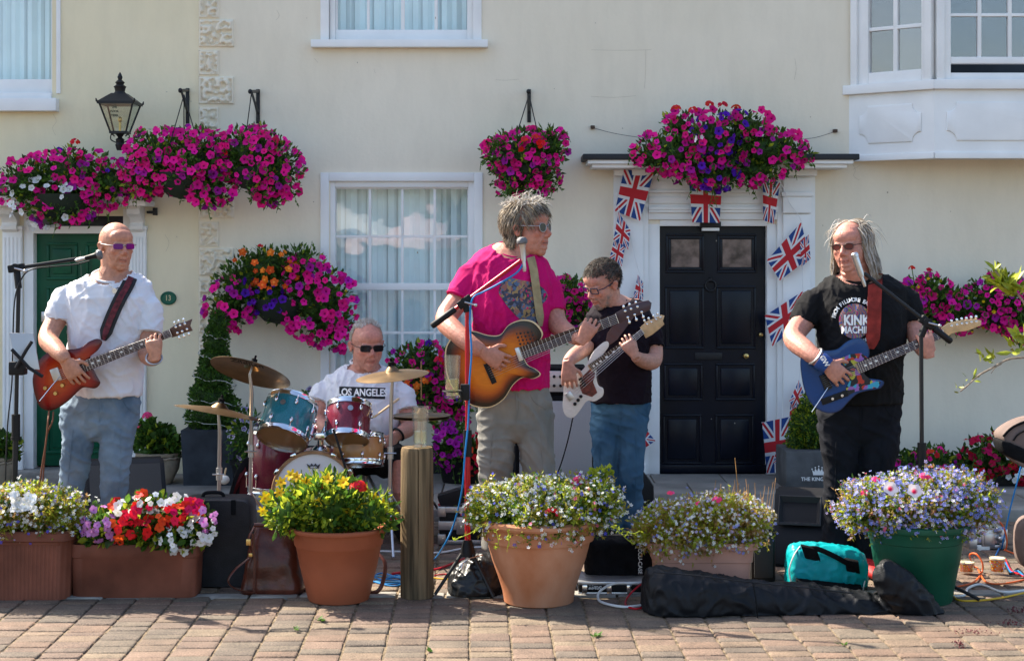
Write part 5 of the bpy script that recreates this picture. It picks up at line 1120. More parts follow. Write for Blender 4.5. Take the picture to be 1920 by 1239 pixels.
# hair, glasses and small things they wear
hg1 = mat('grey_hair', (.17,.14,.11), .55, var=.3, vs=30); hg2 = mat('silver_hair', (.38,.33,.27), .5, var=.2, vs=30); hg3 = mat('dark_grey_hair', (.055,.045,.036), .55, var=.3, vs=30); hb1 = mat('dark_hair', (.035,.03,.026), .5, var=.3, vs=30); hsand = mat('sandy_hair', (.34,.255,.16), .55, var=.25, vs=30); hw = mat('white_hair', (.52,.49,.45), .5, var=.15, vs=30)
def scalp(r, front=-.18, low=-.1):      # usual hair line
    if r.z > .30: return r.y > -.30 + (0)
    if r.y < front: return False
    return r.z > low or r.y > .2
def sweep(r, n): return Vector((n.x*.7, (-.35 if r.y < -.05 else .35) + n.y*.2, -.55*(1-max(0,n.z)))) + n*.10
hair2(PM.root, PM.M, 4200, lambda r: (r.z > .33 and r.y > -.31) or (r.y > -.08 and r.z > .0) or (r.y > .12 and r.z > -.2), lambda r: (.20 if r.y < -.1 else .44) if r.z > .3 else .34, (.03,.17), (0,.12,.5), lambda r: (0, -.55, .1) if r.y < -.02 and r.z > .2 else (0, .35, 0), .0011, [hg1, hg2, hg3, hsand], 41, (5,3,3,4), curl=.45, flick=.9)
hair(PM.root, PM.M, 150, lambda r: r.z > .36 and r.y > -.28, lambda r, n: n*1.0 + Vector((.2,-.1,.5)), lambda r: .28, 7, 7.5, .0012, [hg2, hw], 42, None, 1.05, jit=.5, curl=5, name='loose_hair')
glasses(PM.root, PM.M, 'avi', .095, .075, mat('smoke_lens', (.012,.010,.010), .15, spec=.3), steel, cz=.015, rim=.005)
hair2(PR.root, PR.M, 4600, lambda r: (r.y > .02 and r.z > -.15) or (r.z > .33 and r.y > -.03) or (abs(r.x) > .22 and r.y > -.14 and r.z > -.02), lambda r: .70 + .45*max(0, r.z), (.03,.24), (0,-.02,.5), lambda r: (math.copysign(.25, r.x), .12, 0), .0010, [hg1, hg2, hsand, hw], 43, (2,4,6,5), curl=.30, nseg=11, free=.0, jit=.06)
hair(PR.root, PR.M, 50, lambda r: r.z > .25 and abs(r.x) > .15 and r.y > -.05, lambda r, n: n*.5 + Vector((.0,0,-.3)), lambda r: .5, 8, 6, .0010, [hg2, hw], 44, None, 1.1, jit=.5, curl=1.5, name='loose_hair')
glasses(PR.root, PR.M, 'oval', .085, .058, mat('brown_red_lens', (.10,.018,.014), .08, coat=.5), mat('dark_wire', (.05,.04,.035), .3, .8), cz=.02, rim=.007)
hair(PB.root, PB.M, 3800, lambda r: (r.z > .30 and r.y > -.34) or (r.y > -.06 and r.z > .02) or (r.y > .14 and r.z > -.2), lambda r, n: n*.55 + Vector((.1,-.5,.1)), lambda r: .17 if r.z > .2 else .08, 4, 1.5, .0013, [hb1, hg3, hg1], 45, (3,5,4), 1.02, jit=.28, vol=.16)
glasses(PB.root, PB.M, 'rect', .10, .062, glassmat('spectacle_glass', .02), mat('navy_frame', (.02,.03,.06), .3), cz=.015, rim=.011, name='glasses', thick=.011)
hair(PD.root, PD.M, 3400, lambda r: (r.y > .0 and -.12 < r.z < .42) or (r.y > .1 and r.z > -.2) , lambda r, n: n*.45 + Vector((0,.35,-.45)), lambda r: .10, 3, 1.0, .0012, [hw, hg2, hg1], 46, (5,4,2), 1.015, jit=.3, vol=.05)
hair(PD.root, PD.M, 500, lambda r: r.z > .38 and r.y > -.15, lambda r, n: n*.25 + Vector((.2,.6,0)), lambda r: .12, 3, 1.0, .0014, [hw, hg2], 47, None, 1.01, jit=.3, name='thin_hair')
glasses(PD.root, PD.M, 'rect', .108, .062, mat('black_lens', (.006,.006,.008), .08, coat=.6), blackm, cz=.01, rim=.008)
glasses(PL.root, PL.M, 'rect', .10, .058, mat('purple_lens', (.12,.01,.14), .08, coat=.5), steel, cz=.02, rim=.0, thick=.007)
hair(PL.root, PL.M, 420, lambda r: r.y > .1 and -.18 < r.z < .1, lambda r, n: n*.3 + Vector((0,.2,-.6)), lambda r: .022, 2, 1.0, .001, [hg2], 48, None, 1.0, jit=.3, name='stubble')
def ring(parent, J, px, py, dd, r, ax, rr, m, name, n=28):
    c = J(px, py, dd); ax = Vector(ax).normalized(); u = ax.orthogonal().normalized(); v = ax.cross(u); mb = MB(); mb.tube([c + (u*math.cos(a) + v*math.sin(a))*r for a in [2*math.pi*k/n for k in range(n+1)]], rr, 8); return mb.build(name, m, parent)
ring(PL.root, PL.J, 289, 671, -.235, .036, (.1,-.6,.5), .0045, steel, 'bracelet')
mb = MB(); mb.tube(PL.drape(spline([PL.J(186,505,-.1), PL.J(190,520,-.1), PL.J(203,534,-.1), PL.J(216,541,-.1), PL.J(228,534,-.1), PL.J(238,524,-.1)], 5), .004), .0016, 5); mb.build('necklace', chrome, PL.root)
mb = MB(); c = Vector(PL.drape([PL.J(215,545,-.1)], .006)[0]); mb.lathe(c, (0,-1,0), [(0,-.002),(.012,-.002),(.012,.002),(0,.002)], 20); mb.build('pendant', chrome, PL.root)
# right guitarist: watch and blue sweatband
def cuff(parent, J, a, b, r0, r1, m, name):
    mb = MB(); p0, p1 = J(*a), J(*b); d = p1-p0; mb.tube([p0, p0+d*.1, p0+d*.9, p1], [r0*.97, r0*1.02, r1*1.02, r1*.97], 20); return mb.build(name, m, parent)
wb_ = cuff(PR.root, PR.J, (1536,674,-.288), (1553,687,-.3), .041, .037, mat('blue_towelling', (.02,.06,.22), .9, bump=.6, bs=600), 'wristband')
ring(PR.root, PR.J, 1529, 668, -.272, .041, (.75,.1,-.6), .006, steel, 'watch')
text('GW', .03, face_cam(PR.J(1546,677,-.338), -58), letw, wb_, bold=.001)
wt2 = ring(PD.root, PD.J, 747, 814, -.2, .036, (-.5,-.5,-.4), .006, blackp, 'watch')
# prints on the shirts
prt = MB(); prt.slab([PD.J(x, y, -.3) for x, y in ((634,723),(723,726),(722,749),(635,744))], (0,.0005,0))
g_ = MB(); n_ = 24
def quadgrid(c4, nx, ny, fn):
    mb = MB(); mb.raw = True
    a, b, c, d = c4; vs = []
    for j in range(ny+1):
        for i in range(nx+1):
            u, v = i/nx, j/ny; vs.append(tuple((a[k]*(1-u)+b[k]*u)*(1-v) + (d[k]*(1-u)+c[k]*u)*v for k in range(2)))
    mb.add(fn(vs), [(j*(nx+1)+i, (j+1)*(nx+1)+i, (j+1)*(nx+1)+i+1, j*(nx+1)+i+1) for j in range(ny) for i in range(nx)]); return mb
prm = mat('black_print', (.02,.022,.024), .8)
q = quadgrid(((636,724),(723,727),(722,748),(637,745)), 20, 8, lambda vs: PD.drape([PD.J(x, y, -.3) for x, y in vs], .003)); pr_ = q.build('print', prm, PD.shirt, auto=0)
text('LOS ANGELES', .052, face_cam(PD.J(679.5,736,-.3), -1.2), letw, PD.shirt, name='print_lettering', bold=.0016, drape=lambda v: PD.drape(v, .008), sx=.82, ext=0)
# elephant-like patterned print on the magenta shirt
def patch(P_, pts, m, off=.003, name='print'):
    cx = sum(p_[0] for p_ in pts)/len(pts); cy = sum(p_[1] for p_ in pts)/len(pts); o = spline([Vector((x, y, 0)) for x, y in pts], 4, True); rings = []; mb = MB(); mb.raw = True
    for k in (0,.2,.4,.6,.8,1.0): rings += [(cx+(q.x-cx)*max(k,.01), cy+(q.y-cy)*max(k,.01)) for q in o]
    n = len(o); mb.add(P_.drape([P_.J(x, y, -.3) for x, y in rings], off), [(i*n+j, i*n+(j+1)%n, (i+1)*n+(j+1)%n, (i+1)*n+j) for i in range(5) for j in range(n)]); return mb.build(name, m, P_.shirt, auto=0)
def multimat(name, cols, scale, kind='VORONOI'):
    m = bpy.data.materials.new(name); m.use_nodes = True; N, L = m.node_tree.nodes, m.node_tree.links; tc = N.new('ShaderNodeTexCoord')
    nz = N.new('ShaderNodeTexNoise'); nz.inputs['Scale'].default_value = scale*.35; L.new(tc.outputs['Object'], nz.inputs['Vector']); mxv = N.new('ShaderNodeVectorMath'); mxv.operation = 'MULTIPLY_ADD'; mxv.inputs[1].default_value = (.06,.06,.06); L.new(nz.outputs['Color'], mxv.inputs[0]); L.new(tc.outputs['Object'], mxv.inputs[2])
    if kind == 'WAVE':
        v = N.new('ShaderNodeTexWave'); v.inputs['Scale'].default_value = scale*.25; v.inputs['Distortion'].default_value = 9; out = v.outputs['Fac']
    else: v = N.new('ShaderNodeTexVoronoi'); v.inputs['Scale'].default_value = scale; sp = N.new('ShaderNodeSeparateColor'); L.new(v.outputs['Color'], sp.inputs[0]); out = sp.outputs[0]
    L.new(mxv.outputs[0], v.inputs['Vector']); rp = N.new('ShaderNodeValToRGB'); rp.color_ramp.interpolation = 'CONSTANT'; e = rp.color_ramp.elements
    while len(e) < len(cols): e.new(.5)
    for i, c in enumerate(cols): e[i].position = i/len(cols); e[i].color = (*c, 1)
    L.new(out, rp.inputs[0]); L.new(rp.outputs[0], N['Principled BSDF'].inputs['Base Color']); N['Principled BSDF'].inputs['Roughness'].default_value = .7; return m
eleph = multimat('patterned_print', [(.02,.03,.06),(.05,.09,.16),(.02,.02,.03),(.22,.08,.06),(.03,.03,.05),(.25,.16,.06),(.08,.10,.16)], 70)
patch(PM, [(935,545),(950,522),(975,525),(998,530),(1018,540),(1027,556),(1015,572),(1003,580),(1006,606),(985,606),(968,592),(958,582),(945,565)], eleph)
psy = multimat('psychedelic_print', [(.30,.02,.10),(.02,.20,.22),(.45,.25,.03),(.05,.15,.03),(.35,.06,.02),(.03,.06,.20)], 60, 'WAVE')
patch(PR, [(1603+30*math.cos(a), 602+33*math.sin(a)) for a in [k*math.pi/6 for k in range(12)]], psy)
text('KINK', .062, face_cam(PR.J(1606,601,-.3)), letw, PR.shirt, 'print_lettering', 0, .0022, drape=lambda v: PR.drape(v, .009), sx=.8)
text('MACHINE', .043, face_cam(PR.J(1609,619,-.3)), letw, PR.shirt, 'print_lettering', 0, .0014, drape=lambda v: PR.drape(v, .009), sx=.8)
def arc_text(s_, cx, cy, rad, a0, step, size):
    for i, ch in enumerate(s_):
        if ch == ' ': continue
        a = a0 + i*step; px, py = cx + rad*math.sin(R(a)), cy - rad*math.cos(R(a)); text(ch, size, face_cam(PR.J(px, py, -.3), -a), letw, PR.shirt, 'print_letter', 0, .0007, drape=lambda v: PR.drape(v, .004))
arc_text('FROM FILLMORE EAST TO', 1603, 602, 40, -78, 7.4, .024)
arc_text('EAST JULY 1979', 1603, 602, 40, 78, 6.4, .022)
# ------------------------------------------------------------ guitars
gloss = mat('guitar_lacquer', (.4,.1,.05), .16, attr=True, var=.12, vs=40, spec=.35, stretch=(1,1,6))
rosew = mat('rosewood', (.045,.022,.014), .5, var=.3, vs=60, stretch=(1,1,1)); maple = mat('maple', (.55,.36,.18), .35, var=.15, vs=30, coat=.3); mahog = mat('dark_mahogany', (.09,.035,.022), .35, var=.3, vs=30, coat=.3)
pearl = mat('pearl', (.7,.7,.66), .25); cream = mat('cream_plastic', (.72,.68,.56), .3)
def guitar(label, D, outline, cen, cols, neck, headpts, m_board, m_head, side_col, th=.042, name='electric_guitar', nfret=21, tuners=(), inlay=True, ctr=None):
    def Q(px, py, o=0): return P(px, py, D+o)
    c = Q(*cen); t = thing(name, label, 'guitar', (c.x, c.y, c.z - .3))
    o2 = spline([Vector((x, y, 0)) for x, y in outline], 5, True); n = len(o2); mb = MB(); C_ = []
    cx, cy = ctr or cen
    for k, colr, dz in cols:                     # rings from the middle out, slightly arched top
        for q in o2: mb.v.append(tuple(Q(cx+(q.x-cx)*k, cy+(q.y-cy)*k, -dz))); C_.append((*colr, 1))
    for k, dz in ((1.0, .004), (1.0, th-.004), (.985, th)):
        for q in o2: mb.v.append(tuple(Q(cx+(q.x-cx)*k, cy+(q.y-cy)*k, dz))); C_.append((*side_col, 1))
    K = len(cols)+3; mb.f = [(i*n+j, i*n+(j+1)%n, (i+1)*n+(j+1)%n, (i+1)*n+j) for i in range(K-1) for j in range(n)] + [tuple((K-1)*n+j for j in range(n))]; mb.m = [0]*len(mb.f); mb.c = C_
    bo = mb.build('body', gloss, t, auto=50)
    (x0, y0, w0), (x1, y1, w1), nz = neck
    a, b = Vector((x0, y0, 0)), Vector((x1, y1, 0)); d = (b-a).normalized(); pn = Vector((-d.y, d.x, 0))
    def strip(name, m, u0, u1, z0, z1, kw=1.0, par=t):
        q = MB(); vs = []
        for z in (z0, z1):
            for u, s_ in ((u0,-1),(u1,-1),(u1,1),(u0,1)):
                e = a.lerp(b, u) + pn*(s_*kw*(w0+(w1-w0)*u)/2); vs.append(Q(e.x, e.y, z + nz*u))
        q.add(vs, [(0,1,2,3),(4,7,6,5),(0,4,5,1),(1,5,6,2),(2,6,7,3),(3,7,4,0)]); return q.build(name, m, par, smooth=False)
    nk = strip('neck', m_head, -.02, 1.0, -.006, .018, .92); fb = strip('fingerboard', m_board, 0, 1.0, -.0125, -.0058, 1.0)
    fr = MB()
    for i in range(nfret+1):
        u = 1 - (1 - 2**(-i/12))/(1-2**(-nfret/12))*.985; w_ = (w0+(w1-w0)*u)/2; p0, p1 = a.lerp(b, u) - pn*w_, a.lerp(b, u) + pn*w_
        fr.tube([Q(p0.x, p0.y, -.0128+nz*u), Q(p1.x, p1.y, -.0128+nz*u)], .0011 if i else .0022, 5)
    fr.build('frets', chrome, fb, kind='stuff')
    if inlay:
        il = MB()
        for i in (3,5,7,9,12,15,17,19):
            u = 1 - (1 - 2**(-(i-.5)/12))/(1-2**(-nfret/12))*.985; e = a.lerp(b, u); il.ell(Q(e.x, e.y, -.0128+nz*u), (.007,.0006,.005), n=8)
        il.build('inlays', pearl, fb, kind='stuff')
    hp = MB(); hp.slab([Q(x, y, -.004+nz) for x, y in headpts], (0,.014,0), ins=.002); hs = hp.build('headstock', m_head, t)
    tu = MB()
    for x, y, ux, uy in tuners:
        tu.lathe(Q(x, y, -.004+nz), (0,-1,0), [(0,0),(.0055,0),(.0055,.006),(.003,.007),(.003,.012),(0,.012)], 10); e = Q(x+ux, y+uy, .004+nz); tu.tube([Q(x, y, .004+nz), e], .002, 6); tu.ell(e, (.007,.005,.008), n=8)
    if tuners: tu.build('tuners', chrome, hs, kind='stuff')
    t['_'] = 0; del t['_']
    return t, Q, (a, b, d, pn, w0, w1, nz)
def strings(t, Q, ax, bridge, n=6, rr=.0007, far=1.06):
    a, b, d, pn, w0, w1, nz = ax; mb = MB(); br = Vector((*bridge, 0))
    for i in range(n):
        f_ = (i/(n-1)-.5)*.8; p0 = br + pn*(f_*w0*1.1); p1 = a.lerp(b, 1.0) + pn*(f_*w1); mb.tube([Q(p0.x, p0.y, -.016), Q(p1.x, p1.y, -.0165+nz)], rr, 4)
    mb.build('strings', steel, t, kind='stuff')
def rbox(t, Q, name, m, cx, cy, du, dv, ang, z0=-.014, z1=0, bev=.002, rowsd=None):
    "small box on a guitar face: half sizes in photo pixels, turned by ang"
    mb = MB(); ca, sa = math.cos(R(ang)), math.sin(R(ang)); c = Q(cx, cy, (z0+z1)/2); e1 = Q(cx+du*ca, cy-du*sa, (z0+z1)/2)-c; e2 = Q(cx+dv*sa, cy+dv*ca, (z0+z1)/2)-c
    mb.obox(c, e1, Vector((0,(z1-z0)/2,0)), e2, 0, bev); return mb.build(name, m, t)
def knobs(t, Q, pts, m, r=.011, h=.014, z=-.004):
    for x, y in pts:
        mb = MB(); mb.lathe(Q(x, y, z), (0,-1,0), [(0,0),(r,0),(r*.95,h*.6),(r*.75,h),(0,h)], 18); mb.build('knob', m, t)
def strap(t, P_, pts, wpx, mats, off=.0125, name='strap', tone=None):
    def ribbon(k0, k1, m, o, nm, par):
        sp = spline([Vector((x, y, 0)) for x, y in pts], 6); q = MB(); vs = []; n = len(sp)
        for i, p_ in enumerate(sp):
            d = (sp[min(i+1,n-1)]-sp[max(i-1,0)]).normalized(); nn = Vector((-d.y, d.x, 0)); w_ = wpx*(1 if i > 2 or not tone else 1)
            tp = 1 if i < n-6 else (.35+.65*(n-1-i)/5)
            for k in (k0, (k0+k1)/2, k1): e = p_ + nn*(k*w_*tp/2); vs.append((e.x, e.y))
        W_ = P_.drape([P_.J(x, y, -.25) for x, y in vs], o); W2 = [Vector(v) + Vector((0,.004,0)) for v in W_]; m3 = len(W_)
        fs = []
        for i in range(n-1):
            for k in range(2): a = i*3+k; fs.append((a, a+1, a+4, a+3)); fs.append((m3+a, m3+a+3, m3+a+4, m3+a+1))
            for e_ in (0, 2): a = i*3+e_; fs.append((a, a+3, m3+a+3, m3+a))
        q.add([tuple(v) for v in W_] + [tuple(v) for v in W2], fs); return q.build(nm, m, par, auto=60)
    s_ = ribbon(-1, 1, mats[0], off, name, t)
    if len(mats) > 1: ribbon(-.42, .5, mats[1], off+.004, 'inner_band', s_)
    return s_
chrome_k = chrome
# red guitar (left)
DG = PL and 7.6-.228
cols = [(.02,(.42,.08,.010),.006),(.35,(.40,.06,.008),.006),(.6,(.32,.026,.006),.0055),(.8,(.21,.008,.005),.0045),(.93,(.09,.005,.006),.003),(1.0,(.05,.003,.004),.0)]
t, Q, ax = guitar('glossy cherry-red flame-top guitar held by the bald man', DG, [(62,725),(63,700),(76,672),(100,656),(128,655),(150,652),(166,641),(182,635),(192,641),(184,656),(170,668),(172,684),(182,705),(188,718),(178,728),(158,726),(146,734),(130,750),(108,765),(88,769),(72,758)], (115,708), cols,
   ((150,690,21),(320,624,14),.012), [(318,616),(334,606),(345,604),(360,598),(356,611),(361,620),(345,624),(332,630),(322,633)], rosew, mahog, (.12,.010,.012),
   tuners=[(330,613,-3,-8),(338,610,-3,-8),(347,607,-3,-8),(333,624,3,9),(342,621,3,9),(351,617,3,9)], ctr=(118,708))
strings(t, Q, ax, (108,705)); rbox(t, Q, 'pickup', blackp, 147,688, 6,12,20); rbox(t, Q, 'pickup_ring', steel, 147,688, 9,15,20, -.006, 0); rbox(t, Q, 'bridge', steel, 105,702, 8,12,20)
knobs(t, Q, [(86,727),(105,737),(118,722)], brass); mb = MB(); mb.tube([Q(112,706,-.02), Q(98,722,-.03), Q(74,752,-.028)], .0022, 6); mb.build('tremolo_arm', chrome, t)
strap(t, PL, [(246,519),(238,537),(225,560),(211,590),(200,618),(194,638)], 24, [mat('black_leather', (.014,.014,.015), .5, bump=.3, bs=120), mat('oxblood_leather', (.10,.012,.018), .55, var=.5, vs=50, bump=.5, bs=90)])
# sunburst guitar (middle)
DG = 7.4-.24
cols = [(.02,(.66,.20,.008),.007),(.45,(.60,.16,.006),.007),(.64,(.42,.085,.005),.006),(.78,(.14,.022,.005),.005),(.89,(.018,.007,.004),.003),(.972,(.012,.007,.006),.001),(.974,(.60,.45,.25),.001),(1.0,(.60,.45,.25),.0)]
t, Q, ax = guitar('sunburst thinline guitar with cream binding held by the tall man', DG, [(834,668),(838,645),(855,626),(885,620),(915,628),(938,627),(955,608),(980,599),(1003,604),(1018,624),(1010,640),(990,650),(983,668),(990,684),(1005,692),(1014,702),(1000,710),(980,708),(962,722),(945,748),(918,764),(884,760),(856,738),(838,705)], (912,690), cols,
   ((975,663,24),(1157,597,19),.012), [(1153,588),(1175,575),(1200,566),(1216,563),(1222,568),(1220,580),(1205,588),(1180,597),(1162,607)], rosew, mat('dark_headstock', (.05,.025,.03), .4, coat=.3), (.08,.03,.012), nfret=20,
   tuners=[(1172,583,-3,-8),(1183,579,-3,-8),(1195,575,-3,-8),(1177,595,3,9),(1190,590,3,9),(1203,585,3,9)], ctr=(925,690), inlay=False)
strings(t, Q, ax, (918,698)); rbox(t, Q, 'bridge', blackp, 919,700, 5,20,24, -.016); rbox(t, Q, 'saddle', steel, 973,664, 4,13,20)
mb = MB()
for r_ in range(4):
    for c_ in range(5): x, y = 969+c_*7+r_*2.2, 626-c_*1.0+r_*6.3; mb.ell(Q(x, y, -.0072), (.0055 if (r_+c_) % 2 else .003,.001,.0055), n=8)
mb.build('sound_slots', blackm, t, kind='stuff')
strap(t, PM, [(995,482),(1000,502),(1004,530),(1008,560),(1012,590),(1014,612)], 15, [mat('tan_webbing', (.30,.23,.12), .8, var=.15, vs=30, bump=.4, bs=300)])
# white bass
DG = 8.25-.215
wc = (.70,.67,.60); cols = [(.02,wc,.003),(.6,wc,.003),(.9,wc,.0025),(.97,wc,.001),(1.0,wc,.0)]
t, Q, ax = guitar('cream-white four-string bass with tortoiseshell pickguard', DG, [(1056,745),(1058,720),(1068,703),(1084,700),(1098,686),(1112,660),(1128,644),(1139,640),(1141,650),(1128,668),(1120,684),(1118,705),(1122,722),(1131,728),(1130,742),(1115,752),(1100,752),(1088,768),(1074,783),(1060,778),(1055,762)], (1092,718), cols,
   ((1108,690,16),(1205,621,11),.012), [(1200,614),(1212,603),(1225,598),(1240,590),(1246,592),(1243,602),(1246,608),(1235,618),(1222,628),(1211,634)], rosew, maple, (.62,.59,.52), name='bass_guitar', nfret=20,
   tuners=[(1213,608,-5,-7),(1221,604,-5,-7),(1230,599,-5,-7),(1238,595,-5,-7)], ctr=(1090,718))
strings(t, Q, ax, (1074,735), 4, .0011)
q = MB(); q.slab([Q(x, y, -.0045) for x, y in ((1086,722),(1094,704),(1108,690),(1116,700),(1112,716),(1120,736),(1110,744),(1092,738))], (0,.002,0)); q.build('pickguard', mat('tortoiseshell', (.12,.02,.015), .25, var=.6, vs=60, coat=.4), t, smooth=False)
rbox(t, Q, 'pickup', blackp, 1092,716, 3.5,9,35); rbox(t, Q, 'bridge', steel, 1068,742, 6,8,35); knobs(t, Q, [(1078,757),(1084,750),(1089,743)], blackp, .009, .012)
strap(t, PB, [(1190,572),(1178,590),(1162,612),(1150,628),(1140,644)], 22, [mat('brown_leather_strap', (.07,.035,.03), .5, bump=.2, bs=120)], off=.014)
# blue guitar
DG = 7.45-.245
bc = (.003,.045,.17); cols = [(.02,bc,.002),(.7,bc,.002),(.95,bc,.0015),(1.0,(.004,.018,.055),.0)]
t, Q, ax = guitar('deep blue single-cut guitar with a butterfly pickguard held by the long-haired man', DG, [(1501,690),(1503,668),(1520,656),(1548,657),(1570,654),(1588,640),(1607,633),(1622,638),(1630,656),(1628,672),(1618,684),(1620,700),(1632,710),(1650,712),(1658,717),(1650,728),(1628,732),(1608,738),(1592,752),(1574,770),(1550,774),(1524,760),(1508,730)], (1555,705), cols,
   ((1610,690,21),(1770,624,15),.012), [(1765,615),(1778,606),(1800,601),(1830,598),(1840,601),(1840,610),(1830,614),(1815,620),(1798,622),(1783,626),(1775,634)], rosew, maple, (.005,.025,.08),
   tuners=[(1784,611,0,-9),(1794,609,0,-9),(1803,607,0,-9),(1812,606,0,-9),(1821,604,0,-9),(1830,603,0,-9)], ctr=(1558,702))
strings(t, Q, ax, (1545,718))
bfly = multimat('butterfly_print', [(.01,.01,.012),(.40,.03,.01),(.015,.012,.015),(.03,.30,.45),(.01,.01,.01),(.40,.38,.04),(.25,.10,.35)], 45)
q = MB(); q.slab([Q(x, y, -.0045) for x, y in ((1576,672),(1595,664),(1615,662),(1628,672),(1618,686),(1621,702),(1634,713),(1652,716),(1646,727),(1625,729),(1606,733),(1592,740),(1586,728),(1594,712),(1588,696))], (0,.002,0)); q.build('pickguard', bfly, t, smooth=False)
rbox(t, Q, 'bridge', blackm, 1548,716, 7,15,22); rbox(t, Q, 'control_plate', blackp, 1565,745, 26,6,20, -.008); knobs(t, Q, [(1560,747),(1578,741)], chrome, .008, .014, -.008)
mb = MB(); mb.tube([Q(1552,727,-.02), Q(1540,745,-.03), Q(1522,772,-.028)], .0022, 6); mb.build('tremolo_arm', chrome, t)
rd = mat('red_suede', (.22,.022,.015), .8, var=.3, vs=25, bump=.3, bs=200)
strap(t, PR, [(1642,512),(1641,535),(1640,565),(1639,600),(1637,630),(1634,654)], 26, [rd])
# ------------------------------------------------------------ drums
def drum(label, name, cpx, cpy, D, R_, Ld, axis, shellm, headm=None, lugs=8, bottom=None, top=None):
    c = P(cpx, cpy, D); ax = Vector(axis).normalized(); t = thing(name, label, 'drum', (c.x, c.y, max(0, c.z - .2))); mb = MB()
    mb.lathe(c, ax, [(R_*.99,-Ld/2),(R_,-Ld/2+.002),(R_,Ld/2-.002),(R_*.99,Ld/2)], 48); sh = mb.build('shell', shellm, t)
    for nm, z, m in (('bottom_head', -Ld/2-.002, bottom or mat('amber_film', (.22,.13,.06), .25, coat=.2)), ('top_head', Ld/2+.002, top or mat('drum_skin', (.62,.62,.58), .5))):
        q = MB(); q.lathe(c, ax, [(0,z),(R_*.6,z),(R_*.98,z),(R_*.99,z*.98)], 40); q.build(nm, m, t)
    for z in (-Ld/2, Ld/2):
        sg = 1 if z > 0 else -1; q = MB(); q.lathe(c, ax, [(R_*1.0,z-sg*.012),(R_*1.035,z-sg*.012),(R_*1.04,z-sg*.008),(R_*1.02,z),(R_*1.02,z+sg*.012),(R_*1.03,z+sg*.015),(R_*.99,z+sg*.015),(R_*.985,z)], 48); q.build('hoop', chrome, t)
    u = ax.orthogonal().normalized(); v = ax.cross(u)
    for k in range(lugs):
        a = 2*math.pi*(k+.3)/lugs; d = u*math.cos(a) + v*math.sin(a)
        for s_ in (-1, 1):
            q = MB(); b = c + d*(R_+.006) + ax*(s_*Ld*.27); q.ell((0,0,0), (.009,.011,.016), Matrix.Translation(b) @ ax.to_track_quat('Z','Y').to_matrix().to_4x4(), 10); q.tube([b, c + d*(R_*1.03) + ax*(s_*(Ld/2-.004))], .0028, 6); q.build('lug', chrome, t)
    return t, c, ax
teal = mat('teal_sparkle', (.02,.17,.21), .22, var=.3, vs=300, coat=.7); burg = mat('burgundy_sparkle', (.16,.018,.035), .22, var=.3, vs=300, coat=.7); wood = mat('honey_wood', (.42,.21,.07), .3, var=.2, vs=12, coat=.5, stretch=(1,1,.2))
DT = 8.05
t1, c1, a1 = drum('teal sparkle tom tilted above the bass drum', 'tom_drum', 539, 789, DT, .128, .19, (.18,.55,.8), teal)
t2, c2, a2 = drum('burgundy sparkle tom with chrome hoops on the right of the bass drum', 'tom_drum', 653, 792, DT, .110, .165, (.02,.46,.86), burg, lugs=6)
for t_, c_, a_, r_ in ((t1, c1, a1, .128), (t2, c2, a2, .110)):
    d = Vector((0,-1,0)); d = (d - a_*d.dot(a_)).normalized(); d = (d*.95 + a_.cross(d)*(-.25 if t_ is t1 else .15)).normalized(); q = MB(); b = c_ + d*(r_+.001) + a_*.035; q.lathe(b, d, [(0,0),(.014,0),(.014,.003),(0,.003)], 20); q.build('badge', steel, t_)
drum('honey wood snare drum in front of the drummer', 'snare_drum', 672, 842, 8.2, .128, .135, (.0,.22,.97), wood, bottom=mat('clear_film', (.45,.42,.36), .3))
drum('burgundy floor tom behind the left of the bass drum', 'floor_tom', 515, 862, 8.45, .135, .30, (.05,.03,1), burg)
# bass drum
c = P(588, 924, 7.98); t = thing('bass_drum', 'bass drum with plain white head and wooden hoop behind the orange pot', 'drum', (c.x, c.y+.15, 0)); ax = Vector((.05,-1,.02)).normalized(); R_ = .196
mb = MB(); mb.lathe(c, ax, [(R_,-.36),(R_,-.02)], 56); mb.build('shell', burg, t)
mb = MB(); mb.lathe(c, ax, [(R_*.97,-.04),(R_*1.065,-.04),(R_*1.075,-.034),(R_*1.075,.008),(R_*1.06,.012),(R_*1.0,.012),(R_*.985,.0)], 64); mb.build('hoop', mat('hoop_wood', (.30,.17,.08), .4, coat=.3, var=.2, vs=20), t)
mb = MB(); mb.lathe(c, ax, [(0,.0),(R_*.5,.0),(R_*.99,.0)], 56); bh = mb.build('front_head', mat('white_film', (.68,.68,.66), .45), t)
for a in (30, 62, 118, 150, 0, 180, 210, 330):
    d = Vector((math.cos(R(a)), 0, math.sin(R(a)))); q = MB(); b = c + d*(R_*1.085) + ax*-.01; q.obox(b, d*.009, ax*.03, ax.cross(d)*.015, 0, .004); q.tube([b + ax*.03, b - ax*.13], .0035, 6); q.build('claw', chrome, t)
q = MB(); cc = c + ax*.004 + Vector((0,0,.135)); cr = [(-.026,-.012),(.026,-.012),(.034,.012),(.018,.002),(.01,.014),(0,.003),(-.01,.014),(-.018,.002),(-.034,.012)]; q.slab([cc + Vector((a,0,b)) for a, b in cr], (0,.001,0)); q.build('crown_logo', mat('grey_print', (.05,.05,.055), .6), bh, smooth=False)
text('REMO', .011, face_cam(cc + Vector((0,-.0012,-.006))), letw, bh, bold=.0005)
q = MB(); q.tube([c + Vector((.02,.12,R_)), c + Vector((.02,.12,R_+.09))], .016, 16); q.lathe(c + Vector((.02,.12,R_-.004)), (0,0,1), [(.05,0),(.045,.015),(.022,.035)], 20)
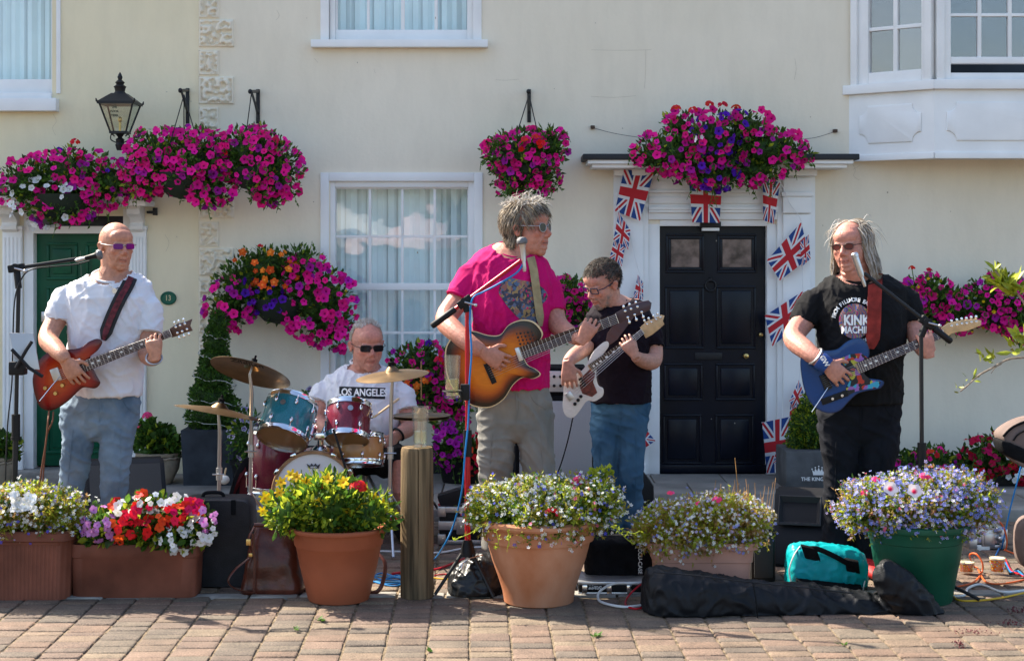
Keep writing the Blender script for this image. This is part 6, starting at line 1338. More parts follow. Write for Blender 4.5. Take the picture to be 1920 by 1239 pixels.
for cx_, a_, r_ in ((c1, a1, .128), (c2, a2, .110)):
    d = ((c + Vector((.02,.12,R_+.07))) - cx_); d = (d - a_*d.dot(a_)).normalized(); q.tube([c + Vector((.02,.12,R_+.07)), cx_ + d*(r_+.03), cx_ + d*(r_+.004)], .010, 10); q.obox(cx_ + d*(r_+.012), d*.014, d.cross(a_)*.018, a_*.03, 0, .004)
q.obox(c + Vector((.02,.10,R_+.075)), Vector((.03,0,0)), Vector((0,.02,0)), Vector((0,0,.018)), 0, .005); q.build('tom_mount', chrome, t)
mb = MB(); mb.tube(spline([P(625,805,7.9), P(640,850,7.86), P(652,890,7.84), P(672,930,7.86)], 5), .006, 8); mb.build('cable', rubber, t)
cym = mat('bronze_cymbal', (.21,.14,.075), .4, 1, var=.2, vs=12, bump=.15, bs=60)
def cymbal(label, cpx, cpy, D, R_, nrm, rod=None, name='cymbal', logo=False, legs=True, foot=(0,0), polem=steel):
    c = P(cpx, cpy, D); n = Vector(nrm).normalized(); t = thing(name, label, 'cymbal', (c.x, c.y, 0)); mb = MB()
    prof = [(.007,.030),(R_*.09,.027),(R_*.17,.012),(R_*.2,.004),(R_*.5,-.004),(R_*.8,-.012),(R_,-.022),(R_,-.0235),(R_*.8,-.0135),(R_*.5,-.0055),(R_*.2,.0025),(R_*.16,.010),(R_*.08,.025),(.007,.028)]
    mb.lathe(c, n, prof, 72); cy = mb.build('plate', cym, t, auto=25)
    q = MB(); q.lathe(c, n, [(0,.032),(.016,.032),(.016,.05),(.006,.052),(.006,.07),(0,.07)], 14); q.build('felt', blackc, t)
    q = MB(); q.tube([c + n*.05, c - n*.03, Vector((c.x+foot[0]*.3, c.y+.02, c.z-.12)), Vector((c.x+foot[0], c.y+.02, .16))], [.006,.007,.010,.010], 10)
    q.tube([Vector((c.x+foot[0]*.6, c.y+.02, c.z*.55+.03)), Vector((c.x+foot[0]*.62, c.y+.02, c.z*.55-.03))], .016, 12); q.tube([Vector((c.x+foot[0]*.6-.03, c.y+.0, c.z*.55)), Vector((c.x+foot[0]*.6+.03, c.y+.0, c.z*.55))], .004, 6)
    q.build('stand', polem, t)
    if legs:
        for k in range(3):
            a = R(k*120+40); q = MB(); q.tube([Vector((c.x+foot[0], c.y+.02, .30)), Vector((c.x+foot[0]+math.cos(a)*.2, c.y+.02+math.sin(a)*.2, .012))], .007, 8); q.build('leg', polem, t)
    if logo:
        u = (Vector((1,0,0)) - n*n.x).normalized(); v = n.cross(u); M = Matrix((u, v, n)).transposed().to_4x4(); M.translation = c - v*(R_*.62) + n*(-.019)
        M = M @ Matrix.Rotation(math.pi, 4, 'X'); M.translation = c + v*(-R_*.60) - n*.0165
        text('Zildjian', .058, M, mat('black_ink', (.02,.015,.01), .5), cy, bold=.0008)
    return t, c, n
cymbal('tilted bronze crash cymbal showing its underside, highest on the left', 472, 691, 7.95, .205, (.24,.40,.93), logo=True, foot=(-.01,0))
cymbal('low bronze cymbal at the far left of the drum kit', 412, 766, 7.9, .222, (.18,.10,.98), foot=(-.01,0))
cymbal('bronze cymbal in front of the drummer\'s chest', 735, 697, 7.95, .182, (-.10,-.08,1.0), foot=(-.015,0))
t, c, n = cymbal('thin hi-hat cymbals behind the pint glass on the post', 790, 775, 8.3, .152, (.0,.0,1), name='hi_hat')
q = MB(); q.lathe(c - Vector((0,0,.012)), (0,0,-1), [(.007,.03),(.03,.02),(.152,-.004),(.152,-.002)], 48); q.tube([c, c + Vector((0,0,.27))], .004, 8); q.build('lower_plate', cym, t)
for x0, y0, d0, x1, y1, d1, lb in ((700,782,7.9,747,749,8.35,'wooden drumstick raised over the burgundy tom'),):
    mb = MB(); a, b = P(746,806,8.42), P(701,781,8.02); a, b = P(701,782,7.98), P(747,748,8.36); mb.tube([a, a.lerp(b,.06), a.lerp(b,.12), b], [.004,.006,.005,.0075], 10); mb.build('drumstick', mat('hickory', (.6,.45,.27), .5), None, loc=a, label=lb, cat='drumstick')
q = MB(); cs = Vector((X(685,8.75), 8.75, 0)); q.lathe(cs, (0,0,1), [(0,.36),(.15,.36),(.17,.38),(.17,.42),(.15,.44),(0,.44)], 28); t = thing('drum_stool', 'round black drum stool under the seated drummer', 'stool', cs); q.build('seat', blackc, t)
for k in range(3):
    a = R(120*k+90); q = MB(); q.tube([cs + Vector((0,0,.3)), cs + Vector((math.cos(a)*.2, math.sin(a)*.2, .01))], .01, 8); q.build('leg', steel, t)
q = MB(); q.tube([cs + Vector((0,0,.2)), cs + Vector((0,0,.37))], .014, 10); q.build('post', steel, t)
# ------------------------------------------------------------ microphone stands
def mic(parentless_label, a, b, D, dd=0, kind=0, grey=False):
    p0, p1 = P(*a, D), P(*b, D+dd); d = (p1-p0); L_ = d.length; d.normalize(); t = thing('microphone', parentless_label, 'microphone', p0)
    q = MB(); q.lathe(p0, d, [(0,0),(.010,0),(.011,.02),(.0125,L_*.55),(.017,L_*.68),(.018,L_*.7)] if not kind else [(0,0),(.012,0),(.014,.01),(.0145,L_*.8)], 20); q.build('handle', steel if (grey or kind) else blackp, t)
    g_ = MB(); g_.lathe(p0, d, [(.018,L_*.7),(.023,L_*.74),(.024,L_*.8),(.024,L_*.86),(.018,L_*.96),(0,L_)] if not kind else [(.0145,L_*.8),(.0165,L_*.82),(.0165,L_*.93),(.012,L_*.98),(0,L_)], 20); g_.build('grille', mat('mic_grille', (.16,.16,.165), .45, .7, bump=.8, bs=500) if not kind else steel, t)
    q = MB(); q.lathe(p0, -d, [(.008,0),(.009,.03),(.006,.045)], 12); q.build('connector', steel, t); return t
def stand(label, D, top, bottom, boom, m, clutch=None, grip=None, base='tripod', rods=(.0095,.0125), hub=.05, spread=.26, lm=None):
    p_t, zb = P(*top, D), P(*bottom, D); t = thing('microphone_stand', label, 'microphone stand', (zb.x, zb.y, 0))
    mid = p_t.lerp(zb, .48); q = MB(); q.tube([p_t, mid], rods[0], 12); q.build('upper_tube', m, t); q = MB(); q.tube([mid, Vector((zb.x, zb.y, hub))], rods[1], 12); q.build('lower_tube', m, t)
    q = MB(); q.tube([mid + Vector((0,0,.06)), mid - Vector((0,0,.04))], .019, 14); q.tube([mid - Vector((0,0,.04)), mid - Vector((0,0,.055))], .022, 14); q.build('clutch', blackp, t)
    a, b = P(boom[0][0], boom[0][1], D+boom[0][2]), P(boom[1][0], boom[1][1], D+boom[1][2]); q = MB(); q.tube([a, b], .0085, 12); bo = q.build('boom', m, t)
    if grip: g0, g1 = a, a.lerp(b, grip); q = MB(); q.tube([a, a.lerp(b, grip*.06), a.lerp(b, grip*.94), g1], [.010,.0145,.0145,.011], 12); q.build('counterweight', blackp, bo)
    d = (b-a).normalized(); j = a + d*((p_t-a).dot(d)); q = MB(); q.obox(j, d*.035, Vector((0,.016,0)), d.cross(Vector((0,1,0)))*.018, 0, .006); q.lathe(j + Vector((0,-.012,0)), (0,-1,0), [(0,0),(.02,0),(.02,.012),(0,.014)], 16); q.tube([j, p_t + Vector((0,0,-.03))], .015, 10); q.build('joint', blackp, bo)
    q = MB(); q.tube([j + Vector((0,-.03,0)), j + Vector((.045,-.035,-.012))], .004, 8); q.ell(j + Vector((.048,-.035,-.013)), (.008,.008,.008), n=10); q.build('wing_nut', steel, bo)
    if base == 'tripod':
        for k in range(3):
            a_ = R(k*120+80); q = MB(); q.tube([Vector((zb.x, zb.y, hub+.05)), Vector((zb.x+math.cos(a_)*spread, zb.y+math.sin(a_)*spread, .012))], .008, 8); q.build('leg', lm or m, t)
        q = MB(); q.lathe((zb.x, zb.y, hub), (0,0,1), [(0,0),(.034,.0),(.034,.02),(.018,.07),(.0,.07)], 16); q.build('hub', blackp, t)
    return t
redm = mat('red_metal', (.42,.012,.02), .3, .3, coat=.4)
stand('black boom microphone stand with a tablet clamped on, at the left', 7.15, (35,528), (24,1098), ((15,505,0),(168,482,.1)), blackm)
mic('black microphone beside the bald man\'s mouth', (160,484), (192,476), 7.22)
stand('red boom microphone stand in front of the tall man', 6.98, (876,572), (877,1113), ((809,612,0),(976,489,.0)), redm, grip=.27, hub=.17, spread=.15, lm=blackm)
mic('silver-black microphone before the tall man\'s cheek', (982,490), (978,444), 6.98, 0, 0, True)
stand('black boom microphone stand in front of the long-haired man', 7.0, (1727,618), (1730,1113), ((1784,641,0),(1620,512,.0)), blackm, grip=.2)
mic('slim silver microphone at the long-haired man\'s chin', (1616,519), (1601,473), 7.0, 0, 1)
# tablet clamped to the left stand
c4 = [P(17,624,7.08), P(62,625,7.12), P(74,693,7.12), P(28,688,7.08)]; t = thing('tablet', 'silver-backed tablet clamped to the left microphone stand', 'tablet', c4[3]); mb = MB(); mb.slab(c4, (0,.008,0), ins=.002); mb.build('case', mat('silver_back', (.45,.44,.42), .35, .3), t)
q = MB(); q.tube([P(30,690,7.05), P(50,655,7.05), P(60,640,7.06)], .008, 8); q.tube([P(22,655,7.05), P(55,690,7.05), P(80,706,7.05)], .008, 8); q.obox(P(34,690,7.1), Vector((.035,0,0)), Vector((0,.03,0)), Vector((0,0,.03)), 0, .008); q.build('clamp', blackp, t)
# ------------------------------------------------------------ things fixed to the wall
random.seed(9)
def bracket(label, px, ytop, ybot, out, armx):
    t = thing('wall_bracket', label, 'bracket', (X(px), WALL, Z(ybot)), 'basket brackets on the wall')
    q = MB(); q.box(X(px)-.012, X(px)+.012, WALL-.012, WALL-.001, Z(ybot), Z(ytop), bev=.002); q.build('back_plate', blackm, t)
    q = MB(); a = Vector((X(px), WALL-.01, Z(ytop+4))); e = P(armx, ytop+4, WALL-out); q.tube([a, e], .010, 8); q.ell(e, (.014,.014,.016), n=10); q.build('arm', blackm, t)
    q = MB(); q.tube([Vector((X(px), WALL-.01, Z(ybot-20))), a.lerp(e, .85)], .008, 8); q.build('brace', blackm, t)
bracket('black iron bracket above the basket beside the quoin stones', 352, 166, 232, .42, 338)
bracket('black iron bracket right of the quoin stones', 484, 168, 232, .42, 469)
bracket('black iron bracket over the small basket left of the black door', 992, 168, 230, .4, 991)
# street lantern
D = 10.05; t = thing('lantern', 'black Victorian lantern with glazed sides above the green door', 'lantern', P(225,278,D)); s = D/F
q = MB(); c = P(225,0,D); 
def zz(y): return Z(y, D)
q.lathe((c.x, D, 0), (0,0,1), [(.02,zz(282)),(.03,zz(272)),(.022,zz(268)),(.028,zz(262)),(.012,zz(258)),(.03,zz(251)),(.045,zz(248))], 20); q.build('stem', blackm, t)
for sx in (-1, 1):
    q = MB(); q.tube(spline([P(225+sx*6,268,D), P(225+sx*17,262,D), P(225+sx*16,252,D), P(225+sx*10,256,D)], 5), .004, 6); q.build('scroll', blackm, t)
lo, hi = 15*s, 31*s; zl, zh = zz(247), zz(196); cor = [(-1,-1),(1,-1),(1,1),(-1,1)]; lg = glassmat('lantern_glass', .10, (.82,.86,.80))
for k in range(4):
    a, b = cor[k], cor[(k+1)%4]; q = MB(); q.tube([(c.x+a[0]*lo, D+a[1]*lo, zl), (c.x+a[0]*hi, D+a[1]*hi, zh)], .006, 6); q.build('glazing_bar', blackm, t)
    q = MB(); q.raw = True; q.add([(c.x+a[0]*lo, D+a[1]*lo, zl), (c.x+b[0]*lo, D+b[1]*lo, zl), (c.x+b[0]*hi, D+b[1]*hi, zh), (c.x+a[0]*hi, D+a[1]*hi, zh)], [(0,1,2,3)]); q.build('pane', lg, t, smooth=False)
    q = MB(); q.tube([(c.x+a[0]*hi, D+a[1]*hi, zh), (c.x+a[0]*hi*1.13, D+a[1]*hi*1.13, zh+.012), (c.x+a[0]*hi*1.16, D+a[1]*hi*1.16, zh+.028)], [.006,.007,.003], 6); q.build('finial', blackm, t)
q = MB()
for r0, z0, r1, z1 in ((hi*1.12, zh-.004, hi*1.12, zh+.012), (hi*1.1, zh+.012, .045, zz(176))):
    vs = [(c.x+a*r0, D+b*r0, z0) for a, b in cor] + [(c.x+a*r1, D+b*r1, z1) for a, b in cor]; q.add(vs, [(i, (i+1)%4, 4+(i+1)%4, 4+i) for i in range(4)] + [(3,2,1,0),(4,5,6,7)])
q2 = MB(); q2.box(c.x-lo*1.1, c.x+lo*1.1, D-lo*1.1, D+lo*1.1, zl-.014, zl); q2.build('base', blackm, t, smooth=False)
q.lathe((c.x, D, 0), (0,0,1), [(.045,zz(178)),(.03,zz(172)),(.034,zz(166)),(.04,zz(163)),(.022,zz(159)),(.03,zz(155)),(.012,zz(150)),(.016,zz(145)),(.010,zz(140)),(.0,zz(135))], 20); q.build('roof', blackm, t, auto=30)
q = MB(); q.tube([(c.x,D,zl),(c.x,D,zl+.06)], .008, 8); q.ell((c.x,D,zl+.075), (.014,.014,.02), n=10); q.build('burner', brass, t)
for i_, (ln_, y_) in enumerate((('THE',204),('FOOK',211.5),('TERR.',219))): text(ln_, .019, face_cam(Vector((c.x-.012, D-lo-(hi-lo)*(247-y_)/51-.002, zz(y_))), 0, -16), mat('lantern_ink', (.02,.02,.02), .6), t, bold=.0005)
# number plaque
t = thing('house_number', 'oval green plaque with the number 13', 'sign', (X(316), WALL, Z(571))); q = MB(); q.lathe((0,0,0), (0,-1,0), [(0,.012),(.036,.012),(.040,.016),(.044,.015),(.048,.008),(.048,0)], 36); q.v = [(X(316)+a*1.08, WALL+b, Z(559)+c_*.92) for a, b, c_ in q.v]; q.build('plate', mat('plaque_green', (.01,.10,.06), .4), t)
text('13', .048, face_cam(Vector((X(316), WALL-.013, Z(559)))), mat('plaque_cream', (.6,.5,.28), .5), t, bold=.0008, sx=.75, space=1.15)
# wires and hooks on the wall
t = thing('guide_wire', 'thin slack wire between two rusty hooks above the black door hood', 'wire', (X(1345), WALL, Z(245)))
q = MB(); q.tube(spline([P(1112,240,WALL-.02), P(1150,250,WALL-.03), P(1200,258,WALL-.05), P(1240,260,WALL-.1)], 5), .0015, 4); q.build('wire', blackm, t); q = MB(); q.tube(spline([P(1566,247,WALL-.02), P(1530,258,WALL-.04), P(1495,262,WALL-.1)], 5), .0015, 4); q.build('wire', blackm, t)
for x_, y_ in ((1111,239),(1565,246)): q = MB(); q.box(X(x_-4), X(x_+4), WALL-.03, WALL+.0, Z(y_+3), Z(y_-3), bev=.003); q.build('hook', mat('rust', (.08,.05,.035), .8), t)
# ------------------------------------------------------------ union flag bunting
def flagmat():
    m = bpy.data.materials.new('union_flag_print'); m.use_nodes = True; N, L = m.node_tree.nodes, m.node_tree.links; b = N['Principled BSDF']; b.inputs['Roughness'].default_value = .75
    uv = N.new('ShaderNodeTexCoord'); sp = N.new('ShaderNodeSeparateXYZ'); L.new(uv.outputs['UV'], sp.inputs[0])
    def mth(op, a, b_=None):
        n = N.new('ShaderNodeMath'); n.operation = op
        for i, q in enumerate((a, b_)):
            if q is None: continue
            if isinstance(q, (int, float)): n.inputs[i].default_value = q
            else: L.new(q, n.inputs[i])
        return n.outputs[0]
    x = mth('MULTIPLY_ADD', sp.outputs[0], 2); x.node.inputs[2].default_value = -1; y = mth('MULTIPLY_ADD', sp.outputs[1], 2); y.node.inputs[2].default_value = -1
    d = mth('MINIMUM', mth('ABSOLUTE', mth('SUBTRACT', x, y)), mth('ABSOLUTE', mth('ADD', x, y)))
    cr = mth('MINIMUM', mth('ABSOLUTE', x), mth('MULTIPLY', mth('ABSOLUTE', y), .8))
    colr = None
    def over(base, mask, c):
        mx = N.new('ShaderNodeMix'); mx.data_type = 'RGBA'; L.new(mask, mx.inputs[0])
        if isinstance(base, tuple): mx.inputs[6].default_value = (*base, 1)
        else: L.new(base, mx.inputs[6])
        mx.inputs[7].default_value = (*c, 1); return mx.outputs[2]
    W_, Rd, Bl = (.72,.72,.72), (.50,.012,.02), (.008,.05,.22)
    o = over(Bl, mth('LESS_THAN', d, .24), W_); o = over(o, mth('LESS_THAN', d, .09), Rd); o = over(o, mth('LESS_THAN', cr, .27), W_); o = over(o, mth('LESS_THAN', cr, .16), Rd)
    L.new(o, b.inputs['Base Color'])
    tr = N.new('ShaderNodeBsdfTranslucent'); L.new(o, tr.inputs[0]); mx = N.new('ShaderNodeMixShader'); mx.inputs[0].default_value = .2; L.new(b.outputs[0], mx.inputs[1]); L.new(tr.outputs[0], mx.inputs[2]); L.new(mx.outputs[0], N['Material Output'].inputs[0]); return m
fm_ = flagmat(); tp_ = mat('bunting_tape', (.7,.7,.7), .8)
bt = thing('bunting', 'string of small Union flags draped round the black door', 'bunting', (X(1345), WALL-.1, Z(700)))
q = MB()
for pts in ([(1165,318),(1230,322),(1295,330),(1350,335),(1430,334),(1462,342),(1480,380),(1503,418),(1504,480),(1505,546),(1503,620),(1498,712),(1478,784),(1428,792)], [(1168,318),(1162,350),(1160,395),(1178,425),(1190,480),(1200,520),(1203,570),(1205,700),(1204,800)]):
    q.tube(spline([P(x, y, WALL-.10-.02*math.sin(x*.1)) for x, y in pts], 5), .0028, 5)
q.build('tape', tp_, bt)
def flag(c4, seed, wave=.014, D=WALL-.10, fold=0):
    random.seed(seed); mb = MB(); mb.raw = True; n = 14; a, b, c, d = [Vector((x, y, 0)) for x, y in c4]; ph = rnd(0,6); uvs = []
    for j in range(n+1):
        for i in range(n+1):
            u, v = i/n, j/n; p_ = a.lerp(b, u).lerp(d.lerp(c, u), v); dy = wave*(math.sin(u*5+ph+v*1.2)*.8 + fold*math.sin(u*9+ph)) * (.25+.75*v)
            mb.v.append(tuple(P(p_.x, p_.y, D - dy - .012*v))); uvs.append((u, 1-v))
    for j in range(n):
        for i in range(n): mb.f.append((j*(n+1)+i, (j+1)*(n+1)+i, (j+1)*(n+1)+i+1, j*(n+1)+i+1)); mb.m.append(0)
    o = mb.build('flag', fm_, bt, auto=0); ul = o.data.uv_layers.new(name='UVMap')
    for l in o.data.loops: ul.data[l.index].uv = uvs[l.vertex_index]
for i, c4 in enumerate([((1170,318),(1227,322),(1200,414),(1153,396)), ((1291,329),(1355,334),(1349,418),(1298,417)), ((1430,334),(1463,342),(1451,420),(1431,413)), ((1438,488),(1502,417),(1519,483),(1462,526)), ((1434,592),(1505,546),(1504,604),(1448,649)), ((1429,792),(1486,780),(1478,884),(1438,887)),
      ((1160,398),(1182,432),(1178,468),(1150,450)), ((1152,448),(1172,462),(1166,500),(1143,484)), ((1196,515),(1206,530),(1206,562),(1187,560)), ((1203,795),(1229,826),(1200,846),(1190,825)), ((1498,712),(1508,740),(1492,770),(1480,752)), ((1482,752),(1494,742),(1490,792),(1479,800)), ((1456,840),(1486,825),(1474,872),(1450,868)), ((1500,455),(1516,440),(1520,485),(1503,500))]):
    flag(c4, 60+i, fold=.5 if i in (2,6,7) else .0, D=WALL-.10-(.03 if i in (12,) else .0)-(.02 if i in (13,) else 0))
# ------------------------------------------------------------ amplifier, cabinet, speakers
def px_box(mb, a, b, t, bt, D, dep, bev=.006, mi=0): mb.box(X(a,D), X(b,D), D, D+dep, Z(bt,D), Z(t,D), mi, bev)
D = 8.9; t = thing('speaker_cabinet', 'tall grey-grilled bass cabinet behind the lead guitarist', 'speaker', (X(1040,D), D+.2, .0))
q = MB(); q.box(X(966,D), X(1117,D), D+.012, D+.36, .0, Z(742,D), bev=.012); q.build('box', blackc, t)
def grille():
    m = mat('silver_grille', (.20,.20,.205), .55, .3); N, L = m.node_tree.nodes, m.node_tree.links; tc = N.new('ShaderNodeTexCoord'); w_ = N.new('ShaderNodeTexWave'); w_.inputs['Scale'].default_value = 75; w_.bands_direction = 'X'; L.new(tc.outputs['Object'], w_.inputs['Vector'])
    rp = N.new('ShaderNodeValToRGB'); rp.color_ramp.elements[0].color = (.14,.14,.145,1); rp.color_ramp.elements[1].color = (.62,.62,.63,1); L.new(w_.outputs['Fac'], rp.inputs[0]); L.new(rp.outputs[0], N['Principled BSDF'].inputs['Base Color']); return m
q = MB(); q.box(X(974,D), X(1110,D), D-.002, D+.02, .03, Z(752,D), bev=.004); q.build('grille', grille(), t)
t = thing('amplifier', 'silver-fronted bass amplifier head on top of the grey cabinet', 'amplifier', (X(1040,D), D+.2, Z(742,D))); q = MB(); q.box(X(990,D), X(1100,D), D+.03, D+.32, Z(741,D), Z(690,D), bev=.008); q.build('case', blackc, t)
q = MB(); q.box(X(995,D), X(1096,D), D+.018, D+.034, Z(735,D), Z(696,D), bev=.003); fp = q.build('front_panel', mat('silver_panel', (.55,.55,.56), .35, .5), t)
for r_ in range(2):
    for k in range(8):
        q = MB(); q.lathe(P(1003+k*12, 706+r_*17, D+.018), (0,-1,0), [(0,0),(.009,0),(.008,.012),(0,.013)], 12); q.build('knob', blackp, fp)
def wedge(label, pts, D, yaw, w_, dep, grill=True):
    "floor monitor: side profile swept across; pts are (depth, height)"
    c = Vector((X(pts, D), D, 0)); t = thing('stage_monitor', label, 'speaker', c); prof = [(0,0),(.03,.10),(.22,.33),(.30,.35),(.36,.28),(.36,.03),(.33,0)]
    M = Matrix.Translation(c) @ Matrix.Rotation(R(yaw), 4, 'Z') @ Matrix.Diagonal((w_, dep, dep, 1)); q = MB(); n = len(prof)
    vs = [M@Vector((-1, a, b)) for a, b in prof] + [M@Vector((1, a, b)) for a, b in prof]; bm = bmesh.new(); V_ = [bm.verts.new(v) for v in vs]
    for f_ in [tuple(range(n)), tuple(range(2*n-1, n-1, -1))] + [(i, n+i, n+(i+1)%n, (i+1)%n) for i in range(n)]: bm.faces.new([V_[k] for k in f_])
    bmesh.ops.recalc_face_normals(bm, faces=bm.faces[:]); bmesh.ops.bevel(bm, geom=bm.edges[:], offset=.012, segments=2, affect='EDGES'); q.bm(bm); q.build('cabinet', blackp, t)
    if grill:
        q = MB(); g0, g1 = Vector((0,.035,.115)), Vector((0,.212,.318)); nn = Vector((0,-.75,.66)); q.add([M@(Vector((sx*.88,0,0)) + g + nn*.012) for g in (g0, g1) for sx in (-1, 1)], [(0,1,3,2)]); q.build('grille', mat('speaker_mesh', (.03,.032,.035), .5, .4, bump=1, bs=700), t, smooth=False)
        q = MB(); q.add([M@(Vector((sx*.88,0,0)) + Vector((0,.214+k,.32+k*.9)) + nn*.011) for k in (0,.018) for sx in (-1, 1)], [(0,1,3,2)]); q.build('trim', blackm, t, smooth=False)
    return t, M
wedge('black floor monitor behind the bald man\'s legs', 240, 8.3, 18, .21, 1.12)
wd_, M = wedge('black floor monitor with an open horn behind the long black bag', 1496, 7.58, -14, .125, .98, False)
q = MB(); nn_ = Vector((0,-.75,.66)); sl_ = Vector((0,.66,.75)); c_h = Vector((0,.145,.245))
for w0_, h0_, d0_, w1_, h1_, d1_ in ((.82,.085,.016,.78,.078,.02),(.78,.078,.02,.5,.03,-.03)):
    vs = [M@(c_h + Vector((sx*w_,0,0)) + sl_*(sz*h_) + nn_*d_) for w_, h_, d_ in ((w0_,h0_,d0_),(w1_,h1_,d1_)) for sx, sz in ((-1,-1),(1,-1),(1,1),(-1,1))]; q.add(vs, [(i, (i+1)%4, 4+(i+1)%4, 4+i) for i in range(4)])
q.build('horn', mat('horn_grey', (.03,.03,.032), .4), wd_, smooth=False)
q = MB(); q.obox(M@Vector((.97,.22,.15)), M.to_3x3()@Vector((.06,0,0)), M.to_3x3()@Vector((0,.05,.07)), M.to_3x3()@Vector((0,.012,-.01)), 0, .004); q.build('handle', blackm, wd_)
t = thing('stage_monitor', 'second black speaker lying behind the pink trough', 'speaker', (X(1432,7.2), 7.25, 0)); q = MB(); q.box(X(1408,7.2), X(1455,7.2), 7.2, 7.5, 0, Z(990,7.2), bev=.02); q.build('cabinet', blackp, t); q = MB(); q.box(X(1414,7.2), X(1449,7.2), 7.194, 7.21, .03, Z(1000,7.2), bev=.004); q.build('grille', MT['speaker_mesh'], t)
t = thing('stage_monitor', 'corner of a black speaker by the bass player\'s foot', 'speaker', (X(1212,8.7), 8.72, 0)); q = MB(); q.add([P(1190,985,8.6), P(1228,985,8.6), P(1226,905,8.7), P(1208,880,8.7), P(1190,890,8.7)], [(0,1,2,3,4)]); q.slab([P(1180,988,8.6), P(1228,988,8.6), P(1226,912,8.6), P(1206,884,8.6), P(1180,890,8.6)], (0,.25,0), ins=.01); q.f = q.f[1:]; q.m = q.m[1:]; q.build('cabinet', blackp, t)
# ------------------------------------------------------------ cases and bags
alu = mat('aluminium', (.55,.55,.56), .35, .9)
def flight_case(label, a, b, t0, bt, D, dep, z0=0):
    t = thing('flight_case', label, 'case', (X((a+b)/2,D), D+dep/2, z0)); x0, x1, z1 = X(a,D), X(b,D), Z(t0,D); q = MB(); q.box(x0+.004, x1-.004, D+.004, D+dep-.004, z0+.004, z1-.004, bev=.006); q.build('shell', blackp, t)
    for za, zb in ((z0, z0+.022), (z1-.03, z1), ((z0+z1)/2-.022, (z0+z1)/2+.022)):
        q = MB(); q.box(x0, x1, D, D+dep, za, zb, bev=.004); q.build('edging', alu, t)
    for x_ in (x0, x1-.035):
        for za in (z0, z1-.05): q = MB(); q.box(x_-.004, x_+.039, D-.004, D+.05, za-.001, za+.052, bev=.006); q.build('corner', steel, t)
    q = MB(); xm = (x0+x1)/2; q.box(xm-.035, xm+.035, D-.006, D+.01, (z0+z1)/2-.045, (z0+z1)/2+.045, bev=.008); q.box(xm-.022, xm+.022, D-.011, D, (z0+z1)/2-.03, (z0+z1)/2+.03, bev=.006); q.build('latch', steel, t)
    return t
flight_case('black flight case with aluminium edges behind the red stand', 822, 915, 950, 1020, 8.18, .3)
t = thing('pedal_unit', 'small black box with red cable ends on the flight case', 'effects box', P(850,946,8.25)); q = MB(); c = P(850,932,8.25); q.obox(c, Vector((.07,0,.022)), Vector((0,.05,0)), Vector((-.012,0,.035)), 0, .006); q.build('case', blackp, t)
for k in range(2): q = MB(); e = P(822,938+k*9,8.22); q.tube([P(832,934+k*9,8.22), e], .008, 8); q.build('plug', mat('red_plug', (.45,.01,.02), .4), t)
# rack behind the green pot, right
t = flight_case('small black rack case with ball corners behind the green pot', 1818, 1888, 992, 1062, 8.05, .3); q = MB(); 
for x_, y_ in ((1872,993),(1878,1010)):
    q = MB(); q.ell(P(x_,y_,8.03), (.02,.02,.02), n=12); q.build('ball_corner', steel, t)
q = MB(); q.box(X(1832,8.05), X(1855,8.05), 8.04, 8.06, Z(1040,8.05), Z(1024,8.05), bev=.002); q.build('label_plate', pearl, t)
# black suitcase
D = 7.12; t = thing('suitcase', 'black upright suitcase behind the red and white busy lizzies', 'suitcase', (X(400,D), D+.1, 0)); q = MB(); x0, x1, z1 = X(332,D), X(470,D), Z(936,D); xc, w_ = (x0+x1)/2, (x1-x0)/2
lthr = mat('black_vinyl', (.013,.013,.016), .5, var=.3, vs=14, bump=.4, bs=150)
q.loft([((xc, y, z1/2+.0), (w_*k, 0, 0), (0, 0, z1/2*k)) for y, k in ((D,.97),(D+.01,.995),(D+.17,.995),(D+.18,.97))], 40, p=9); sc_ = q.build('shell', lthr, t)
q = MB(); q.box(X(433,D), X(442,D), D-.006, D+.01, Z(965,D), Z(937,D), bev=.003); q.build('strap', blackc, t); q = MB(); q.tube(spline([P(380,936,D+.09), P(385,924,D+.09), P(415,924,D+.09), P(420,936,D+.09)], 5), .008, 8); q.build('handle', blackc, t)
# brown leather bag
leath = mat('brown_leather', (.085,.022,.012), .32, var=.35, vs=14, bump=.35, bs=90, coat=.25)
D = 6.98; t = thing('leather_bag', 'brown leather satchel with a loose shoulder strap behind the orange pot', 'bag', (X(505,D), D+.05, 0)); q = MB()
q.loft([((X(508+4*k,D), D+.07, z), (X(508+b_,D)-X(508,D), 0, 0), (0, d_, 0)) for z, b_, d_, k in ((0,58,.085,0),(.02,60,.09,0),(.12,52,.08,0),(.2,46,.06,.5),(.25,42,.045,1),(.285,38,.03,1.5),(.295,36,.024,2))], 32, p=4)
r = fuse(q, .008, 3); folds(r, lambda p_: .007*noise.noise(p_*9)+.003*noise.noise(p_*22)); r.build('body', leath, t, auto=0)
q = MB(); q.tube(spline([P(478,985,D+.0), P(466,1010,D-.02), P(470,1040,D-.01), P(440,1068,D-.05), P(428,1090,D-.06), P(445,1105,D-.05), P(480,1112,D-.05)], 6), .008, 8, flat=.4); q.build('shoulder_strap', leath, t)
q = MB(); q.tube([P(474,1000,D-.02), P(478,1050,D-.03), P(476,1110,D-.04)], .006, 6); q.tube([P(477,984,D-.0), P(545,984,D)], .010, 8); q.build('piping', leath, t)
q = MB(); q.obox(P(466,1016,D-.03), Vector((.010,0,0)), Vector((0,.006,0)), Vector((0,0,.014)), 0, .003); q.obox(P(470,1040,D-.02), Vector((.008,0,0)), Vector((0,.006,0)), Vector((0,0,.008)), 0, .002); q.build('buckle', brass, t)
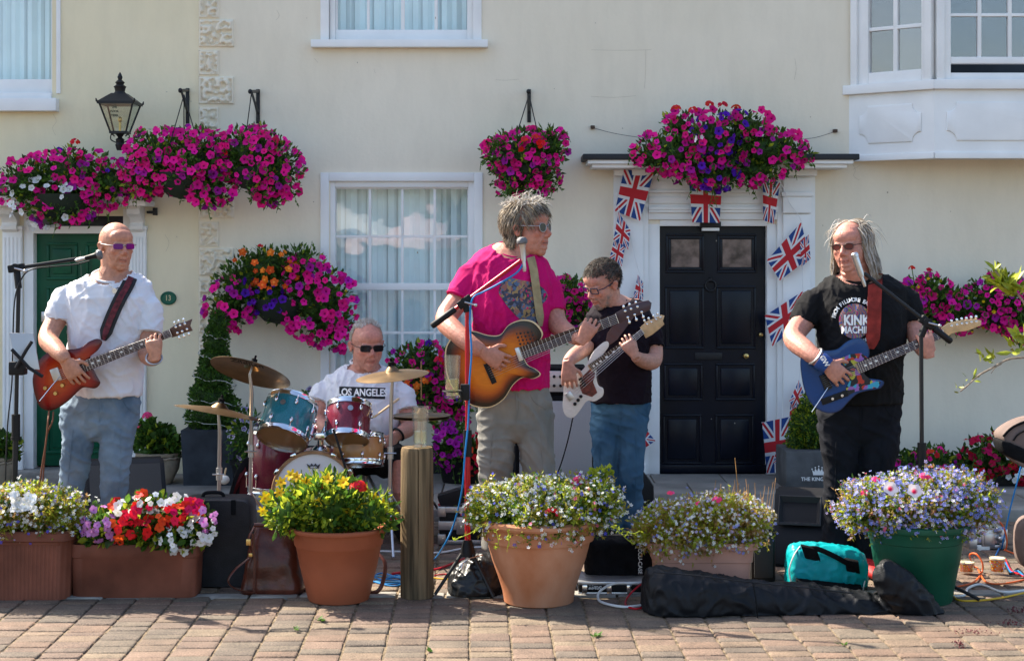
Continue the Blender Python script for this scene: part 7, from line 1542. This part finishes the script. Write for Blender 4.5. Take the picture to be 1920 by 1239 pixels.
q = MB(); q.tube(spline([P(704,1032,7.1), P(722,1055,7.05), P(718,1090,7.0), P(708,1108,6.98), P(690,1112,6.98)], 5), .010, 8, flat=.4); q.build('strap_end', leath, t)
# soft black bags, remeshed so that they sag
def soft(label, name, cat, loc, shapes, m, amp=.012, fr=7, vox=.008, sm=4, part_='body', fine=.004):
    t = thing(name, label, cat, loc); q = MB()
    for s_ in shapes: q.loft(*s_[:1], 28, 0, s_[1] if len(s_) > 1 else 2.2)
    r = fuse(q, vox, sm)
    def fn(p_):
        wv = noise.noise_vector(p_*3)*.3; a = noise.noise(p_*fr + wv); b = noise.noise(Vector((p_.x*fr*3, p_.y*fr*2, p_.z*fr*1.3)) + wv*4); c_ = noise.noise(Vector((p_.x*fr*1.6+p_.z*fr*2.2, p_.y*fr*2, p_.z*fr*1.2-p_.x*fr)) + wv*3); return amp*.55*a + amp*.75*(max(0,1-abs(c_)*4.5)**1.3) - amp*.5*(max(0,1-abs(a)*6)**1.3) + fine*(max(0,1-abs(b)*3.5)**1.5)
    folds(r, fn); r.v = [(a, b, max(c_, .001)) for a, b, c_ in r.v]; r.build(part_, m, t, auto=0); return t
nylon = mat('black_nylon', (.005,.006,.008), .5, var=.35, vs=10, bump=.35, bs=260, spec=.22)
D = 6.72
def sec(px, pc, D_, hx, h, d, tilt=0): return (P(px, pc, D_), Vector((tilt*.01, d, 0)), Vector((0, 0, h*D_/F)))
t = soft('long black nylon stand bag lying across the front of the pots', 'kit_bag', 'bag', (X(1480,D), D, 0), [
   ([sec(1206,1125,D-.0,0,38,.06), sec(1214,1122,D-.03,0,56,.10), sec(1240,1124,D-.05,0,58,.12), sec(1300,1128,D-.05,0,54,.12), sec(1370,1133,D-.04,0,48,.11), sec(1430,1134,D-.04,0,44,.10), sec(1500,1136,D-.03,0,40,.10), sec(1570,1140,D-.02,0,38,.09), sec(1640,1146,D-.02,0,30,.09), sec(1700,1156,D-.02,0,20,.08), sec(1755,1160,D-.02,0,14,.07), sec(1762,1162,D-.02,0,6,.04)], 2.6),
   ([(P(1655,1052,D-.1), Vector((.02,.0,.012)), Vector((0,.03,0))), (P(1662,1068,D-.1), Vector((.05,0,.02)), Vector((0,.05,0))), (P(1680,1095,D-.1), Vector((.075,0,.03)), Vector((0,.06,0))), (P(1705,1130,D-.08), Vector((.09,0,.03)), Vector((0,.07,0))), (P(1735,1158,D-.06), Vector((.075,0,.01)), Vector((0,.07,0)))],)], nylon, .011, 6.5, fine=.005)
q = MB(); q.tube(spline([P(1225,1072,D-.14), P(1300,1078,D-.15), P(1400,1090,D-.145), P(1500,1100,D-.135), P(1600,1112,D-.12)], 5), .003, 6); q.build('zip', blackm, t)
q = MB(); q.tube(spline([P(1412,1092,D-.16), P(1417,1120,D-.175), P(1420,1150,D-.17), P(1422,1180,D-.15)], 4), .010, 8, flat=.25, up=(1,0,0)); q.build('seam_band', nylon, t)
D = 7.12; tealb = mat('teal_nylon', (.0,.28,.30), .42, var=.15, vs=12, bump=.2, bs=300)
t = soft('small turquoise holdall with black handles leaning on the green pot', 'holdall', 'bag', (X(1548,D), D, 0), [([sec(1476,1066,D-.0,0,34,.07), sec(1484,1064,D,0,44,.09), sec(1520,1061,D,0,46,.10), sec(1570,1064,D,0,44,.10), sec(1608,1068,D,0,38,.09), sec(1622,1070,D,0,30,.07)], 2.2)], tealb, .008, 8, fine=.003)
q = MB(); q.tube(spline([P(1508,1030,D-.085), P(1530,1028,D-.115), P(1560,1040,D-.125), P(1590,1056,D-.115), P(1604,1062,D-.10)], 6), .012, 8, flat=.4, up=(0,-1,0)); q.build('handle', blackc, t)
q = MB(); q.obox(P(1520,1036,D-.10), Vector((.035,0,-.008)), Vector((0,.008,.004)), Vector((-.012,-.012,.03)), 0, .004); q.obox(P(1598,1060,D-.10), Vector((.03,0,-.006)), Vector((0,.008,.004)), Vector((-.006,-.012,.028)), 0, .004); q.build('handle_patch', blackc, t)
q = MB(); q.tube(spline([P(1486,1100,D-.085), P(1480,1070,D-.09), P(1488,1042,D-.08), P(1500,1024,D-.04)], 6), .0035, 6); q.tube(spline([P(1618,1105,D-.07), P(1623,1078,D-.075), P(1618,1050,D-.06)], 6), .0035, 6); q.build('piping', pearl, t)
q = MB(); q.loft([(P(1490,1092,D-.06), Vector((0,.06,0)), Vector((0,0,.035))), (P(1550,1100,D-.07), Vector((0,.06,0)), Vector((0,0,.035))), (P(1612,1106,D-.06), Vector((0,.05,0)), Vector((0,0,.03)))], 20); q.build('base_panel', blackc, t)
D = 7.02; pu = mat('black_pu', (.013,.013,.013), .35, var=.4, vs=14, bump=.3, bs=160, coat=.15)
t = soft('crumpled black backpack with a zip left of the big terracotta pot', 'backpack', 'bag', (X(905,D), D, 0), [([(P(890,1126,D), Vector((.11,0,0)), Vector((0,.09,0))), (P(892,1105,D), Vector((.125,0,0)), Vector((0,.10,0))), (P(896,1075,D+.01), Vector((.12,0,0)), Vector((0,.09,0))), (P(908,1052,D+.02), Vector((.09,0,0)), Vector((0,.07,0))), (P(918,1038,D+.03), Vector((.05,0,0)), Vector((0,.04,0)))], 2.4)], pu, .010, 8)
q = MB(); q.tube(spline([P(852,1085,D-.09), P(862,1062,D-.10), P(880,1047,D-.09), P(905,1040,D-.05)], 5), .003, 6); q.tube([P(868,1054,D-.105), P(866,1066,D-.11)], .0045, 6); q.build('zip', steel, t)
D = 7.2; t = soft('black padded case with white side lettering behind the pink trough', 'padded_case', 'case', (X(1155,D), D, 0), [([(P(1160,1086,D), Vector((.15,0,0)), Vector((0,.08,0))), (P(1160,1050,D), Vector((.155,0,0)), Vector((0,.085,0))), (P(1160,1012,D), Vector((.15,0,0)), Vector((0,.08,0))), (P(1160,1006,D), Vector((.13,0,0)), Vector((0,.06,0)))], 5)], blackc, .005, 8)
text('ACCU-CASE', .024, face_cam(P(1200,1048,D-.10), -90), letw, t, bold=.0004)
D = 6.98; t = thing('keyboard_case', 'flat black case with silver clasps and upside-down lettering under the padded case', 'case', (X(1150,D), D+.1, 0)); q = MB(); q.box(X(1085,D), X(1215,D), D, D+.22, .006, Z(1092,D), bev=.006); kc = q.build('shell', blackp, t)
for za, zb in ((.0,.012),(Z(1096,D),Z(1090,D))): q = MB(); q.box(X(1084,D), X(1216,D), D-.003, D+.22, za, zb, bev=.003); q.build('edging', alu, t)
for x_ in (1096,1142,1180): q = MB(); q.box(X(x_-5,D), X(x_+5,D), D-.010, D+.004, Z(1114,D), Z(1096,D), bev=.003); q.tube([P(x_-5,1112,D-.012), P(x_-4,1120,D-.014), P(x_+4,1120,D-.014), P(x_+5,1112,D-.012)], .0025, 6); q.build('clasp', chrome, t)
text('Stagg', .028, face_cam(P(1116,1102,D-.002), 180), letw, kc, bold=.0005)
# open guitar case, dark, behind the drum stands
t = thing('guitar_case', 'open black guitar case with red lining beside the floor tom', 'case', (X(448,8.6), 8.65, 0)); q = MB(); q.slab(spline([P(425,960,8.55), P(432,915,8.55), P(445,878,8.6), P(462,858,8.62), P(470,880,8.6), P(470,962,8.55)], 4, True), (0,.06,0), ins=.008); q.build('lid', blackc, t); q = MB(); q.slab(spline([P(433,955,8.545), P(440,915,8.545), P(452,884,8.59), P(462,880,8.6), P(464,956,8.545)], 4, True), (0,.004,0)); q.build('lining', mat('dark_red_plush', (.09,.01,.012), .9), t, smooth=False)
t = thing('maraca', 'small white-headed beater by the guitar case', 'beater', P(420,900,8.4)); q = MB(); q.ell(P(420,899,8.4), (.03,.025,.025), n=14); q.build('head', pearl, t); q = MB(); q.tube([P(420,895,8.4), P(424,877,8.4)], .005, 6); q.build('handle', MT['hickory'], t)
# ------------------------------------------------------------ wooden post and glasses
D = 6.95; postm = mat('weathered_post', (.05,.038,.024), .95, spec=.05, c2=(.23,.16,.09), vs=5, bump=.9, bs=26, stretch=(7,7,.35), det=10)
t = thing('wooden_post', 'weathered round wooden post between the orange and terracotta pots', 'post', (X(782,D), D, 0)); q = MB(); R_ = 30.5*D/F; zt_ = Z(838,D); sd = Vector((3.1,0,0))
prof = [(R_*1.02,0)] + [(R_*(1.02-.03*k/24), zt_*.97*k/24) for k in range(1,25)] + [(R_*.97,zt_*.985),(R_*.93,zt_),(R_*.5,zt_+.004),(0,zt_+.004)]
q.lathe((X(782,D), D, 0), (0,0,1), prof, 144); out = []
for p_ in q.v:
    v = Vector(p_); d = Vector((v.x-X(782,D), v.y-D, 0)); a = math.atan2(d.y, d.x); r_ = d.length
    k = 1 + .018*noise.noise(Vector((math.cos(a)*2, math.sin(a)*2, v.z*1.3))) + .008*noise.noise(Vector((math.cos(a)*9, math.sin(a)*9, v.z*2)))
    ck = abs((a - (-math.pi/2 + .12 + .05*noise.noise(Vector((0,0,v.z*5)))) )); 
    if ck < .035 and v.z > .1: k -= .22*(1-ck/.035)*min(1,(v.z-.1)/.25)*(.6+.6*abs(noise.noise(Vector((0,3,v.z*7)))))
    out.append((X(782,D)+d.x*k, D+d.y*k, v.z))
q.v = out; q.build('timber', postm, t, auto=50)
def tumbler(label, px, y0, y1, D, r0, r1, z0=None, fill=.55, beer=None, name='pint_glass', parent=None):
    zb, zt2 = Z(y1,D) if z0 is None else z0, Z(y0,D); h = zt2-zb; t = thing(name, label, 'glass', (X(px,D), D, zb)); q = MB(); th = .0028
    q.lathe((X(px,D), D, zb), (0,0,1), [(0,0),(r0*.95,0),(r0,.004),(r0*1.0,h*.3),(r0+(r1-r0)*.7,h*.7),(r1,h),(r1-th,h),(r0+(r1-r0)*.7-th,h*.7),(r0-th,h*.3),(r0-th,.014),(0,.012)], 36); q.build('glass', dglass, t)
    if fill: q = MB(); hf = h*fill; q.lathe((X(px,D), D, zb), (0,0,1), [(0,.0135),(r0-th*1.3,.0145),(r0-th*1.3,h*.3),((r0+(r1-r0)*max(0,(fill-.3)/.7))-th*1.3,hf),(0,hf)], 32); q.build('drink', beer, t)
    return t
def drinkmat(name, tint, body, k):
    m = glassmat(name, .02, tint); N, L = m.node_tree.nodes, m.node_tree.links; out = N['Material Output']; src = out.inputs[0].links[0].from_socket
    d = N.new('ShaderNodeBsdfTranslucent'); d.inputs[0].default_value = (*body, 1); d2 = N.new('ShaderNodeBsdfDiffuse'); d2.inputs[0].default_value = (*body, 1); a = N.new('ShaderNodeAddShader'); L.new(d.outputs[0], a.inputs[0]); L.new(d2.outputs[0], a.inputs[1])
    mx = N.new('ShaderNodeMixShader'); mx.inputs[0].default_value = k; L.new(src, mx.inputs[1]); L.new(a.outputs[0], mx.inputs[2]); L.new(mx.outputs[0], out.inputs[0]); return m
cider = drinkmat('pale_cider', (.98,.98,.91), (.42,.43,.28), .03); ale = drinkmat('amber_ale', (.70,.36,.04), (.38,.13,.01), .4); lager = drinkmat('pale_lager', (.98,.97,.82), (.45,.42,.2), .04)
tumbler('nearly empty tall glass standing on the wooden post', 788, 762, 838, 6.93, .030, .037, zt_+.005, .38, cider)
tumbler('half-full pint glass in a holder clipped to the red stand', 848, 666, 747, 6.9, .030, .037, None, .45, lager)
t = thing('glass_holder', 'black wire drink holder clipped to the red stand', 'cup holder', P(868,742,6.95)); q = MB()
for y_ in (733,): c = P(848,y_,6.9); q.tube([c + Vector((math.cos(a)*.041, math.sin(a)*.041, 0)) for a in [k*math.pi/12 for k in range(25)]], .003, 6)
q.tube(spline([P(834,733,6.9), P(834,752,6.9), P(862,752,6.9), P(862,733,6.9)], 4), .003, 6); q.build('wire', blackm, t); q = MB(); q.obox(P(872,735,6.95), Vector((.02,0,0)), Vector((0,.02,0)), Vector((0,0,.035)), 0, .006); q.build('clip', blackp, t)
for px_, f_, lb in ((1812,.62,'spotted beer glass, two-thirds full, nearer the green pot'), (1870,.85,'full spotted beer glass with a white head at the right')):
    D = 7.42; t = tumbler(lb, px_, 1043, 1100, D, .031, .038, .002, f_, ale, 'beer_glass'); h = Z(1043,D); 
    q = MB(); r_ = .0315+.0065*f_*.8; q.lathe((X(px_,D), D, h*f_), (0,0,1), [(0,.0),(r_,0),(r_,.007),(0,.008)], 28); q.build('froth', mat('froth', (.55,.48,.34), .8), t)
    random.seed(px_); ds = [mat('dot_'+n_, c_, .4) for n_, c_ in (('cyan',(.05,.45,.55)),('lime',(.35,.5,.03)),('red',(.5,.03,.03)),('yellow',(.7,.5,.02)),('purple',(.3,.05,.3)))]; q = MB()
    for k in range(60):
        a = rnd(math.pi, 2*math.pi); z_ = rnd(.02, h*.8); rr = .0315+.0065*z_/h+.0006; c = Vector((X(px_,D)+math.cos(a)*rr, D+math.sin(a)*rr, z_)); q.ell((0,0,0), (rnd(.001,.003),rnd(.001,.003),.0006), Matrix.Translation(c) @ Vector((math.cos(a), math.sin(a), 0)).to_track_quat('Z','Y').to_matrix().to_4x4(), 8, random.randrange(5))
    q.build('painted_dots', ds, t, kind='stuff')
# ------------------------------------------------------------ cables
def cable(label, pts, r, m, ground=True, name='cable'):
    q = MB(); sp_ = spline([P(x, y, d if d else G(y)-.0) for x, y, d in pts], 7); sp_ = [Vector((p_.x, p_.y, max(p_.z, r+.001))) for p_ in sp_]; q.tube(sp_, r, 8); return q.build(name, m, None, loc=sp_[0], label=label, cat='cable')
blue = mat('blue_cable', (.01,.16,.42), .4); whitec = mat('white_cable', (.62,.62,.60), .4); redc = mat('red_cable', (.40,.01,.02), .4); orangec = mat('orange_cable', (.60,.10,.02), .45); yelc = mat('yellow_cable', (.55,.33,.02), .45); blkc = mat('black_cable', (.012,.012,.013), .5)
cable('bright blue microphone cable wound down the red stand', [(981,494,6.98),(968,512,6.97),(930,535,6.96),(905,548,6.96),(886,560,6.95),(881,600,6.96),(884,660,6.95),(880,720,6.95),(878,790,6.96),(872,850,6.95),(866,920,6.97),(850,985,7.0),(828,1030,7.05),(812,1050,0),(790,1062,0)], .0042, blue)
cable('blue cable rising to the open bag at the right', [(1917,862,8.0),(1908,900,8.0),(1895,950,8.0),(1882,1010,8.0),(1874,1045,8.05),(1860,1058,0)], .004, blue)
cable('black lead sagging behind the bald man\'s boom', [(168,489,7.2),(140,496,7.18),(95,500,7.16),(60,505,7.15),(42,520,7.14),(28,560,7.13),(24,640,7.13),(22,720,7.12),(14,800,7.1),(10,900,7.1)], .0032, blkc)
cable('coiled black bass lead in front of the grey cabinet', [(1075,778,8.05),(1066,820,8.3),(1055,860,8.4),(1042,900,8.5),(1030,960,8.45)], .0035, blkc)
cable('brown braided lead hanging under the red guitar', [(92,770,7.36),(90,790,7.3),(86,830,7.3),(78,880,7.3),(72,930,7.3)], .004, mat('brown_braid', (.16,.06,.03), .7))
cable('second brown braided lead beside the first', [(100,772,7.36),(98,790,7.3),(88,815,7.31),(84,850,7.31),(80,910,7.32)], .0036, mat('brown_braid', (.16,.06,.03), .7))
cable('white cable looping out from under the flat black case', [(1260,1085,0),(1200,1092,6.9),(1150,1094,6.9),(1122,1112,6.9),(1130,1132,0),(1170,1140,0),(1210,1136,0)], .0055, whitec)
cable('red cable curling beside the white one at the flat case', [(1215,1088,6.9),(1195,1100,6.88),(1175,1122,6.85),(1175,1138,0),(1195,1143,0),(1216,1136,0)], .0042, redc)
cable('white cable running along the ground under the beer glasses', [(1780,1120,0),(1808,1118,0),(1815,1105,0),(1840,1098,0),(1880,1112,0),(1925,1108,0)], .0055, whitec)
cable('yellow cable along the paving at the lower right', [(1786,1112,0),(1795,1126,0),(1830,1128,0),(1880,1122,0),(1925,1112,0)], .0045, yelc)
cable('orange cable looping over the beer glasses', [(1780,1104,0),(1822,1095,0),(1840,1075,7.4),(1842,1055,7.42),(1830,1038,7.45),(1818,1042,7.5),(1832,1072,7.55),(1848,1092,0),(1880,1096,0),(1925,1088,0)], .0042, orangec)
cable('orange cable falling behind the green pot', [(1862,968,7.9),(1880,985,7.95),(1888,1015,7.98),(1884,1050,8.0),(1905,1048,7.9),(1925,1040,7.9)], .004, orangec)
cable('red cable behind the wooden post', [(735,1078,0),(780,1072,0),(815,1070,0),(840,1062,0),(870,1050,0)], .006, redc)
cable('thin red lead left of the backpack', [(815,1080,0),(838,1078,0),(850,1092,0),(858,1100,0)], .0035, redc)
cable('grey cable crossing behind the backpack', [(700,1035,0),(760,1036,0),(820,1038,0),(870,1030,0),(920,1026,0)], .005, whitec)
for k, lb in enumerate(('blue cable coil on the ground right of the orange pot', 'pale blue cable loop over the coil by the orange pot', 'dark blue cable tail by the wooden post')):
    cable(lb, [(690+k*4,1075+k*5,0),(715,1088-k*6,0),(745+k*3,1080+k*3,0),(760,1092,0),(725,1096-k*4,0),(695,1090+k*2,0),(740,1100-k*8,0),(770,1086+k*4,0)], .0038, (blue, mat('pale_blue_cable', (.10,.30,.45), .4), blue)[k])
for k, lb in enumerate(('dark red cable in the tangle at the right edge', 'blue cable in the tangle at the right edge', 'black cable in the tangle at the right edge')):
    cable(lb, [(1885,1050+6*k,0),(1895,1070+4*k,0),(1910,1078-5*k,0),(1925,1085+4*k,0)], .0045, (redc, blue, blkc)[k])
cable('yellow-black lead lying under the pot behind the post', [(812,1085,0),(850,1088,0),(880,1082,0)], .004, yelc)
# ------------------------------------------------------------ right edge: open bag, chair back, branch
D = 7.3; beige = mat('taupe_fabric', (.16,.115,.10), .8, var=.15, vs=10, bump=.3, bs=300)
t = thing('camera_bag', 'taupe bag with black trim hanging open at the right edge', 'bag', P(1915,850,D)); q = MB()
q.slab(spline([P(1881,818,D), P(1900,800,D), P(1935,786,D), P(1980,786,D), P(1980,846,D), P(1925,846,D), P(1893,838,D)], 4, True), (0,.16,0), ins=.015); q.build('body', beige, t)
q = MB(); q.slab(spline([P(1880,826,D-.03), P(1905,834,D-.03), P(1940,850,D-.03), P(1980,862,D-.03), P(1980,885,D-.03), P(1930,872,D-.03), P(1895,858,D-.03), P(1880,842,D-.03)], 4, True), (0,.14,0), ins=.012); q.build('flap', blackc, t)
q = MB(); q.tube(spline([P(1881,818,D-.004), P(1900,800,D-.004), P(1935,787,D-.004), P(1980,786,D-.004)], 4), .006, 8); q.tube(spline([P(1900,826,D-.006), P(1912,812,D-.008), P(1940,802,D-.008), P(1980,800,D-.008)], 4), .004, 8); q.build('piping', blackc, t)
q = MB(); q.slab(spline([P(1884,842,D-.02), P(1930,866,D-.02), P(1980,884,D-.02), P(1980,895,D-.02), P(1928,880,D-.02), P(1888,852,D-.02)], 4, True), (0,.12,0), ins=.008); q.build('lower_edge', beige, t)
D = 7.1; t = thing('speaker_bag', 'rounded taupe case edge cut off by the right edge of the frame', 'bag', (X(1945,D), D, 0)); q = MB(); q.loft([((X(1956,D), y, .19), (.09*k, 0, 0), (0, 0, .12*k)) for y, k in ((D,.9),(D+.02,1),(D+.14,1),(D+.16,.9))], 28, p=3); q.build('shell', beige, t)
D = 5.9; t = thing('shrub_branch', 'thin bare branch with bright green leaf tips reaching in at the right', 'branch', P(1960,650,D)); q = MB(); brk = mat('twig_bark', (.24,.19,.14), .8, var=.3, vs=60)
q.tube(spline([P(2000,668,D), P(1925,670,D), P(1890,674,D), P(1860,690,D), P(1835,704,D), P(1815,722,D), P(1800,734,D)], 5), [.004]*11+[.0035]*10+[.0028]*9+[.002], 7); q.tube([P(1878,682,D), P(1865,690,D-.01), P(1858,700,D-.01)], .0016, 5); q.tube(spline([P(2000,640,D), P(1940,600,D), P(1915,560,D), P(1885,530,D), P(1866,508,D)], 5), .004, 7); q.build('twig', brk, t)
lv = mat('bright_leaf', (.22,.25,.015), .45, var=.35, vs=40); random.seed(4)
for cx_, cy_, n_, ln_ in ((1846,672,6,.05),(1868,676,7,.05),(1818,712,6,.035),(1800,730,5,.03),(1885,535,22,.085),(1905,545,20,.085),(1866,510,8,.05),(1915,640,16,.075),(1905,655,10,.06)):
    q = MB(); q.raw = True
    for k in range(n_): leaf(q, P(cx_+rnd(-10,10), cy_+rnd(-8,8), D+rnd(-.02,.02)), Vector((rnd(-1,.6), rnd(-.5,.3), rnd(-.1,1))), rv(), ln_*rnd(.6,1.1), ln_*.30, hexa=True)
    q.build('leaf_cluster', lv, t, auto=0)
# small litter and weeds in the joints
random.seed(31)
for x_, y_, lb in ((600,1165,'small green weed in the paving left of the post'),(1118,1195,'small green weed in the paving below the terracotta pot'),(1580,1210,'tiny weed in the joint below the long bag'),(556,1182,'tiny weed in the joint below the orange pot'),(808,1222,'tiny weed at the bottom edge')):
    q = MB(); q.raw = True; c = P(x_, y_, G(y_))
    for k in range(14 if 'small' in lb else 6): a = rnd(0,6.28); leaf(q, Vector((c.x+rnd(-.012,.012), c.y+rnd(-.012,.012), .003)), Vector((math.cos(a), math.sin(a), .5)), Vector((-math.sin(a), math.cos(a), 0)), rnd(.015,.04), .012)
    q.build('weed', greenleaf, None, auto=0, loc=(c.x,c.y,0), label=lb, cat='weed')
dryf = mat('dried_flowers', (.10,.025,.03), .9, var=.4, vs=80)
for x_, y_, w_, lb in ((1895,1170,30,'dried dark red flower head on the paving at the right edge'),(1910,1147,26,'dried flower head at the far right by the cables'),(1825,1187,55,'trail of dried petals on the paving below the green pot'),(1800,1210,12,'small dried petal clump at the lower right')):
    q = MB(); q.raw = True; c = P(x_, y_, G(y_))
    for k in range(60): leaf(q, Vector((c.x+random.gauss(0,w_*.35)*.0022, c.y+random.gauss(0,.02), rnd(.003,.012))), rv(), rv(), rnd(.006,.014), .006)
    q.build('dried_flower', dryf, None, auto=0, loc=(c.x,c.y,0), label=lb, cat='dried flower')
# ------------------------------------------------------------ what stands across the street, seen mirrored in the panes
random.seed(2)
def parasol(label, x, y, m, r=1.35, z=2.35):
    t = thing('parasol', label, 'parasol', (x, y, 0)); q = MB(); q.tube([(x,y,0),(x,y,z)], .025, 10); q.build('pole', white, t); q = MB()
    n = 8; rim = [(x+r*math.cos(2*math.pi*k/n), y+r*math.sin(2*math.pi*k/n), z-.62) for k in range(n)]; top = (x, y, z+.05); vs = [top] + rim + [(a, b, c-.16) for a, b, c in rim]
    q.add(vs, [(0, 1+k, 1+(k+1)%n) for k in range(n)] + [(1+k, 1+n+k, 1+n+(k+1)%n, 1+(k+1)%n) for k in range(n)]); q.build('canopy', m, t, smooth=False)
    q = MB(); q.lathe((x,y,0), (0,0,1), [(0,.0),(.28,0),(.28,.05),(.04,.08),(.04,.2)], 20); q.build('base', kerbm, t)
parasol('pink parasol mirrored in the lower window', -2.05, -13.5, mat('pink_canvas', (.62,.45,.42), .8))
parasol('cream parasol mirrored in the lower window, left of the pink one', -4.3, -14.5, mat('cream_canvas', (.7,.68,.6), .8), 1.7, 2.5)
t = thing('palm_tree', 'palm mirrored in the top right panes of the lower window', 'palm', (-.9, -8, 0)); q = MB(); q.tube([(-.9,-8,0),(-.88,-8,1.2),(-.85,-8,2.0)], [.14,.11,.10], 12); q.build('trunk', mat('palm_bark', (.12,.09,.06), .9, bump=.6, bs=30), t)
q = MB(); q.raw = True
for k in range(150): d = rv(); d.z = d.z*.9 + .25; leaf(q, Vector((-.85,-8,2.05)), d, rv(), rnd(.55,.95), .045, 0)
q.build('crown', mat('palm_leaf', (.09,.12,.04), .6), t, auto=0)
